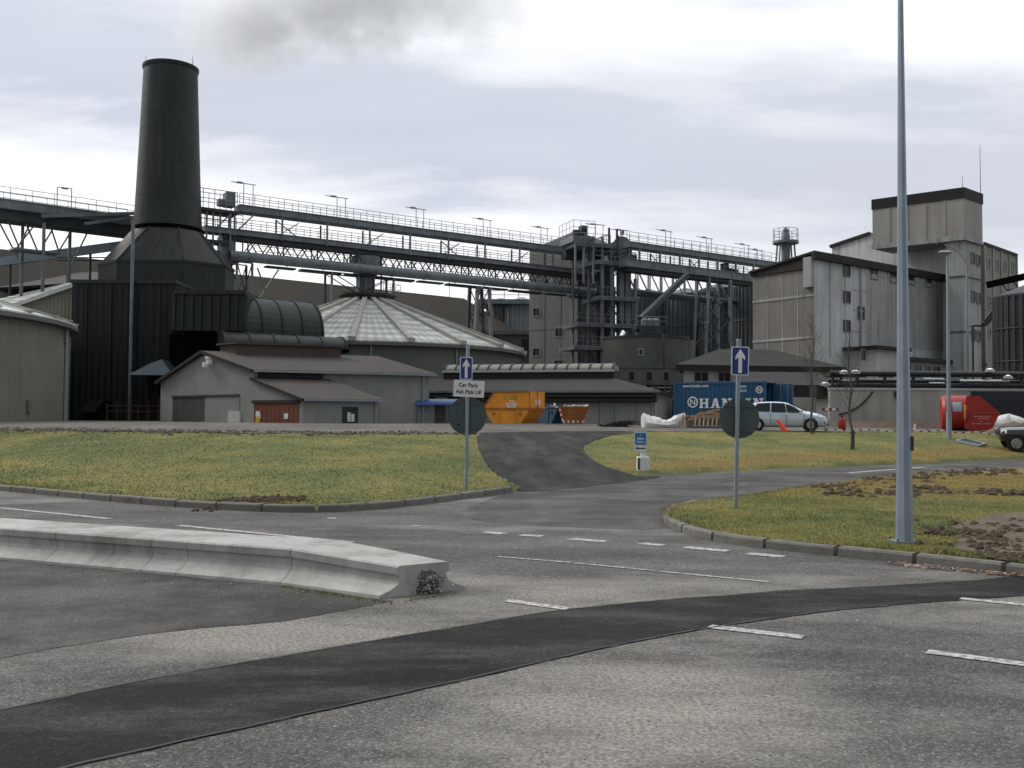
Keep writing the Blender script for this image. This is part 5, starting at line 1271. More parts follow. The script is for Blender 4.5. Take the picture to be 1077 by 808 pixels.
for z0, z1 in ((GZ, zz_(366)), (zz_(366), zz_(342)), (zz_(342), zz_(313.5)), (zz_(313.5), zz_(277))):
    m.bar(fr(0, 4, z0), fr(sw, 4, z1), .12); m.bar(fr(sw, 4, z0), fr(0, 4, z1), .12); m.bar(fr(sl * .55, 4, z0), fr(0, 4, z1), .1)
m.bar(fr(0, -.1, zz_(366)), fr(sw, -.1, GZ + 1), .13)
m.bar(fr(sl, -.4, zz_(395)), fr(sw, -.4, zz_(395)), .16); m.build('bracing', M['steel_dk'], r)
# top left machinery house of the frame
a, b = sfind(fr, 601), sfind(fr, 624)
z = zz_(249)
m = MB(fr); m.box(a, b, -.4, 4, zz_(257.5), zz_(251)); m.build('top_platform', M['steel'], r)
m = MB(fr); rail(m, [fr(b, -.4, z), fr(a, -.4, z), fr(a, 4, z)], 1.6, 1.1, .03); m.build('handrail', M['rail'], r)
s = sfind(fr, 612); m = MB(fr); m.box(s, s + .75, .2, 1.2, z, z + 1.15); m.box(s - .9, s, .4, 1.0, z, z + .6); m.build('motor_box', M['steel_dk'], r)
for px in (603, 612, 622):
    m = MB(fr); s = sfind(fr, px); m.bar(fr(s, -.4, zz_(300)), fr(s, -.4, zz_(251)), .2); m.build('post', M['steel'], r)
m = MB(fr); m.box(sfind(fr, 604), sfind(fr, 622), 2.8, 4.0, zz_(271), zz_(259)); m.build('machine_house', M['steel_dk'], r)
lampframe(fr, sfind(fr, 626, 1), 1, zz_(250), zz_(236) - zz_(250), r, 1.0); lampframe(fr, sfind(fr, 653, 2.5), 2.5, zz_(252), zz_(237) - zz_(252), r, .8)
# bright galvanised spout
r = thing('spout', 'bright galvanised spout slanting down from the elevator frame to the workshop roof', 'chute', P(634, 388, 100))
m = MB(); m.tube(P(635.5, 388.5, 112), P(655, 350, 117), .36, .36, 10); m.build('duct', M['pipe_al'], r, True)
m = MB()
for k in range(1, 4): 
    a = P(635.5, 388.5, 112); b = P(655, 350, 117); q = a + (b - a) * k / 4; d = (b - a).normalized(); m.tube(q - d * .08, q + d * .08, .42, .42, 10)
m.build('collar', M['steel_dk'], r, True)
# ---- left bridge behind the boiler house
a0, a1 = V(PX(-70, 88.5), 88.5, 0), V(PX(141, 100.2), 100.2, 0)
d = (a1 - a0).normalized(); fr = Fr(a0, d, (-d.y, d.x)); L_ = (a1 - a0).length
r = thing('feed_conveyor', 'steel conveyor bridge on lattice legs running in from the left behind the chimney', 'conveyor', (a0.x, a0.y, 18))
girder(fr, 0, L_, 0, 2.4, 20.9, 21.8, 'deck', r, M['steel'])
m = MB(fr); m.box(0, L_, .4, 2.8, 19.9, 20.88); m.build('belt_tray', M['steel_dk'], r)
for t in (.05, 2.35):
    m = MB(fr); rail(m, [fr(0, t, 21.8), fr(L_ - .2, t, 21.8)], 1.1, 2.0, .032); m.build('handrail', M['rail'], r)
s = sfind(fr, 57, 2); m = MB(fr); h = PZ(57, 196.5, fr(s, 2, 0).y) - 21.8
m.tube(fr(s, 2.3, 21.8), fr(s, 2.3, 21.8 + h), .05, .05, 5); m.tube(fr(s + 1.35, 2.3, 21.8), fr(s + 1.35, 2.3, 21.8 + h + .1), .05, .05, 5); m.tube(fr(s, 2.3, 21.8 + h), fr(s + 1.35, 2.3, 21.8 + h + .1), .045, .045, 5); m.box(s + .4, s + 1.0, 2.1, 2.5, 21.75 + h, 21.86 + h); m.build('lamp_frame', M['rail'], r)
m = MB(fr); sa, sb = sfind(fr, 40, -.5), sfind(fr, 140, -.5); m.bar(fr(sa, -.35, PZ(40, 225.5, 93)), fr(sb, -.35, PZ(140, 223, 99)), .3, .32); m.bar(fr(sfind(fr, 85, -.5), -.6, PZ(85, 235, 96)), fr(sb, -.6, PZ(140, 227, 99)), .25, .28); m.build('cap_beam', M['steel'], r)
for px, mt in ((20, 'steel'), (42.5, 'steel'), (70, 'steel_dk')):
    s = sfind(fr, px, 1.0); m = MB(fr); t = 0.2 if px == 42.5 else 2.2; s = sfind(fr, px, t); m.bar(fr(s, t, GZ), fr(s, t, 20.0), .27); m.build('leg', M['steel'], r)
m = MB(fr); T = 1.4
for pa, ya, pb, yb in ((3, 230, 20, 268), (-6, 232, 16, 272), (22, 232, 36, 264), (36, 232, 12, 264), (48, 234, 60, 268), (55, 236, 42, 258), (75, 237, 58, 265), (91, 240, 73, 278), (18, 256, 30, 232), (115, 231, 127, 251)):
    m.bar(fr(sfind(fr, pa, T), T, PZ(pa, ya, fr(sfind(fr, pa, T), T, 0).y)), fr(sfind(fr, pb, T), T, PZ(pb, yb, fr(sfind(fr, pb, T), T, 0).y)), .13)
m.build('bracing', M['steel'], r)
m = MB(fr); z = PZ(20, 263, 94); m.box(sfind(fr, 11, .2), sfind(fr, 60, .2), .2, 2.2, z - .1, z + .06); m.build('landing', M['steel'], r)
r = thing('inclined_gallery', 'pale inclined pipe gallery passing behind the lattice legs at the left', 'conveyor', P(0, 275, 112))
m = MB(); a, b = P(-40, 281, 97), P(134, 257.5, 102.4); m.bar(a, b, .6, .85); m.build('casing', M['galv_far'], r)
m = MB()
for px in (5, 60, 82, 104):
    t_ = (px + 40) / 159; p = a + (b - a) * t_; m.bar(p, (p.x, p.y, GZ + 7), .2)
m.tube(P(60, 271, 99), P(115, 271, 101), .06, .06, 4); m.tube(P(60, 274, 99), P(115, 274, 101), .06, .06, 4); m.build('support', M['steel_dk'], r)
r = thing('feed_shed', 'low dark brown shed roof below the left conveyor legs', 'shed', P(40, 300, 108))
m = MB(); m.slab([P(-60, 306, 103), P(104, 296, 103), P(104, 286, 112), P(-60, 292, 112)], .3); m.build('roof', M['brown_fascia'], r)
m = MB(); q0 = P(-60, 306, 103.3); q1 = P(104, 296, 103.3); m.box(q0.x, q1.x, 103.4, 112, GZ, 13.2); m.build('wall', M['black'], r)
# ------------------------------------------------------------------ concrete barrier units
bd = V(.911, -.412, 0); bn = V(.412, .911, 0); b0 = V(-2.14, 9.75, 0)     # front lip line, running right/towards the camera
frb = Fr(b0, bd, bn)
M['barrier'] = mk('weathered_barrier_concrete', (.37, .365, .34), .85, .2, .9, .85, (.15, .145, .125), .25, 45, fine=.22)
H0 = .33
def bprof(w, h):
    k = h / H0
    half = [(-.155, 0), (-.15, .028), (-.06, .075 * k), (.0, .125 * k), (.022, .165 * k), (.026, h - .10), (.0, h - .078), (.0, h - .015), (.018, h)]
    return half + [(w - a, b) for a, b in half[::-1]]
def bunit(sa, sb, label, taper=None, hs=(H0, H0)):
    m = MB(); n = 12 if taper else 4; rings = []
    for k in range(n + 1):
        f = k / n; s = sa + (sb - sa) * f; w = .80; h = hs[0] + (hs[1] - hs[0]) * f; off = 0
        if taper: w = .80 + (taper[0] - .80) * f; off = taper[1] * f
        rings.append([frb(s + (.587 * f * t if taper else 0), t + off, z) for t, z in bprof(w, h)])
    N = len(rings[0]); vs = [p for r_ in rings for p in r_]
    fs = [(k * N + j, k * N + (j + 1) % N, (k + 1) * N + (j + 1) % N, (k + 1) * N + j) for k in range(n) for j in range(N)]
    if not taper: fs.append(tuple(range(N)))
    else: fs.append(tuple(range(N)))
    fs.append(tuple(n * N + i for i in range(N))[::-1])
    m.add(vs, fs)
    o = m.build('concrete_barrier', M['barrier'])
    tag(o, label, 'barrier', 'concrete kerb barrier units')
    return o, rings[-1]
def bs(px):   # s along lip line for a column
    return min((k * .01 for k in range(-1200, 200)), key=lambda s: abs(PXQ(frb(s, 0, 0)) - px) if frb(s, 0, 0).y > 1 else 9e9)
g = .0035
js = [bs(62), bs(163), bs(199), bs(308)]
bunit(js[0] - 5.5, js[0] - g, 'concrete barrier length running off the left edge')
bunit(js[0] + g, js[1] - g, 'concrete barrier length next to the one at the left edge')
bunit(js[1] + g, js[2] - g, 'shortest concrete barrier length, between two longer ones')
bunit(js[2] + g, js[3] - g, 'concrete barrier length just left of the tapered end unit')
se = bs(421) + .11
tr, ring = bunit(js[3] + g, se, 'tapered end unit of the concrete barrier with a broken hollow end', (.47, -.20), (H0, .275))
# broken end: dark hollow and rubble
q = MB(); e = lambda t, z, d=.004: frb(se + d + .587 * t, t - .20, z)
q.add([e(.17, .004), e(.37, .004), e(.385, .06), e(.36, .12), e(.345, .185), e(.30, .215), e(.25, .20), e(.22, .222), e(.19, .17), e(.2, .11), e(.165, .05)], [tuple(range(11))]); q.build('hollow', mk('broken_concrete_core', (.15, .14, .12), .95, .5, 18, 0, None, 1.0, 60, fine=.7), tr)
q = MB(); random.seed(4)
rub2 = MB()
for k in range(170):
    q_big = k > 158
    t = random.gauss(.28, .055) if True else 0; d = random.uniform(.0, .10) ** 1.2; z = random.uniform(0, .19) * (1 - d * 4 if d < .2 else .2); rr = random.uniform(.016, .034) if q_big else random.uniform(.007, .024); z = min(z, .07) if q_big else z; c = e(t, max(.005, z), d)
    vs = [c + V(rr * random.uniform(.5, 1.2) * a, rr * random.uniform(.5, 1.2) * b, rr * random.uniform(.5, 1.1) * c_) for a, b, c_ in ((1, 0, 0), (0, 1, 0), (-1, 0, 0), (0, -1, 0), (0, 0, 1), (0, 0, -.4))]
    (q if q_big else rub2).add(vs, [(0, 1, 4), (1, 2, 4), (2, 3, 4), (3, 0, 4), (1, 0, 5), (2, 1, 5), (3, 2, 5), (0, 3, 5)])
q.build('broken_rubble', M['barrier'], tr); rub2.build('broken_core', mk('dark_broken_concrete', (.25, .24, .21), .95, .45, 18, 0, None, 1.0, 60, fine=.6), tr)
# ------------------------------------------------------------------ road signs
def arrow_pts(cx_, z0, w, h):
    sw = w * .105; return [(cx_ - sw, z0 + h * .08), (cx_ + sw, z0 + h * .08), (cx_ + sw, z0 + h * .63), (cx_ + w * .27, z0 + h * .53), (cx_ + w * .27, z0 + h * .66), (cx_, z0 + h * .92), (cx_ - w * .27, z0 + h * .66), (cx_ - w * .27, z0 + h * .53), (cx_ - sw, z0 + h * .63)]
def rrect(w, h, r, cx_=0, cz=0, n=4):
    pts = []
    for sx, sz, a0 in ((1, 1, 0), (-1, 1, 90), (-1, -1, 180), (1, -1, 270)):
        for k in range(n + 1):
            a = rad(a0 + 90 * k / n); pts.append((cx_ + sx * (w / 2 - r) + r * math.cos(a), cz + sz * (h / 2 - r) + r * math.sin(a)))
    return pts
def sign(px, base_py, Y, ground, top_py, lean, label, arrow, disc, plate=None):
    x = PX(px, Y); r = thing('one_way_sign', label, 'road sign', (x, Y, ground), 'one way sign posts', local=True)
    zt = PZ(px, top_py, Y) - ground
    m = MB(); m.tube((0, 0, -.3), (0, 0, zt), .038, .038, 16); m.tube((0, 0, zt), (0, 0, zt + .02), .042, .036, 16); m.build('post', M['galv'], r, True)
    px0, py0, px1, py1 = arrow[:4]; w = (px1 - px0) / F * Y; h = (py1 - py0) / F * Y; cxp = ((px0 + px1) / 2 - arrow[4]) / F * Y; cz = PZ(px, (py0 + py1) / 2, Y) - ground
    m = MB(); m.prism(rrect(w, h, .03, cxp, cz), -.062, -.052); a = m.build('arrow_panel', M['sign_wh'], r)
    m = MB(); m.prism(rrect(w - .035, h - .035, .025, cxp, cz), -.0655, -.0625); m.build('panel_face', M['sign_bl'], a)
    m = MB(); m.prism(arrow_pts(cxp, cz - h / 2, w, h), -.069, -.066); m.build('arrow', M['white'], a)
    m = MB()
    for dz in (-h * .3, h * .3): m.box(-.05, .05, -.051, .045, cz + dz - .018, cz + dz + .018)
    m.build('bracket', M['galv'], r)
    dx, dz_, dr = disc[:3]; cxd = (dx - disc[3]) / F * Y; zc = PZ(px, dz_, Y) - ground; R_ = dr / F * Y
    m = MB(); m.tube((cxd, .045, zc), (cxd, .053, zc), R_, R_, 40); d = m.build('disc', M['sign_bk'], r, True)
    tag(d, 'round sign plate seen from its grey back')
    m = MB()
    for q_ in (-.62, .62): hw_ = R_ * math.sqrt(1 - q_ * q_) * .96; m.box(cxd - hw_, cxd + hw_, .03, .0448, zc + q_ * R_ - .02, zc + q_ * R_ + .02)
    m.build('channel', M['sign_bk'], d)
    m = MB(); m.tube((cxd + R_ * .45 * (1 if plate is None else -1), .036, zc + R_ * .62 * (1 if plate is None else -.75)), (cxd + R_ * .45 * (1 if plate is None else -1), .0445, zc + R_ * .62 * (1 if plate is None else -.75)), .035, .035, 12); m.build('stud', M['letter_bk'], d)
    if plate:
        a0, b0_, a1_, b1_, pc = plate; w = (a1_ - a0) / F * Y; h = (b1_ - b0_) / F * Y; cxp = ((a0 + a1_) / 2 - pc) / F * Y; cz = PZ(px, (b0_ + b1_) / 2, Y) - ground
        m = MB(); m.prism(rrect(w, h, .015, 0, 0), -.075, -.066); pl = m.build('text_plate', M['sign_wh'], r); pl.location = (cxp, 0, cz); pl.rotation_euler = (0, rad(2.6), 0)
        text('Car Park', .118, M['letter_bk'], pl, (-.02, -.078, .072), off=.002, sx=.95); text('Ash Pick UP', .118, M['letter_bk'], pl, (.0, -.078, -.072), off=.002, sx=.92)
        m = MB(); m.box(-.05, .05, -.065, .04, cz - .02, cz + .02); m.build('bracket', M['galv'], r)
    r.rotation_euler = (0, rad(lean), 0)
    return r
sign(491, 515, 21.1, .10, 365, .2, 'one way arrow on a post above the white Car Park Ash Pick UP plate', (482.3, 375.8, 495.6, 399.5, 490.3), (491.2, 437.5, 20.3, 491), (476.2, 400.3, 508.6, 417.8, 490.7))
sign(773.5, 534, 17.1, .115, 358, 1.2, 'leaning one way arrow sign without a text plate, on the grass island', (768.2, 364.8, 786.8, 395, 776.5), (778.3, 440, 21.2, 775.5))
# little direction sign
x, Y = PX(676, 29.6), 29.6; gz = hterr(x, Y)
r = thing('direction_sign', 'small light blue direction sign with a left arrow on a white block', 'sign', (x, Y, gz), local=True)
u = Y / F; zz2 = lambda py: PZ(676, py, Y) - gz
m = MB(); m.box(-6 * u, 7 * u, -.16, .16, -.06, zz2(480.5)); m.build('block', M['sign_wh'], r, bevel=.02)
m = MB(); m.box(-6.05 * u - .002, -3.4 * u, -.165, -.1605, .02, zz2(482)); m.build('block_stripe', M['sign_bk'], r)
m = MB(); m.box(-2.4 * u, 3.5 * u, -.03, .03, zz2(480.5), zz2(454)); m.build('post', M['sign_wh'], r)
m = MB(); m.box(-9 * u, 4 * u, -.05, -.035, zz2(474.9), zz2(468.8)); p = m.build('arrow_plate', M['sign_wh'], r)
m = MB(); za = zz2(471.6); m.prism([(-7.8 * u, za), (-5.8 * u, za + 1.7 * u), (-5.8 * u, za + .6 * u), (3 * u, za + .6 * u), (3 * u, za - .6 * u), (-5.8 * u, za - .6 * u), (-5.8 * u, za - 1.7 * u)], -.055, -.0505); m.build('arrow', M['letter_bk'], p)
m = MB(); m.box(-9 * u, 4 * u, -.05, -.035, zz2(468), zz2(454)); p = m.build('name_plate', M['sign_wh'], r)
m = MB(); m.box(-8.3 * u, 3.3 * u, -.055, -.0505, zz2(467.8), zz2(455.4)); m.build('plate_face', M['sign_lb'], p)
text('Office', 3.0 * u, M['white'], p, (-2.5 * u, -.057, zz2(461.5)), off=.003); text('Visitors', 2.6 * u, M['white'], p, (-2.5 * u, -.057, zz2(464.8)), off=.003)
m = MB(); m.prism([(-3.1 * u, zz2(458.6)), (-1.9 * u, zz2(458.6)), (-2.5 * u, zz2(457.2))], -.058, -.0555); m.build('emblem', M['white'], p)
# ------------------------------------------------------------------ lamp posts
x, Y = PX(950.5, 12.55), 12.55
r = thing('lamp_post', 'tall tapered galvanised lamp post on the grass island', 'street lamp', (x, Y, .1), 'galvanised lamp posts', local=True)
rr = lambda z: .108 - (.108 - .032) * (z / 7.2) ** .85
m = MB(); zs = [.0, .65] ; m.lathe((0, 0), [(rr(0), .0), (rr(.3), .3), (rr(.72), .72)], 8, a0=rad(22.5)); m.build('base_section', M['galv'], r)
m = MB(); m.lathe((0, 0), [(rr(z) * .955, z) for z in np.linspace(.70, 9.2, 18)], 8, a0=rad(22.5)); m.build('pole', M['galv'], r)
m = MB(); m.prism(rrect(.34, .34, .03), -.02, .016, 'z'); m.build('base_plate', M['steel'], r)
for sx in (-1, 1):
    for sy in (-1, 1): m = MB(); m.tube((sx * .135, sy * .135, .016), (sx * .135, sy * .135, .045), .012, .012, 6); m.build('bolt', M['steel_dk'], r)
m = MB(); z0 = PZ(958, 474, Y) - .1; z1 = PZ(958, 459, Y) - .1; m.box(.075, .105, -.05, .05, z0, z1); m.build('access_door', M['steel_dk'], r)
m = MB(); m.path([V(0, 0, 9.2), V(-.3, .1, 9.5), V(-1.2, .3, 9.6)], .03, 8); m.build('bracket_arm', M['galv'], r); m = MB(); m.box(-1.8, -1.15, .2, .42, 9.52, 9.66); m.build('lamp_head', M['steel'], r, bevel=.03)
Y = 49.3; x = PX(998, Y); gz = hterr(x, Y)
r = thing('lamp_post', 'slender grey lamp post with a small lamp head on the bank', 'street lamp', (x, Y, gz), 'galvanised lamp posts', local=True)
zt = PZ(998, 268, Y) - gz
m = MB(); m.tube((0, 0, -.2), (0, 0, 1.3), .13, .13, 12); m.tube((0, 0, 1.3), (0, 0, zt), .1, .06, 12); m.build('pole', M['galv_far'], r, True)
m = MB(); m.lathe((-.12, 0), [(.05, zt), (.32, zt + .05), (.36, zt + .12), (.2, zt + .2)], 14, 1.0, .6); m.build('lamp_head', M['rail'], r, True)
# ------------------------------------------------------------------ skips
def skip(name, label, px, Y, yaw, prof_lo, prof_hi, width, mats, extras):
    x = PX(px, Y); gz = hterr(x, Y) + .02
    r = thing(name, label, 'skip', (x, Y, gz), 'waste skips', local=True)
    hw_ = width / 2
    m = MB(); m.prism(prof_lo, -hw_, hw_); m.build('hull', mats[0], r)
    if prof_hi: m = MB(); m.prism(prof_hi, -hw_ + .003, hw_ - .003); m.build('cover', mats[0], r)
    l0, l1 = prof_lo[-1][0], prof_lo[2][0]; zr = prof_lo[2][1]
    m = MB()
    for t in (-hw_ - .035, hw_): m.box(l0 - .02, l1 + .02, t, t + .035, zr - .1, zr + .04)
    for l in (l0 - .06, l1 - .0): m.box(l, l + .06, -hw_, hw_, zr - .08, zr + .03)
    m.build('rim', mats[1], r)
    for t in (-hw_ - .1, hw_):
        for l in (l0 * .55, l1 * .55): m = MB(); m.tube((l, t, zr - .32), (l, t + .1, zr - .32), .07, .07, 8); m.build('lifting_lug', mats[1], r)
    m = MB()
    for l in (l0 * .35, l1 * .35):
        m.box(l - .05, l + .05, -hw_ - .03, -hw_ - .002, .12, zr - .2)
    m.build('strut', mats[0], r)
    if extras: extras(r, hw_)
    r.rotation_euler = (0, 0, yaw); return r
lo = [(-1.05, .08), (1.0, .08), (1.68, 1.0), (-1.72, 1.0)]
hi = [(-1.70, 1.003), (1.66, 1.003), (1.66, 2.02), (-.98, 2.02)]
def ex1(r, hw_):
    text('C.F.S', .17, M['white'], r, (.35, -hw_ - .004, 1.42), off=.006); text('SKIP HIRE', .19, M['white'], r, (.35, -hw_ - .004, 1.24), off=.006); text('SERVICES', .15, M['white'], r, (.35, -hw_ - .004, 1.08), off=.006)
    for k, (s_, z_) in enumerate((('C.F.S', 1.6), ('SKIP HIRE', 1.42), ('SERVICES', 1.27))): text(s_, .17, M['white'], r, (1.664, .05, z_), (rad(90), 0, rad(90)), .006)
    m = MB(); m.box(-.2, .7, -hw_ - .012, -hw_ - .001, 1.54, 1.8); m.build('scuffed_panel', mk('olive_scuff', (.42, .22, .02), .7, .3, 2), r)
    m = MB(); m.bar((-1.72, -hw_ - .02, 1.03), (-.98, -hw_ - .02, 2.0), .05); m.bar((-.98, -hw_ - .02, 2.0), (1.66, -hw_ - .02, 2.0), .05); m.bar((1.64, -hw_ - .02, 1.03), (1.64, -hw_ - .02, 2.0), .05); m.bar((1.68, 0, 1.03), (1.68, 0, 2.02), .04); m.build('cover_frame', M['orange_rust'], r)
sk = skip('covered_skip', 'tall orange covered skip with white lettering, left of the blue skip', 541, 62, rad(-32), lo, hi, 1.75, (M['orange'], M['orange_rust']), ex1)
lo2 = [(-.9, .06), (.8, .06), (1.45, 1.15), (-1.5, 1.15)]
skip('skip', 'faded blue open skip wedged between the two orange skips', 580, 64.5, rad(-48), lo2, None, 1.6, (M['skip_blue'], M['skip_blue']), None)
def ex3(r, hw_):
    st2_ = [plain('marker_red', (.5, .03, .02)), M['white']]
    for l0, l1 in ((.58, .98), (-.62, -.84)):
        for k in range(6):
            f0 = k / 6; f1 = (k + 1) / 6; m = MB(); m.bar((l0 + (l1 - l0) * f0, -hw_ - .02, .1 + .9 * f0), (l0 + (l1 - l0) * f1, -hw_ - .02, .1 + .9 * f1), .11, .02); m.build('marker_stripe', st2_[k % 2], r)
    m = MB(); random.seed(9)
    for k in range(40):
        x, y = random.uniform(-1.2, 1.1), random.uniform(-.6, .6); a = random.uniform(0, 3); L_ = random.uniform(.2, .6); z = 1.1 + random.uniform(-.05, .12)
        m.bar((x, y, z), (x + L_ * math.cos(a), y + L_ * math.sin(a) * .5, z + random.uniform(0, .15)), .06, .05)
    m.build('rubbish', M['tarp'], r)
    for k in range(5): m = MB(); l = -.65 + k * .3; m.box(l, l + .12, -hw_ - .03, -hw_ - .001, .12, .28); m.build('reflector', M['white'], r)
skip('skip', 'small rusty orange open skip of rubbish with red and white marker stripes', 603.5, 62.5, rad(-6), [(-.62, .06), (.58, .06), (1.0, 1.12), (-.85, 1.12)], None, 1.5, (M['orange_rust'], M['orange_rust']), ex3)
# ------------------------------------------------------------------ container
Y = 65.5; c0 = B(708.5, Y); c1 = B(805.5, 62.45); gz = 1.24
d = V(c1.x - c0.x, c1.y - c0.y, 0); Lc = d.length; yaw = math.atan2(d.y, d.x)
r = thing('shipping_container', 'blue shipping container with white lettering, right end open', 'container', (c0.x, c0.y, gz), local=True)
Hc = PZ(708, 402.5, Y) - gz; Wc = 2.4
def corr_wall(L_, H_, y, flip, pitch=.28, dp=.036):
    pts = []; x = .0
    while x < L_ - .01:
        for dx, dy in ((0, 0), (.09, 0), (.14, dp), (.23, dp)): 
            if x + dx < L_: pts.append((x + dx, dy))
        x += pitch
    pts.append((L_, 0)); m = MB(); vs = []
    for z in (0.16, H_ - .12):
        for px_, dy in pts: vs.append((px_, y + dy * flip, z))
    n = len(pts); m.add(vs, [(i, i + 1, n + i + 1, n + i) for i in range(n - 1)]); return m
corr_wall(Lc - .2, Hc, .03, 1).build('side_wall', M['cont_blue'], r).location = (.1, 0, 0)
corr_wall(Lc - .2, Hc, Wc - .03, -1).build('side_wall', M['cont_blue'], r).location = (.1, 0, 0)
m = MB()
for y in (.0, Wc - .12): m.box(0, Lc, y, y + .12, 0, .16); m.box(0, Lc, y, y + .12, Hc - .12, Hc)
for x in (0, Lc - .14):
    for y in (-.004, Wc - .136): m.box(x, x + .14, y, y + .14, .0, Hc + .004)
m.build('corner_frame', M['cont_blue'], r)
m = MB(); m.box(.1, Lc - .1, .1, Wc - .1, Hc - .06, Hc - .02); m.build('roof', M['cont_blue'], r)
m = MB(); m.box(.05, .09, .1, Wc - .1, .1, Hc - .1); m.build('end_wall', M['cont_blue'], r)
m = MB(); m.box(.1, Lc - .15, .12, Wc - .12, .1, .15); m.build('floor', M['timber'], r)
for k in (1,):
    m = MB(); y = Wc + .02
    m.box(Lc + .0, Lc + 1.05, y - .03, y + .03, .15, Hc - .1); dd = m.build('door', M['cont_blue'], r)
    m = MB(); [m.tube((Lc + q_, y - .06, .2), (Lc + q_, y - .06, Hc - .15), .02, .02, 6) for q_ in (.3, .75)]; m.build('lock_bar', M['galv_far'], dd)
zt = lambda py: PZ(745, py, 64.2) - gz
xl = lambda px: (px - 708.5) / 97.5 * Lc
def slab_word(word, x0, z0, h, w, gap, y):
    """wide slab-serif capitals"""
    st_w, sf = h * .24, h * .13
    x = x0
    for ch in word:
        m = MB(); bx = lambda a, b, c, d: m.box(x + a * w, x + b * w, y, y + .003, z0 + c * h, z0 + d * h)
        dg = lambda a, b, c, d, t=.15: m.add([(x + p * w, y - .0005, z0 + q_ * h) for p, q_ in ((a - t, b), (a + t, b), (c + t, d), (c - t, d))], [(0, 1, 2, 3)])
        if ch == 'H': bx(.1, .34, 0, 1); bx(.66, .9, 0, 1); bx(.34, .66, .42, .58); [bx(a, b, c, d) for a, b, c, d in ((.02, .1, 0, .13), (.34, .42, 0, .13), (.58, .66, 0, .13), (.9, .98, 0, .13), (.02, .1, .87, 1), (.34, .42, .87, 1), (.58, .66, .87, 1), (.9, .98, .87, 1))]
        elif ch == 'A': dg(.2, 0, .46, 1, .09); dg(.78, 0, .54, 1, .14); bx(.32, .68, .24, .38); bx(.02, .38, -.001, .12); bx(.58, .99, -.001, .12)
        elif ch == 'N': bx(.1, .28, 0, 1); bx(.72, .9, 0, 1); dg(.78, 0, .24, 1, .14); bx(0, .1, .87, 1); bx(.6, .72, .87, 1); bx(.9, 1, .87, 1); bx(0, .1, 0, .13); bx(.28, .38, 0, .13)
        elif ch == 'J': bx(.46, .72, .1, 1); bx(.34, .86, .87, 1.001); bx(.14, .6, 0, .16); bx(.1, .3, .1, .36)
        elif ch == 'I': bx(.2, .46, 0, 1); bx(.08, .58, 0, .13); bx(.08, .58, .87, 1)
        m.build('lettering', M['white'], r); x += w * (.68 if ch == 'I' else 1) + gap
slab_word('HANJIN', xl(736.5), zt(429.3), .62, .66, .09, -.008)
text('www.hanjin.com', .26, M['white'], r, (xl(718.5), -.006, zt(405.8)), off=.004, align='LEFT', sx=1.0)
def emblem(px, py, R_):
    m = MB(); n = 28; a = [(R_ * math.cos(2 * math.pi * k / n), R_ * math.sin(2 * math.pi * k / n)) for k in range(n)]
    x, z = xl(px), zt(py)
    vs = [(x + p * q_, -.006, z + w_ * q_) for q_ in (1, .76) for p, w_ in a]
    m.add(vs, [(i, (i + 1) % n, n + (i + 1) % n, n + i) for i in range(n)])
    for s_ in (-1, 1): m.add([(x + s_ * R_ * .36 - R_ * .1, -.007, z - R_ * .5), (x + s_ * R_ * .36 + R_ * .1, -.007, z - R_ * .5), (x + s_ * R_ * .36 + R_ * .1, -.007, z + R_ * .5), (x + s_ * R_ * .36 - R_ * .1, -.007, z + R_ * .5)], [(0, 1, 2, 3)])
    m.add([(x - R_ * .36, -.0075, z + R_ * .45), (x - R_ * .2, -.0075, z + R_ * .45), (x + R_ * .36, -.0075, z - R_ * .45), (x + R_ * .2, -.0075, z - R_ * .45)], [(0, 1, 2, 3)])
    m.build('emblem', M['white'], r)
emblem(729.5, 423, .36); emblem(799.5, 410.5, .23)
text('22G1', .2, M['white'], r, (xl(783), -.006, zt(407)), off=.004); text('2210', .2, M['white'], r, (xl(783), -.006, zt(411.5)), off=.004)
r.rotation_euler = (0, 0, yaw)
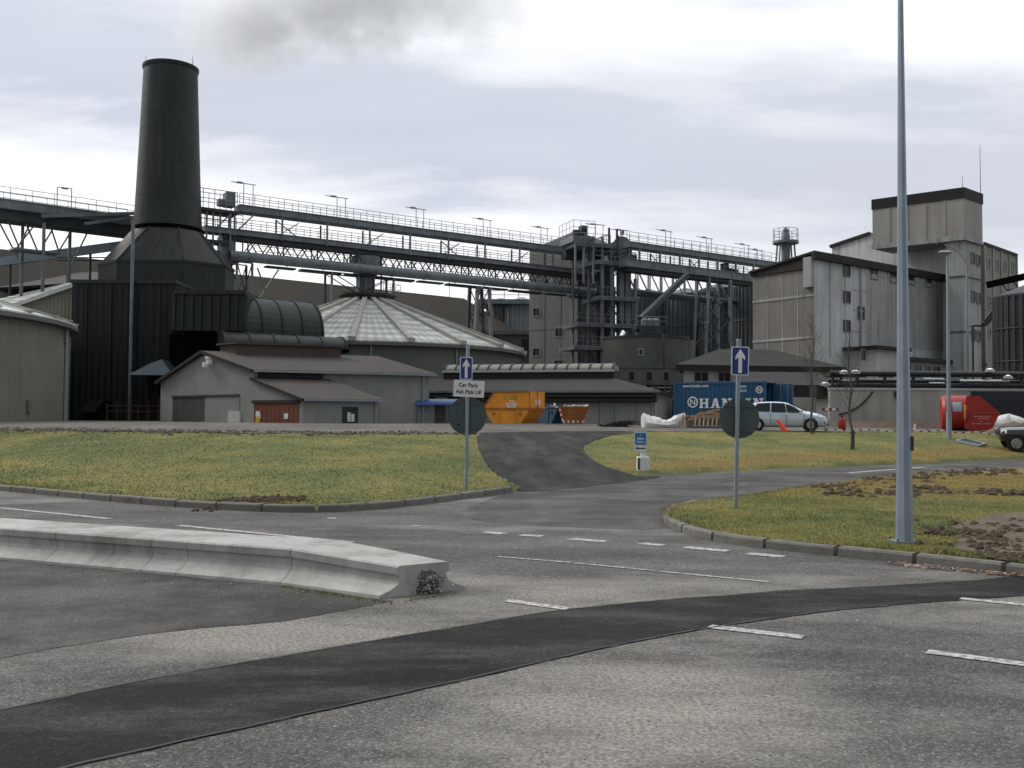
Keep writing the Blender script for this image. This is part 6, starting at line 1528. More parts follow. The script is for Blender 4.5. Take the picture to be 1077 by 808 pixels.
# ------------------------------------------------------------------ cars
def car(name, label, cat, X, Y, gz, yaw, paint, L_, W_, spec, wheels, wr, glassq, extra):
    r = thing(name, label, cat, (X, Y, gz), local=True)
    st_, bumper = spec, None
    m = MB(); rings = []
    for (x, wb, zb, zbelt, ztop, wt) in st_:
        pts = []
        half = [(0, zb), (wb * .88, zb), (wb * .97, zb + .10), (wb, (zb + zbelt) / 2), (wb * .985, zbelt - .12), (wb * .95, zbelt), (wt, ztop - .05), (wt * .86, ztop), (0, ztop + .012)]
        pts = [(x, y, z) for y, z in half] + [(x, -y, z) for y, z in half[-2:0:-1]]
        rings.append(pts)
    N = len(rings[0]); vs = [p for q_ in rings for p in q_]
    fs = [(k * N + j, k * N + (j + 1) % N, (k + 1) * N + (j + 1) % N, (k + 1) * N + j) for k in range(len(rings) - 1) for j in range(N)]
    fs += [tuple(range(N)), tuple((len(rings) - 1) * N + i for i in range(N))[::-1]]
    m.add(vs, fs); b = m.build('body', paint, r, True)
    sd = b.modifiers.new('soft', 'SUBSURF'); sd.levels = 1; sd.render_levels = 2
    for x, y in wheels:
        m = MB(); m.tube((x, y - .02, wr), (x, y + .2 * (-1 if y > 0 else 1) , wr), wr + .03, wr + .03, 24); m.build('wheel_arch', M['tyre'], r, True)
        s_ = -1 if y < 0 else 1
        m = MB(); m.tube((x, y - s_ * .17, wr), (x, y + s_ * .035, wr), wr, wr * .97, 24); w = m.build('wheel', M['tyre'], r, True)
        m = MB(); m.tube((x, y + s_ * .02, wr), (x, y + s_ * .045, wr), wr * .66, wr * .6, 20); m.build('rim', M['rim'], w, True)
        m = MB()
        for k in range(5): a = 2 * math.pi * k / 5 + .5; m.bar((x + .22 * wr * math.cos(a + .6), y + s_ * .048, wr + .22 * wr * math.sin(a + .6)), (x + .56 * wr * math.cos(a + .6), y + s_ * .048, wr + .56 * wr * math.sin(a + .6)), wr * .16, .006)
        m.build('rim_gap', M['tyre'], w)
    for nm, q_ in glassq:
        for s_ in ((1, -1) if nm == 'side_window' else (1,)):
            m = MB(); m.slab([(x, y * s_, z) for x, y, z in q_], .012); m.build(nm, M['glass'], r)
    extra(r)
    r.rotation_euler = (0, 0, yaw); return r
# x, half width at belt, underside, belt, top, half width at top
hs = [(-2.12, .62, .42, .70, .72, .55), (-2.10, .74, .30, .86, .98, .62), (-1.98, .84, .22, .95, 1.16, .66), (-1.72, .88, .2, .97, 1.36, .62), (-1.2, .895, .19, .955, 1.47, .60), (-.5, .895, .19, .93, 1.50, .62), (.1, .895, .19, .91, 1.47, .61), (.55, .895, .19, .905, 1.30, .62), (1.05, .885, .19, .90, 1.03, .66), (1.3, .87, .19, .87, .97, .62), (1.75, .82, .2, .78, .88, .56), (2.05, .70, .22, .66, .74, .5), (2.16, .58, .28, .55, .60, .42)]
gq = [('side_window', [(-.62, -.905, .985), (.12, -.90, .965), (.05, -.70, 1.40), (-.6, -.695, 1.43)]), ('side_window', [(.17, -.90, .965), (.86, -.885, .955), (.52, -.72, 1.22), (.1, -.70, 1.385)]), ('side_window', [(-1.5, -.89, 1.03), (-.68, -.905, .99), (-.66, -.695, 1.43), (-1.3, -.70, 1.39)]),
      ('windscreen', [(1.12, -.62, 1.015), (1.12, .62, 1.015), (.30, .55, 1.435), (.30, -.55, 1.435)]), ('rear_window', [(-2.06, -.55, 1.03), (-2.06, .55, 1.03), (-1.62, .5, 1.41), (-1.62, -.5, 1.41)])]
def exh(r):
    for s_ in (-1, 1):
        m = MB(); m.slab([(1.72, s_ * .82, .70), (2.09, s_ * .62, .60), (2.02, s_ * .64, .74), (1.62, s_ * .76, .87)], .02); m.build('headlight', M['lens'], r)
        m = MB(); m.box(.78, .92, s_ * .97 - .09, s_ * .97 + .09, .93, 1.06); m.build('mirror', M['car_silver'], r, bevel=.03)
        m = MB(); m.slab([(1.98, s_ * .74, .38), (2.1, s_ * .6, .36), (2.09, s_ * .6, .46), (1.96, s_ * .75, .48)], .02); m.build('fog_lamp', M['tyre'], r)
        m = MB(); m.box(-.05, .12, s_ * .905 - .02, s_ * .905 + .012, .78, .82); m.build('handle', M['car_silver'], r)
        m = MB()
        for x in (.13, -.66, .98): m.box(x - .006, x + .006, s_ * .898 - .012, s_ * .898 + .006, .30, .92)
        m.build('door_gap', M['tyre'], r)
    m = MB(); m.box(2.1, 2.185, -.42, .42, .47, .57); m.box(2.12, 2.19, -.5, .5, .30, .39); m.build('grille', M['tyre'], r)
    m = MB(); m.box(2.19, 2.2, -.26, .26, .40, .50); m.build('number_plate', M['white'], r)
Xc = PX(824, 51.2); car('parked_car', 'silver blue hatchback parked at the top of the grass bank', 'car', Xc, 51.2, hterr(Xc, 51.2) + .02, rad(-14), M['car_silver'], 4.3, 1.79, hs, [(-1.3, -.895), (-1.3, .895), (1.3, -.895), (1.3, .895)], .315, gq, exh)
# off-road car entering at the right
os_ = [(-2.3, .70, .55, .95, 1.0, .6), (-2.22, .85, .40, 1.05, 1.5, .68), (-1.9, .92, .36, 1.10, 1.76, .68), (-.6, .93, .36, 1.09, 1.80, .70), (.2, .93, .36, 1.08, 1.78, .70), (.7, .93, .36, 1.07, 1.42, .72), (1.02, .93, .36, 1.06, 1.15, .78), (1.25, .92, .36, 1.02, 1.10, .76), (1.8, .89, .38, .98, 1.05, .72), (2.05, .82, .42, .92, 1.0, .62), (2.14, .70, .46, .78, .86, .5)]
gq2 = [('side_window', [(-.5, -.935, 1.13), (.35, -.935, 1.12), (.25, -.76, 1.66), (-.5, -.76, 1.7)]), ('side_window', [(.4, -.935, 1.12), (.95, -.93, 1.11), (.66, -.80, 1.42), (.32, -.76, 1.64)]), ('side_window', [(-1.9, -.93, 1.15), (-.56, -.935, 1.13), (-.56, -.76, 1.7), (-1.8, -.76, 1.66)]), ('windscreen', [(1.05, -.72, 1.15), (1.05, .72, 1.15), (.38, .66, 1.70), (.38, -.66, 1.70)]), ('rear_window', [(-2.28, -.6, 1.12), (-2.28, .6, 1.12), (-2.0, .56, 1.68), (-2.0, -.56, 1.68)])]
def exo(r):
    for s_ in (-1, 1):
        m = MB(); m.slab([(1.88, s_ * .88, .80), (2.12, s_ * .68, .78), (2.05, s_ * .70, .96), (1.88, s_ * .86, .96)], .02); m.build('headlight', M['lens'], r)
        m = MB(); m.box(.72, .9, s_ * 1.02 - .1, s_ * 1.02 + .1, 1.08, 1.24); m.build('mirror', M['car_black'], r, bevel=.03)
        m = MB(); m.box(-1.9, 1.9, s_ * .93 - .03, s_ * .93 + .02, .42, .54); m.build('sill_trim', M['tyre'], r)
    m = MB(); m.box(2.08, 2.16, -.5, .5, .68, .86); m.build('bumper', M['tyre'], r, bevel=.04)
    m = MB(); [m.tube((-1.7, s_ * .62, 1.84), (.1, s_ * .62, 1.84), .02, .02, 6) for s_ in (-1, 1)]; m.build('roof_rail', M['rim'], r)
Xc = PX(1052, 46.6) + 2.1; suv = car('parked_car', 'black off road car cut off by the right edge, on the grass', 'car', Xc, 46.6, hterr(PX(1060, 46.6), 46.6) - .0, rad(180 - 17), M['car_black'], 4.6, 1.88, os_, [(-1.35, -.93), (-1.35, .93), (1.42, -.93), (1.42, .93)], .37, gq2, exo)
hd = V(math.cos(rad(163)), math.sin(rad(163)), 0); sd_ = V(-hd.y, hd.x, 0)
wz = lambda a, b: hterr(Xc + hd.x * a + sd_.x * b, 46.6 + hd.y * a + sd_.y * b) + .012
zf_, zb2, zl_, zr2 = (wz(1.42, .93) + wz(1.42, -.93)) / 2, (wz(-1.35, .93) + wz(-1.35, -.93)) / 2, (wz(1.42, .93) + wz(-1.35, .93)) / 2, (wz(1.42, -.93) + wz(-1.35, -.93)) / 2
fx = (hd + V(0, 0, (zf_ - zb2) / 2.77)).normalized(); fy = (sd_ + V(0, 0, (zl_ - zr2) / 1.86)).normalized(); fz = fx.cross(fy).normalized(); fy = fz.cross(fx)
suv.location = (Xc, 46.6, (zf_ + zb2) / 2); suv.rotation_euler = Matrix((fx, fy, fz)).transposed().to_euler()
# ------------------------------------------------------------------ yard clutter
Y = 57.5; xa = PX(1018, Y); gz = hterr(xa, Y) + .02; zt = PZ(1015, 416, Y) - gz; R_ = zt / 2
r = thing('waste_tank', 'big red cylindrical tank with a pointed end, beside a white bag heap', 'tank', (xa, Y, gz), local=True)
m = MB(); m.tube((-1.62, .0, R_), (-.1, 0, R_), R_ * .98, R_, 40); m.tube((-1.80, 0, R_), (-1.62, 0, R_), R_ * .86, R_ * .98, 40); m.build('drum', M['red'], r, True)
k = Y / F
poly = [(-.45 * 0 - 0.35, .12 * R_), (-.5, R_), (0.05 - .25, 1.93 * R_), (.62, 1.96 * R_), (1.92, 1.02 * R_), (1.35, .03 * R_), (.1, .02)]
m = MB(); m.prism(poly, -R_ * .9, R_ * .9); m.build('hopper_end', M['red'], r)
m = MB(); m.bar((-.45, -R_ * .91, 1.0 * R_), (1.9, -R_ * .91, 1.02 * R_), .05, .04); m.bar((1.9, -R_ * .9, 1.02 * R_), (1.36, -R_ * .9, .06), .05, .05); m.build('seam', plain('yellowed_edge', (.30, .10, .02)), r)
m = MB()
for z, a, b in ((.78, .25, 1.35), (.68, .5, 1.2), (.52, .62, .8), (.38, .1, .75), (.38, .8, 1.3)):
    x = a
    while x < b: w = random.uniform(.05, .16); m.box(x, min(b, x + w), -R_ * .9 - .004, -R_ * .9 - .001, z * R_, z * R_ + .055); x += w + .04
m.build('lettering', plain('faded_white_lettering', (.48, .22, .2)), r)
m = MB(); n = 8
for i in range(n):
    a0 = rad(198 + i * 4.2); a1 = rad(198 + (i + 1) * 4.2); rr_ = R_ * 1.005
    m.add([(-1.15, rr_ * math.cos(a0) * .0 - rr_ * math.cos(rad(38) - i * rad(4.2)), R_ + rr_ * math.sin(rad(38) - i * rad(4.2))), (-.55, -rr_ * math.cos(rad(38) - i * rad(4.2)), R_ + rr_ * math.sin(rad(38) - i * rad(4.2))), (-.55, -rr_ * math.cos(rad(38) - (i + 1) * rad(4.2)), R_ + rr_ * math.sin(rad(38) - (i + 1) * rad(4.2))), (-1.15, -rr_ * math.cos(rad(38) - (i + 1) * rad(4.2)), R_ + rr_ * math.sin(rad(38) - (i + 1) * rad(4.2)))], [(0, 1, 2, 3)])
m.build('pale_panel', M['galv_far'], r, True)
for x in (-1.5, -.42):
    m = MB(); rr_ = R_ * 1.008
    for i in range(7):
        a0 = rad(28 - i * 7); a1 = rad(28 - (i + 1) * 7); m.add([(x, -rr_ * math.cos(a0), R_ + rr_ * math.sin(a0)), (x + .12, -rr_ * math.cos(a0), R_ + rr_ * math.sin(a0)), (x + .12, -rr_ * math.cos(a1), R_ + rr_ * math.sin(a1)), (x, -rr_ * math.cos(a1), R_ + rr_ * math.sin(a1))], [(0, 1, 2, 3)])
    m.build('marker_strip', plain('yellow_marker', (.60, .36, .05)), r)
r.rotation_euler = (0, 0, rad(-17)); r.scale = (.80, 1, 1)
def lumpy(name, label, cat, c, sx, sy, sz, mat, seed, rough=.25, kind=None, nz=5, pw=1.3):
    random.seed(seed); m = MB(); n = 26; k = 9
    ph_ = [random.uniform(0, 6.28) for _ in range(12)]
    vs = []
    for i in range(k + 1):
        f = i / k
        for j in range(n):
            a = 2 * math.pi * j / n
            q_ = 1 + rough * (math.sin(3 * a + ph_[0] + f * 3) * .5 + math.sin(5 * a + ph_[1] - f * 4) * .35 + math.sin(9 * a + ph_[2] + 7 * f) * .25)
            rr_ = (1 - f ** pw) * q_; z = f ** .9 * (1 + rough * .5 * math.sin(4 * a + ph_[3] + 5 * f) * (1 - f))
            vs.append((c[0] + sx * rr_ * math.cos(a), c[1] + sy * rr_ * math.sin(a), c[2] - .05 + sz * z))
    fs = [(i * n + j, i * n + (j + 1) % n, (i + 1) * n + (j + 1) % n, (i + 1) * n + j) for i in range(k) for j in range(n)]
    m.add(vs, fs); o = m.build(name, mat, None, name != 'tarp')
    return tag(o, label, cat, None, kind)
p = B(1061, 58.6); lumpy('bag_heap', 'crumpled white bags heaped between the red tank and the soil heap', 'bags', (p.x, 58.6, hterr(p.x, 58.6)), 1.3, .8, 1.1, M['tarp'], 3, .5, pw=2.4)
p = B(1066, 55.2); lumpy('soil_heap', 'brown soil heap in front of the white bags at the right edge', 'soil heap', (p.x, 55.2, hterr(p.x, 55.2)), 1.6, 1.0, .78, M['soil_red'], 5, .18)
p = B(935, 64.6); lumpy('rubble_bank', 'low brown spoil bank along the foot of the concrete wall', 'spoil', (p.x, 64.9, hterr(p.x, 64.9)), 6.5, .9, .55, M['soil_red'], 8, .3)
# white sheet heap (covered small boat shaped pile)
Y = 56; x0, x1 = PX(676, Y), PX(720, Y); gz = hterr(x0, Y) + .02
m = MB(); n = 22; vs = []; random.seed(12)
for i in range(n + 1):
    f = i / n; x = x0 + (x1 - x0) * f
    h = .78 * (1 - .35 * math.sin(math.pi * f)) + .12 * math.sin(f * 9) * f; hw_ = .25 + .55 * math.sin(math.pi * min(1, f * 1.1 + .08)) ** .6
    for j, (t, z) in enumerate(((-1.0, 0), (-1.15, .35), (-.95, .8), (-.5, 1.0), (0, .72), (.5, .95), (.95, .8), (1.1, .3), (1, 0))):
        vs.append((x + random.uniform(-.05, .05), Y + hw_ * t, gz + h * z * random.uniform(.9, 1.1)))
fs = [(i * 9 + j, i * 9 + j + 1, (i + 1) * 9 + j + 1, (i + 1) * 9 + j) for i in range(n) for j in range(8)] + [tuple(range(9)), tuple(n * 9 + j for j in range(9))[::-1]]
m.add(vs, fs); o = m.build('sheeted_pile', M['tarp'], None, True); tag(o, 'long low pile under a crumpled white sheet, left of the ladders', 'sheeted pile')
# timber stack with ladders
Y = 55.5; xa, xb = PX(722, Y), PX(768, Y); gz = hterr(xa, Y) + .02
r = thing('timber_stack', 'stack of orange brown timber offcuts behind the ladders', 'timber stack', (xa, Y, gz)); random.seed(21)
m = MB()
for k_ in range(46):
    x = random.uniform(xa + .1, xb - .6); y = Y + .35 + random.uniform(0, .9); z = gz + .08 + .9 * random.random() ** .7 * (1 - abs((x - (xa + xb) / 2) / (xb - xa)) * .6); a = random.uniform(-.4, .4); L_ = random.uniform(.5, 1.3)
    m.bar((x, y, z), (x + L_ * math.cos(a), y + .3 * math.sin(a), z + random.uniform(-.12, .15)), .09, random.uniform(.04, .09))
m.build('plank', M['timber'], r)
m = MB(); m.box(xa + .1, xb, Y + .4, Y + 1.2, gz, gz + .45); m.build('pallet', mk('grey_pallet_wood', (.16, .13, .09), .9, .3, 2), r)
r = thing('ladder', 'pale ladder lying on its long side in front of the timber stack', 'ladder', (xa, Y, gz))
for z in (.12, .62):
    m = MB(); m.bar((xa + .35, Y + .22 + .1 * z, gz + z), (xb, Y + .1 + .1 * z, gz + z), .05, .07); m.build('stile', M['rail'], r)
for k_ in range(9):
    m = MB(); x = xa + .5 + k_ * .24; m.bar((x, Y + .2, gz + .12), (x + .06, Y + .26, gz + .62), .05, .04); m.build('rung', plain('pale_rung', (.55, .45, .3)), r)
r = thing('frame_stand', 'small tripod stand of thin poles left of the ladder', 'stand', (PX(719, Y), Y, gz))
for dx, dy in ((-.25, 0), (.25, 0), (0, .3)): m = MB(); m.tube((PX(719, Y) + dx, Y + dy, gz - .03), (PX(719, Y), Y + .1, gz + .75), .03, .03, 6); m.build('leg', M['timber'], r)
# scrap metal
Y = 57; r = thing('scrap_heap', 'flat heap of black scrap bars and hoses left of the white sheet', 'scrap', (PX(650, Y), Y, 1.2)); random.seed(30)
m = MB(); x0, x1 = PX(628, Y), PX(672, Y)
for k_ in range(40):
    x = random.uniform(x0, x1 - .6); f = (x - x0) / (x1 - x0); z = hterr(x, Y) + .03 + random.random() * .38 * (.3 + f); a = random.uniform(-.3, .3); L_ = random.uniform(.4, 1.1)
    m.bar((x, Y + random.uniform(-.5, .5), z), (x + L_, Y + random.uniform(-.5, .5), z + .3 * a), .07, .06)
m.build('bar', M['pipe_bk'], r)
m = MB(); z = hterr(x0, Y) + .08; m.bar((PX(660, Y), Y - .6, z), (PX(677, Y), Y - .6, z + .03), .08); m.build('timber', M['timber'], r)
# fallen cone, gas bottle, cage, small things
Y = 49.6; x = PX(826, Y); gz = hterr(x, Y)
r = thing('traffic_cone', 'orange traffic cone tilted sharply to the left beside the silver hatchback', 'cone', (x, Y, gz), local=True)
m = MB(); m.lathe((0, 0), [(.17, 0.02), (.045, .74), (.03, .75)], 20); m.build('cone', M['cone'], r, True)
m = MB(); m.prism(rrect(.42, .42, .06), 0, .03, 'z'); m.build('base', M['cone'], r)
r.rotation_euler = (0, rad(-34), 0)
Y = 56; x = PX(885.5, Y); gz = hterr(x, Y) + .02
r = thing('gas_bottle', 'stubby red gas bottle at the right end of the mesh cage', 'gas bottle', (x, Y, gz), local=True)
m = MB(); m.lathe((0, 0), [(.19, 0), (.21, .04), (.21, .52), (.13, .64), (.06, .66)], 20); m.build('body', M['red'], r, True); m = MB(); m.lathe((0, 0), [(.05, .66), (.05, .74), (.09, .75), (.09, .8)], 10); m.build('valve', M['steel_dk'], r, True)
xa, xb = PX(864, Y), PX(882, Y)
r = thing('mesh_cage', 'low mesh cage with a red and white top bar behind the silver hatchback', 'cage', (xa, Y, gz))
zt = PZ(873, 431.5, Y); m = MB()
for f in np.linspace(0, 1, 9): x = xa + (xb - xa) * f; m.tube((x, Y, gz), (x, Y, zt), .015, .015, 4); m.tube((x, Y + .8, gz), (x, Y + .8, zt), .015, .015, 4)
for f in np.linspace(0, 1, 6): z = gz + .05 + (zt - gz - .1) * f; m.tube((xa, Y, z), (xb, Y, z), .014, .014, 4); m.tube((xa, Y + .8, z), (xb, Y + .8, z), .014, .014, 4)
m.build('mesh', M['rail'], r)
for k_ in range(5):
    m = MB(); a = xa + (xb - xa) * k_ / 5; b = xa + (xb - xa) * (k_ + 1) / 5; m.bar((a, Y - .03, zt + .05), (b, Y - .03, zt + .05), .1, .12); m.build('top_bar', M['white'] if k_ % 2 else M['red'], r)
# red and white tape along the edge of the yard
def tape_pts():
    pts = []
    for k_ in range(0, 64):
        px = 868 + k_ * 3.0
        Y_ = 50.2 + (px - 868) * .016; x = PX(px, Y_); pts.append(V(x, Y_, hterr(x, Y_) + .10 + .05 * math.sin(k_ * .5)))
    return pts
tp = tape_pts(); r = thing('barrier_tape', 'red and white barrier tape strung low along the top of the grass bank', 'tape', tp[0])
mw_, mr_ = MB(), MB()
for k_, (a, b) in enumerate(zip(tp, tp[1:])):
    q_ = mw_ if k_ % 3 else mr_; q_.bar(a, b, .012, .06)
mw_.build('white_band', M['white'], r); mr_.build('red_band', M['red'], r)
for k_ in range(0, 64, 12):
    m = MB(); p = tp[k_]; m.tube((p.x, p.y + .03, p.z - .3), (p.x, p.y + .03, p.z + .15), .02, .02, 6); m.build('peg', M['steel_dk'], r)
p = G(961, 444, 1.25); Y = 54; x = PX(961.5, Y); gz = hterr(x, Y)
r = thing('marker_post', 'short white marker post leaning in front of the concrete wall', 'post', (x, Y, gz), local=True); m = MB(); m.box(-.045, .045, -.02, .02, -.1, .42); m.box(-.05, .05, -.024, -.021, .30, .38); m.build('board', M['white'], r); m = MB(); m.box(-.07, .07, -.06, .06, -.08, .05); m.build('foot', M['steel_dk'], r); r.rotation_euler = (0, rad(7), 0)
# grating lying on the bank
a = [G(1007, 466, .62), G(1030, 473, .50), G(1037, 470.5, .56), G(1016, 464.5, .66)]
Y = 47.5
q0, q1, q2, q3 = B(1006, 48.0), B(1030, 46.9), B(1036, 48.0), B(1014, 49.2)
zf = lambda p: Vector((p.x, p.y, hterr(p.x, p.y) + .06))
cs = [zf(q_) for q_ in (q0, q1, q2, q3)]
r = thing('loose_grating', 'pale edged dark grating lying on the bank beside the slender lamp post', 'grating', cs[0]); m = MB()
for i in range(4): m.bar(cs[i], cs[(i + 1) % 4], .09, .09)
m.build('frame', M['galv_far'], r)
m = MB()
for f in np.linspace(.08, .92, 9): m.bar(cs[0].lerp(cs[3], f), cs[1].lerp(cs[2], f), .05, .05)
m.slab([c_ - V(0, 0, .01) for c_ in cs], .03); m.build('bars', M['pipe_bk'], r)
# ------------------------------------------------------------------ young bare trees
def tree(px, Y, top_py, seed, label):
    random.seed(seed); x = PX(px, Y); gz = hterr(x, Y); r = thing('young_tree', label, 'tree', (x, Y, gz - .05), 'bare young trees on the bank', local=True)
    Ht = PZ(px, top_py, Y) - gz
    m = MB(); pts = [V(0, 0, -.1)]; n = 12
    for i in range(1, n + 1): f = i / n; pts.append(V(.05 * math.sin(i * 1.3 + seed) + .02 * i * (1 if seed % 2 else -1) * .3, .05 * math.cos(i * 1.7), Ht * f))
    rr_ = lambda f: .055 * (1 - f) ** .8 + .005
    for i in range(n): m.tube(pts[i], pts[i + 1], rr_(i / n), rr_((i + 1) / n), 7)
    m.build('trunk', M['bark'], r, True)
    m = MB()
    def br(p, d, L_, r0, depth):
        q_ = p; segs = 3
        for k_ in range(segs):
            d = (d + V(random.uniform(-.16, .16), random.uniform(-.16, .16), .10)).normalized(); e_ = q_ + d * L_ / segs
            m.tube(q_, e_, r0 * (1 - k_ / segs * .6), r0 * (1 - (k_ + 1) / segs * .6), 4); q_ = e_
            if depth and k_ > 0 or depth == 2:
                for _ in range(2 if depth == 2 else 1):
                    a = random.uniform(0, 6.28); br(q_, (d * .9 + V(math.cos(a), math.sin(a), .35) * .65).normalized(), L_ * random.uniform(.35, .6), r0 * .5, depth - 1)
    for i in range(26):
        f = .30 + .66 * i / 26; k_ = int(f * n); p = pts[k_].lerp(pts[k_ + 1], f * n - k_); a = i * 2.4 + random.uniform(-.4, .4)
        br(p, V(math.cos(a) * .62, math.sin(a) * .62, 1.0).normalized(), Ht * .24 * (1.15 - f), .010, 2)
    m.build('branches', M['bark'], r)
    m = MB(); m.tube((.12, 0, -.1), (.12, 0, .85), .03, .03, 6); m.box(-.06, .16, -.05, .05, .72, .78); m.build('stake', mk('tree_stake', (.10, .07, .05), .9), r)
tree(853.5, 48.3, 327, 3, 'bare young tree just right of the silver hatchback')
tree(895, 41.8, 343, 6, 'bare young tree on the lower bank near the tall lamp post')
# distant mast
r = thing('radio_mast', 'hair thin mast rising behind the brown warehouse roof', 'mast', P(483, 330, 190)); m = MB(); m.tube((PX(471.5, 190), 190, GZ), (PX(471.5, 190), 190, PZ(471, 296, 190)), .12, .06, 5); m.build('pole', M['rail'], r); m = MB(); p = P(471.5, 300, 190); m.box(p.x - .5, p.x + .5, 189.9, 190.1, p.z - .05, p.z + .05); m.build('crossbar', M['rail'], r)
# ------------------------------------------------------------------ steam plume
def plume():
    a, b = P(178, 36, 109), P(560, -22, 112)
    mid = (a + b) / 2; d = (b - a); L_ = d.length
    m = MB(); n = 20; vs = []; segs = 16
    ax = d.normalized(); up = V(0, 0, 1); sd = ax.cross(up).normalized(); up = sd.cross(ax)
    for i in range(segs + 1):
        f = i / segs; c = a + d * f; rr_ = 1.2 + 6.6 * min(1, f * 4.5) ** .6
        if i in (0, segs): rr_ = .3
        for j in range(n):
            an = 2 * math.pi * j / n; vs.append(c + sd * (rr_ * math.cos(an)) + up * (rr_ * math.sin(an)))
    fs = [(i * n + j, i * n + (j + 1) % n, (i + 1) * n + (j + 1) % n, (i + 1) * n + j) for i in range(segs) for j in range(n)]
    fs += [tuple(range(n))[::-1], tuple(segs * n + j for j in range(n))]
    m.add(vs, fs)
    mat = bpy.data.materials.new('steam'); mat.use_nodes = True; nt = NT(mat.node_tree)
    for nd in list(nt.n): nt.n.remove(nd)
    out = nt.node('ShaderNodeOutputMaterial'); pv = nt.node('ShaderNodeVolumePrincipled'); nt.link(pv.outputs[0], out.inputs['Volume'])
    pos = nt.node('ShaderNodeNewGeometry').outputs['Position']
    # radial falloff about the plume axis
    sub = nt.node('ShaderNodeVectorMath', operation='SUBTRACT'); nt.link(pos, sub.inputs[0]); sub.inputs[1].default_value = a
    dot = nt.node('ShaderNodeVectorMath', operation='DOT_PRODUCT'); nt.link(sub.outputs[0], dot.inputs[0]); dot.inputs[1].default_value = ax
    sc_ = nt.node('ShaderNodeVectorMath', operation='SCALE'); sc_.inputs[0].default_value = ax; nt.link(dot.outputs['Value'], sc_.inputs['Scale'])
    s2 = nt.node('ShaderNodeVectorMath', operation='SUBTRACT'); nt.link(sub.outputs[0], s2.inputs[0]); nt.link(sc_.outputs[0], s2.inputs[1])
    ln = nt.node('ShaderNodeVectorMath', operation='LENGTH'); nt.link(s2.outputs[0], ln.inputs[0])
    f = nt.math('DIVIDE', dot.outputs['Value'], L_, True)
    rad_ = nt.math('ADD', nt.math('MULTIPLY', nt.math('POWER', nt.math('MULTIPLY', f, 4.5, True), .6), 5.6), 1.0)
    q = nt.math('DIVIDE', ln.outputs['Value'], rad_)
    nz = nt.math('ADD', nt.math('MULTIPLY', nt.noise(pos, .16, 7, .66), 1.0), nt.math('MULTIPLY', nt.noise(pos, .45, 4, .6), .35))
    dens = nt.math('SUBTRACT', nt.math('MULTIPLY', nz, 3.0), nt.math('ADD', q, 1.05), False)
    dens = nt.math('MAXIMUM', dens, 0.0)
    fade = nt.ramp(f, [(0.0, 0.0), (.05, .5), (.25, 1.0), (.6, .9), (.93, 0.3), (1.0, 0.0)])
    nt.link(nt.math('MULTIPLY', nt.math('MULTIPLY', dens, .48), fade), pv.inputs['Density'])
    pv.inputs['Color'].default_value = (.955, .965, .98, 1); pv.inputs['Anisotropy'].default_value = .2
    o = m.build('steam_plume', mat); return tag(o, 'grey steam plume drifting right above the chimney', 'steam', None, 'stuff')
plume()
# ------------------------------------------------------------------ sky, sun, camera
SUN_EL, SUN_AZ = rad(38), rad(-62)        # azimuth from +Y towards +X
w = bpy.data.worlds.new('World'); SC.world = w; w.use_nodes = True; nt = NT(w.node_tree)
bg = w.node_tree.nodes['Background']
sky = nt.node('ShaderNodeTexSky', sky_type='NISHITA'); sky.sun_disc = False; sky.sun_elevation = SUN_EL; sky.sun_rotation = SUN_AZ
tc = nt.node('ShaderNodeTexCoord'); gen = tc.outputs['Generated']
sep = nt.node('ShaderNodeSeparateXYZ'); nt.link(gen, sep.inputs[0])
zc = nt.math('MAXIMUM', sep.outputs[2], 0.0)
den = nt.math('ADD', zc, .16)
cmb = nt.node('ShaderNodeCombineXYZ'); nt.link(nt.math('DIVIDE', sep.outputs[0], den), cmb.inputs[0]); nt.link(nt.math('DIVIDE', sep.outputs[1], den), cmb.inputs[1])
pm = nt.mapping(cmb.outputs[0], (.55, 1.15, 1), (0, 0, rad(8)))
xa = nt.math('DIVIDE', sep.outputs[0], nt.math('MAXIMUM', nt.math('ABSOLUTE', sep.outputs[1]), .25))
t = nt.math('SUBTRACT', sep.outputs[2], nt.math('SUBTRACT', .262, nt.math('MULTIPLY', xa, .10)))
n1 = nt.noise(nt.mapping(cmb.outputs[0], (.55, 1.0, 1), (0, 0, rad(10))), 1.1, 6, .55)
n2 = nt.noise(nt.mapping(cmb.outputs[0], (.9, 2.4, 1), (0, 0, rad(10))), 1.8, 6, .6)
t = nt.math('ADD', t, nt.math('ADD', nt.math('MULTIPLY', nt.math('SUBTRACT', n1, .5), .24), nt.math('MULTIPLY', nt.math('SUBTRACT', n2, .5), .13)))
cl = nt.ramp(nt.math('ADD', t, .5), [(.30, (8.6, 8.6, 8.6)), (.42, (7.7, 7.75, 8.0)), (.475, (4.75, 5.0, 5.65)), (.535, (5.1, 5.35, 5.95)), (.60, (7.6, 7.75, 8.0)), (.64, (8.6, 8.6, 8.6)), (.70, (5.8, 6.1, 6.65)), (.80, (6.0, 6.3, 6.8))])
right = nt.math('MULTIPLY', nt.math('ADD', xa, .02), 2.6, True)
low = nt.ramp(sep.outputs[2], [(.0, 0.0), (.12, .15), (.17, .85), (.22, .85), (.29, 0.0)])
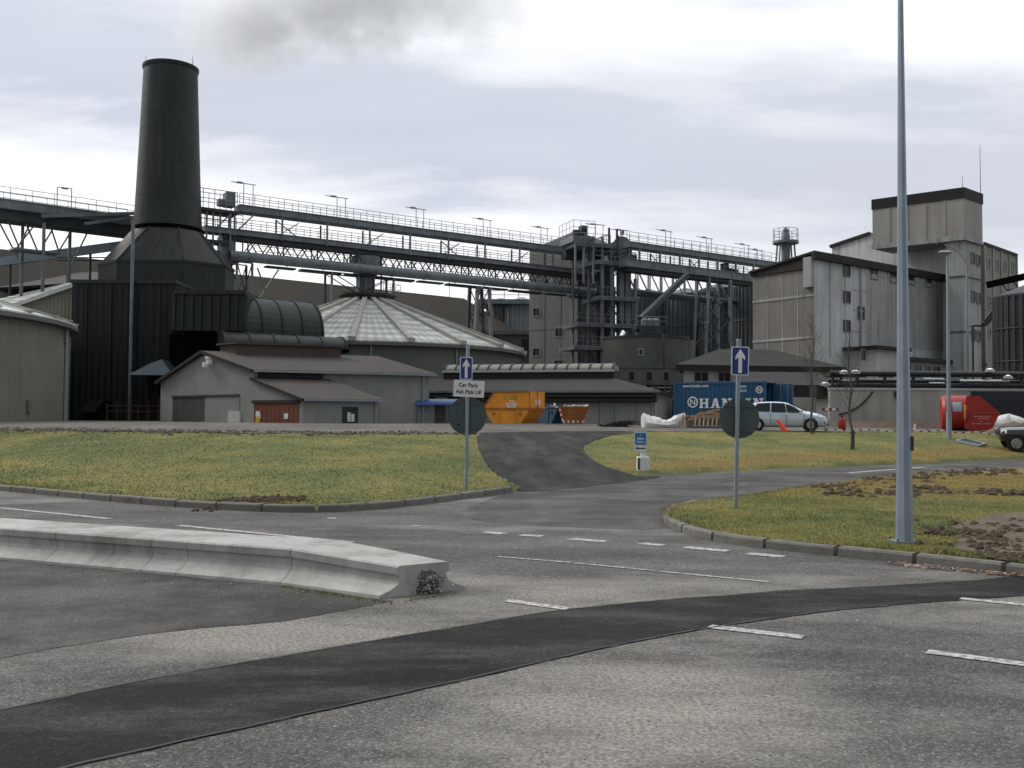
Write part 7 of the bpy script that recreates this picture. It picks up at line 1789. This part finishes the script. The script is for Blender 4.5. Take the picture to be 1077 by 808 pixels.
cl = nt.mix(nt.math('MULTIPLY', nt.math('MULTIPLY', right, low), nt.ramp(n1, [(.3, 1.0), (.7, .55)])), cl, (5.0, 5.15, 5.7))
left = nt.math('MULTIPLY', nt.math('SUBTRACT', -.08, xa), 3.5, True)
low2 = nt.ramp(sep.outputs[2], [(.0, .9), (.17, .9), (.27, 0.0)])
cl = nt.mix(nt.math('MULTIPLY', left, low2), cl, (9.2, 9.2, 9.0))
top = nt.ramp(sep.outputs[2], [(.38, (1, 1, 1)), (.75, (2.1, 2.05, 1.95))])  # sky above the view brightened to lift light on level ground
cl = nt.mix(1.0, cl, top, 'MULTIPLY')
back = nt.ramp(nt.math('ADD', nt.math('MULTIPLY', sep.outputs[1], .5), .5), [(.25, (.41, .42, .43)), (.62, (1, 1, 1))])  # unseen sky behind the camera dimmed to darken faces turned towards it
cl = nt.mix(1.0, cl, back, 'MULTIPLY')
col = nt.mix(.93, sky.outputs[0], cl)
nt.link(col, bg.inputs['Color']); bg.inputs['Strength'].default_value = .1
sl = bpy.data.lights.new('Sun', 'SUN'); sl.energy = 1.3; sl.angle = rad(14); sl.color = (1, .95, .87)
so = bpy.data.objects.new('Sun', sl); COL.objects.link(so)
dirv = Vector((math.sin(SUN_AZ) * math.cos(SUN_EL), math.cos(SUN_AZ) * math.cos(SUN_EL), math.sin(SUN_EL)))
so.rotation_euler = dirv.to_track_quat('Z', 'Y').to_euler(); so.location = dirv * 50 + V(0, 0, 30)
cam = bpy.data.cameras.new('Camera'); cam.sensor_width = 36; cam.lens = F / 1077 * 36; cam.clip_end = 9000; cam.clip_start = .05
co = bpy.data.objects.new('Camera', cam); COL.objects.link(co); co.location = (0, 0, EYE); co.rotation_euler = CAMR.to_euler(); SC.camera = co
SC.view_settings.view_transform = 'Standard'; SC.view_settings.look = 'None'; SC.view_settings.exposure = 0.45; SC.view_settings.gamma = 1
SC.render.engine = 'CYCLES'
SC.cycles.use_denoising = True; SC.cycles.max_bounces = 6; SC.cycles.diffuse_bounces = 3; SC.cycles.volume_bounces = 4
try: SC.cycles.volume_step_rate = 2.0
except Exception: pass
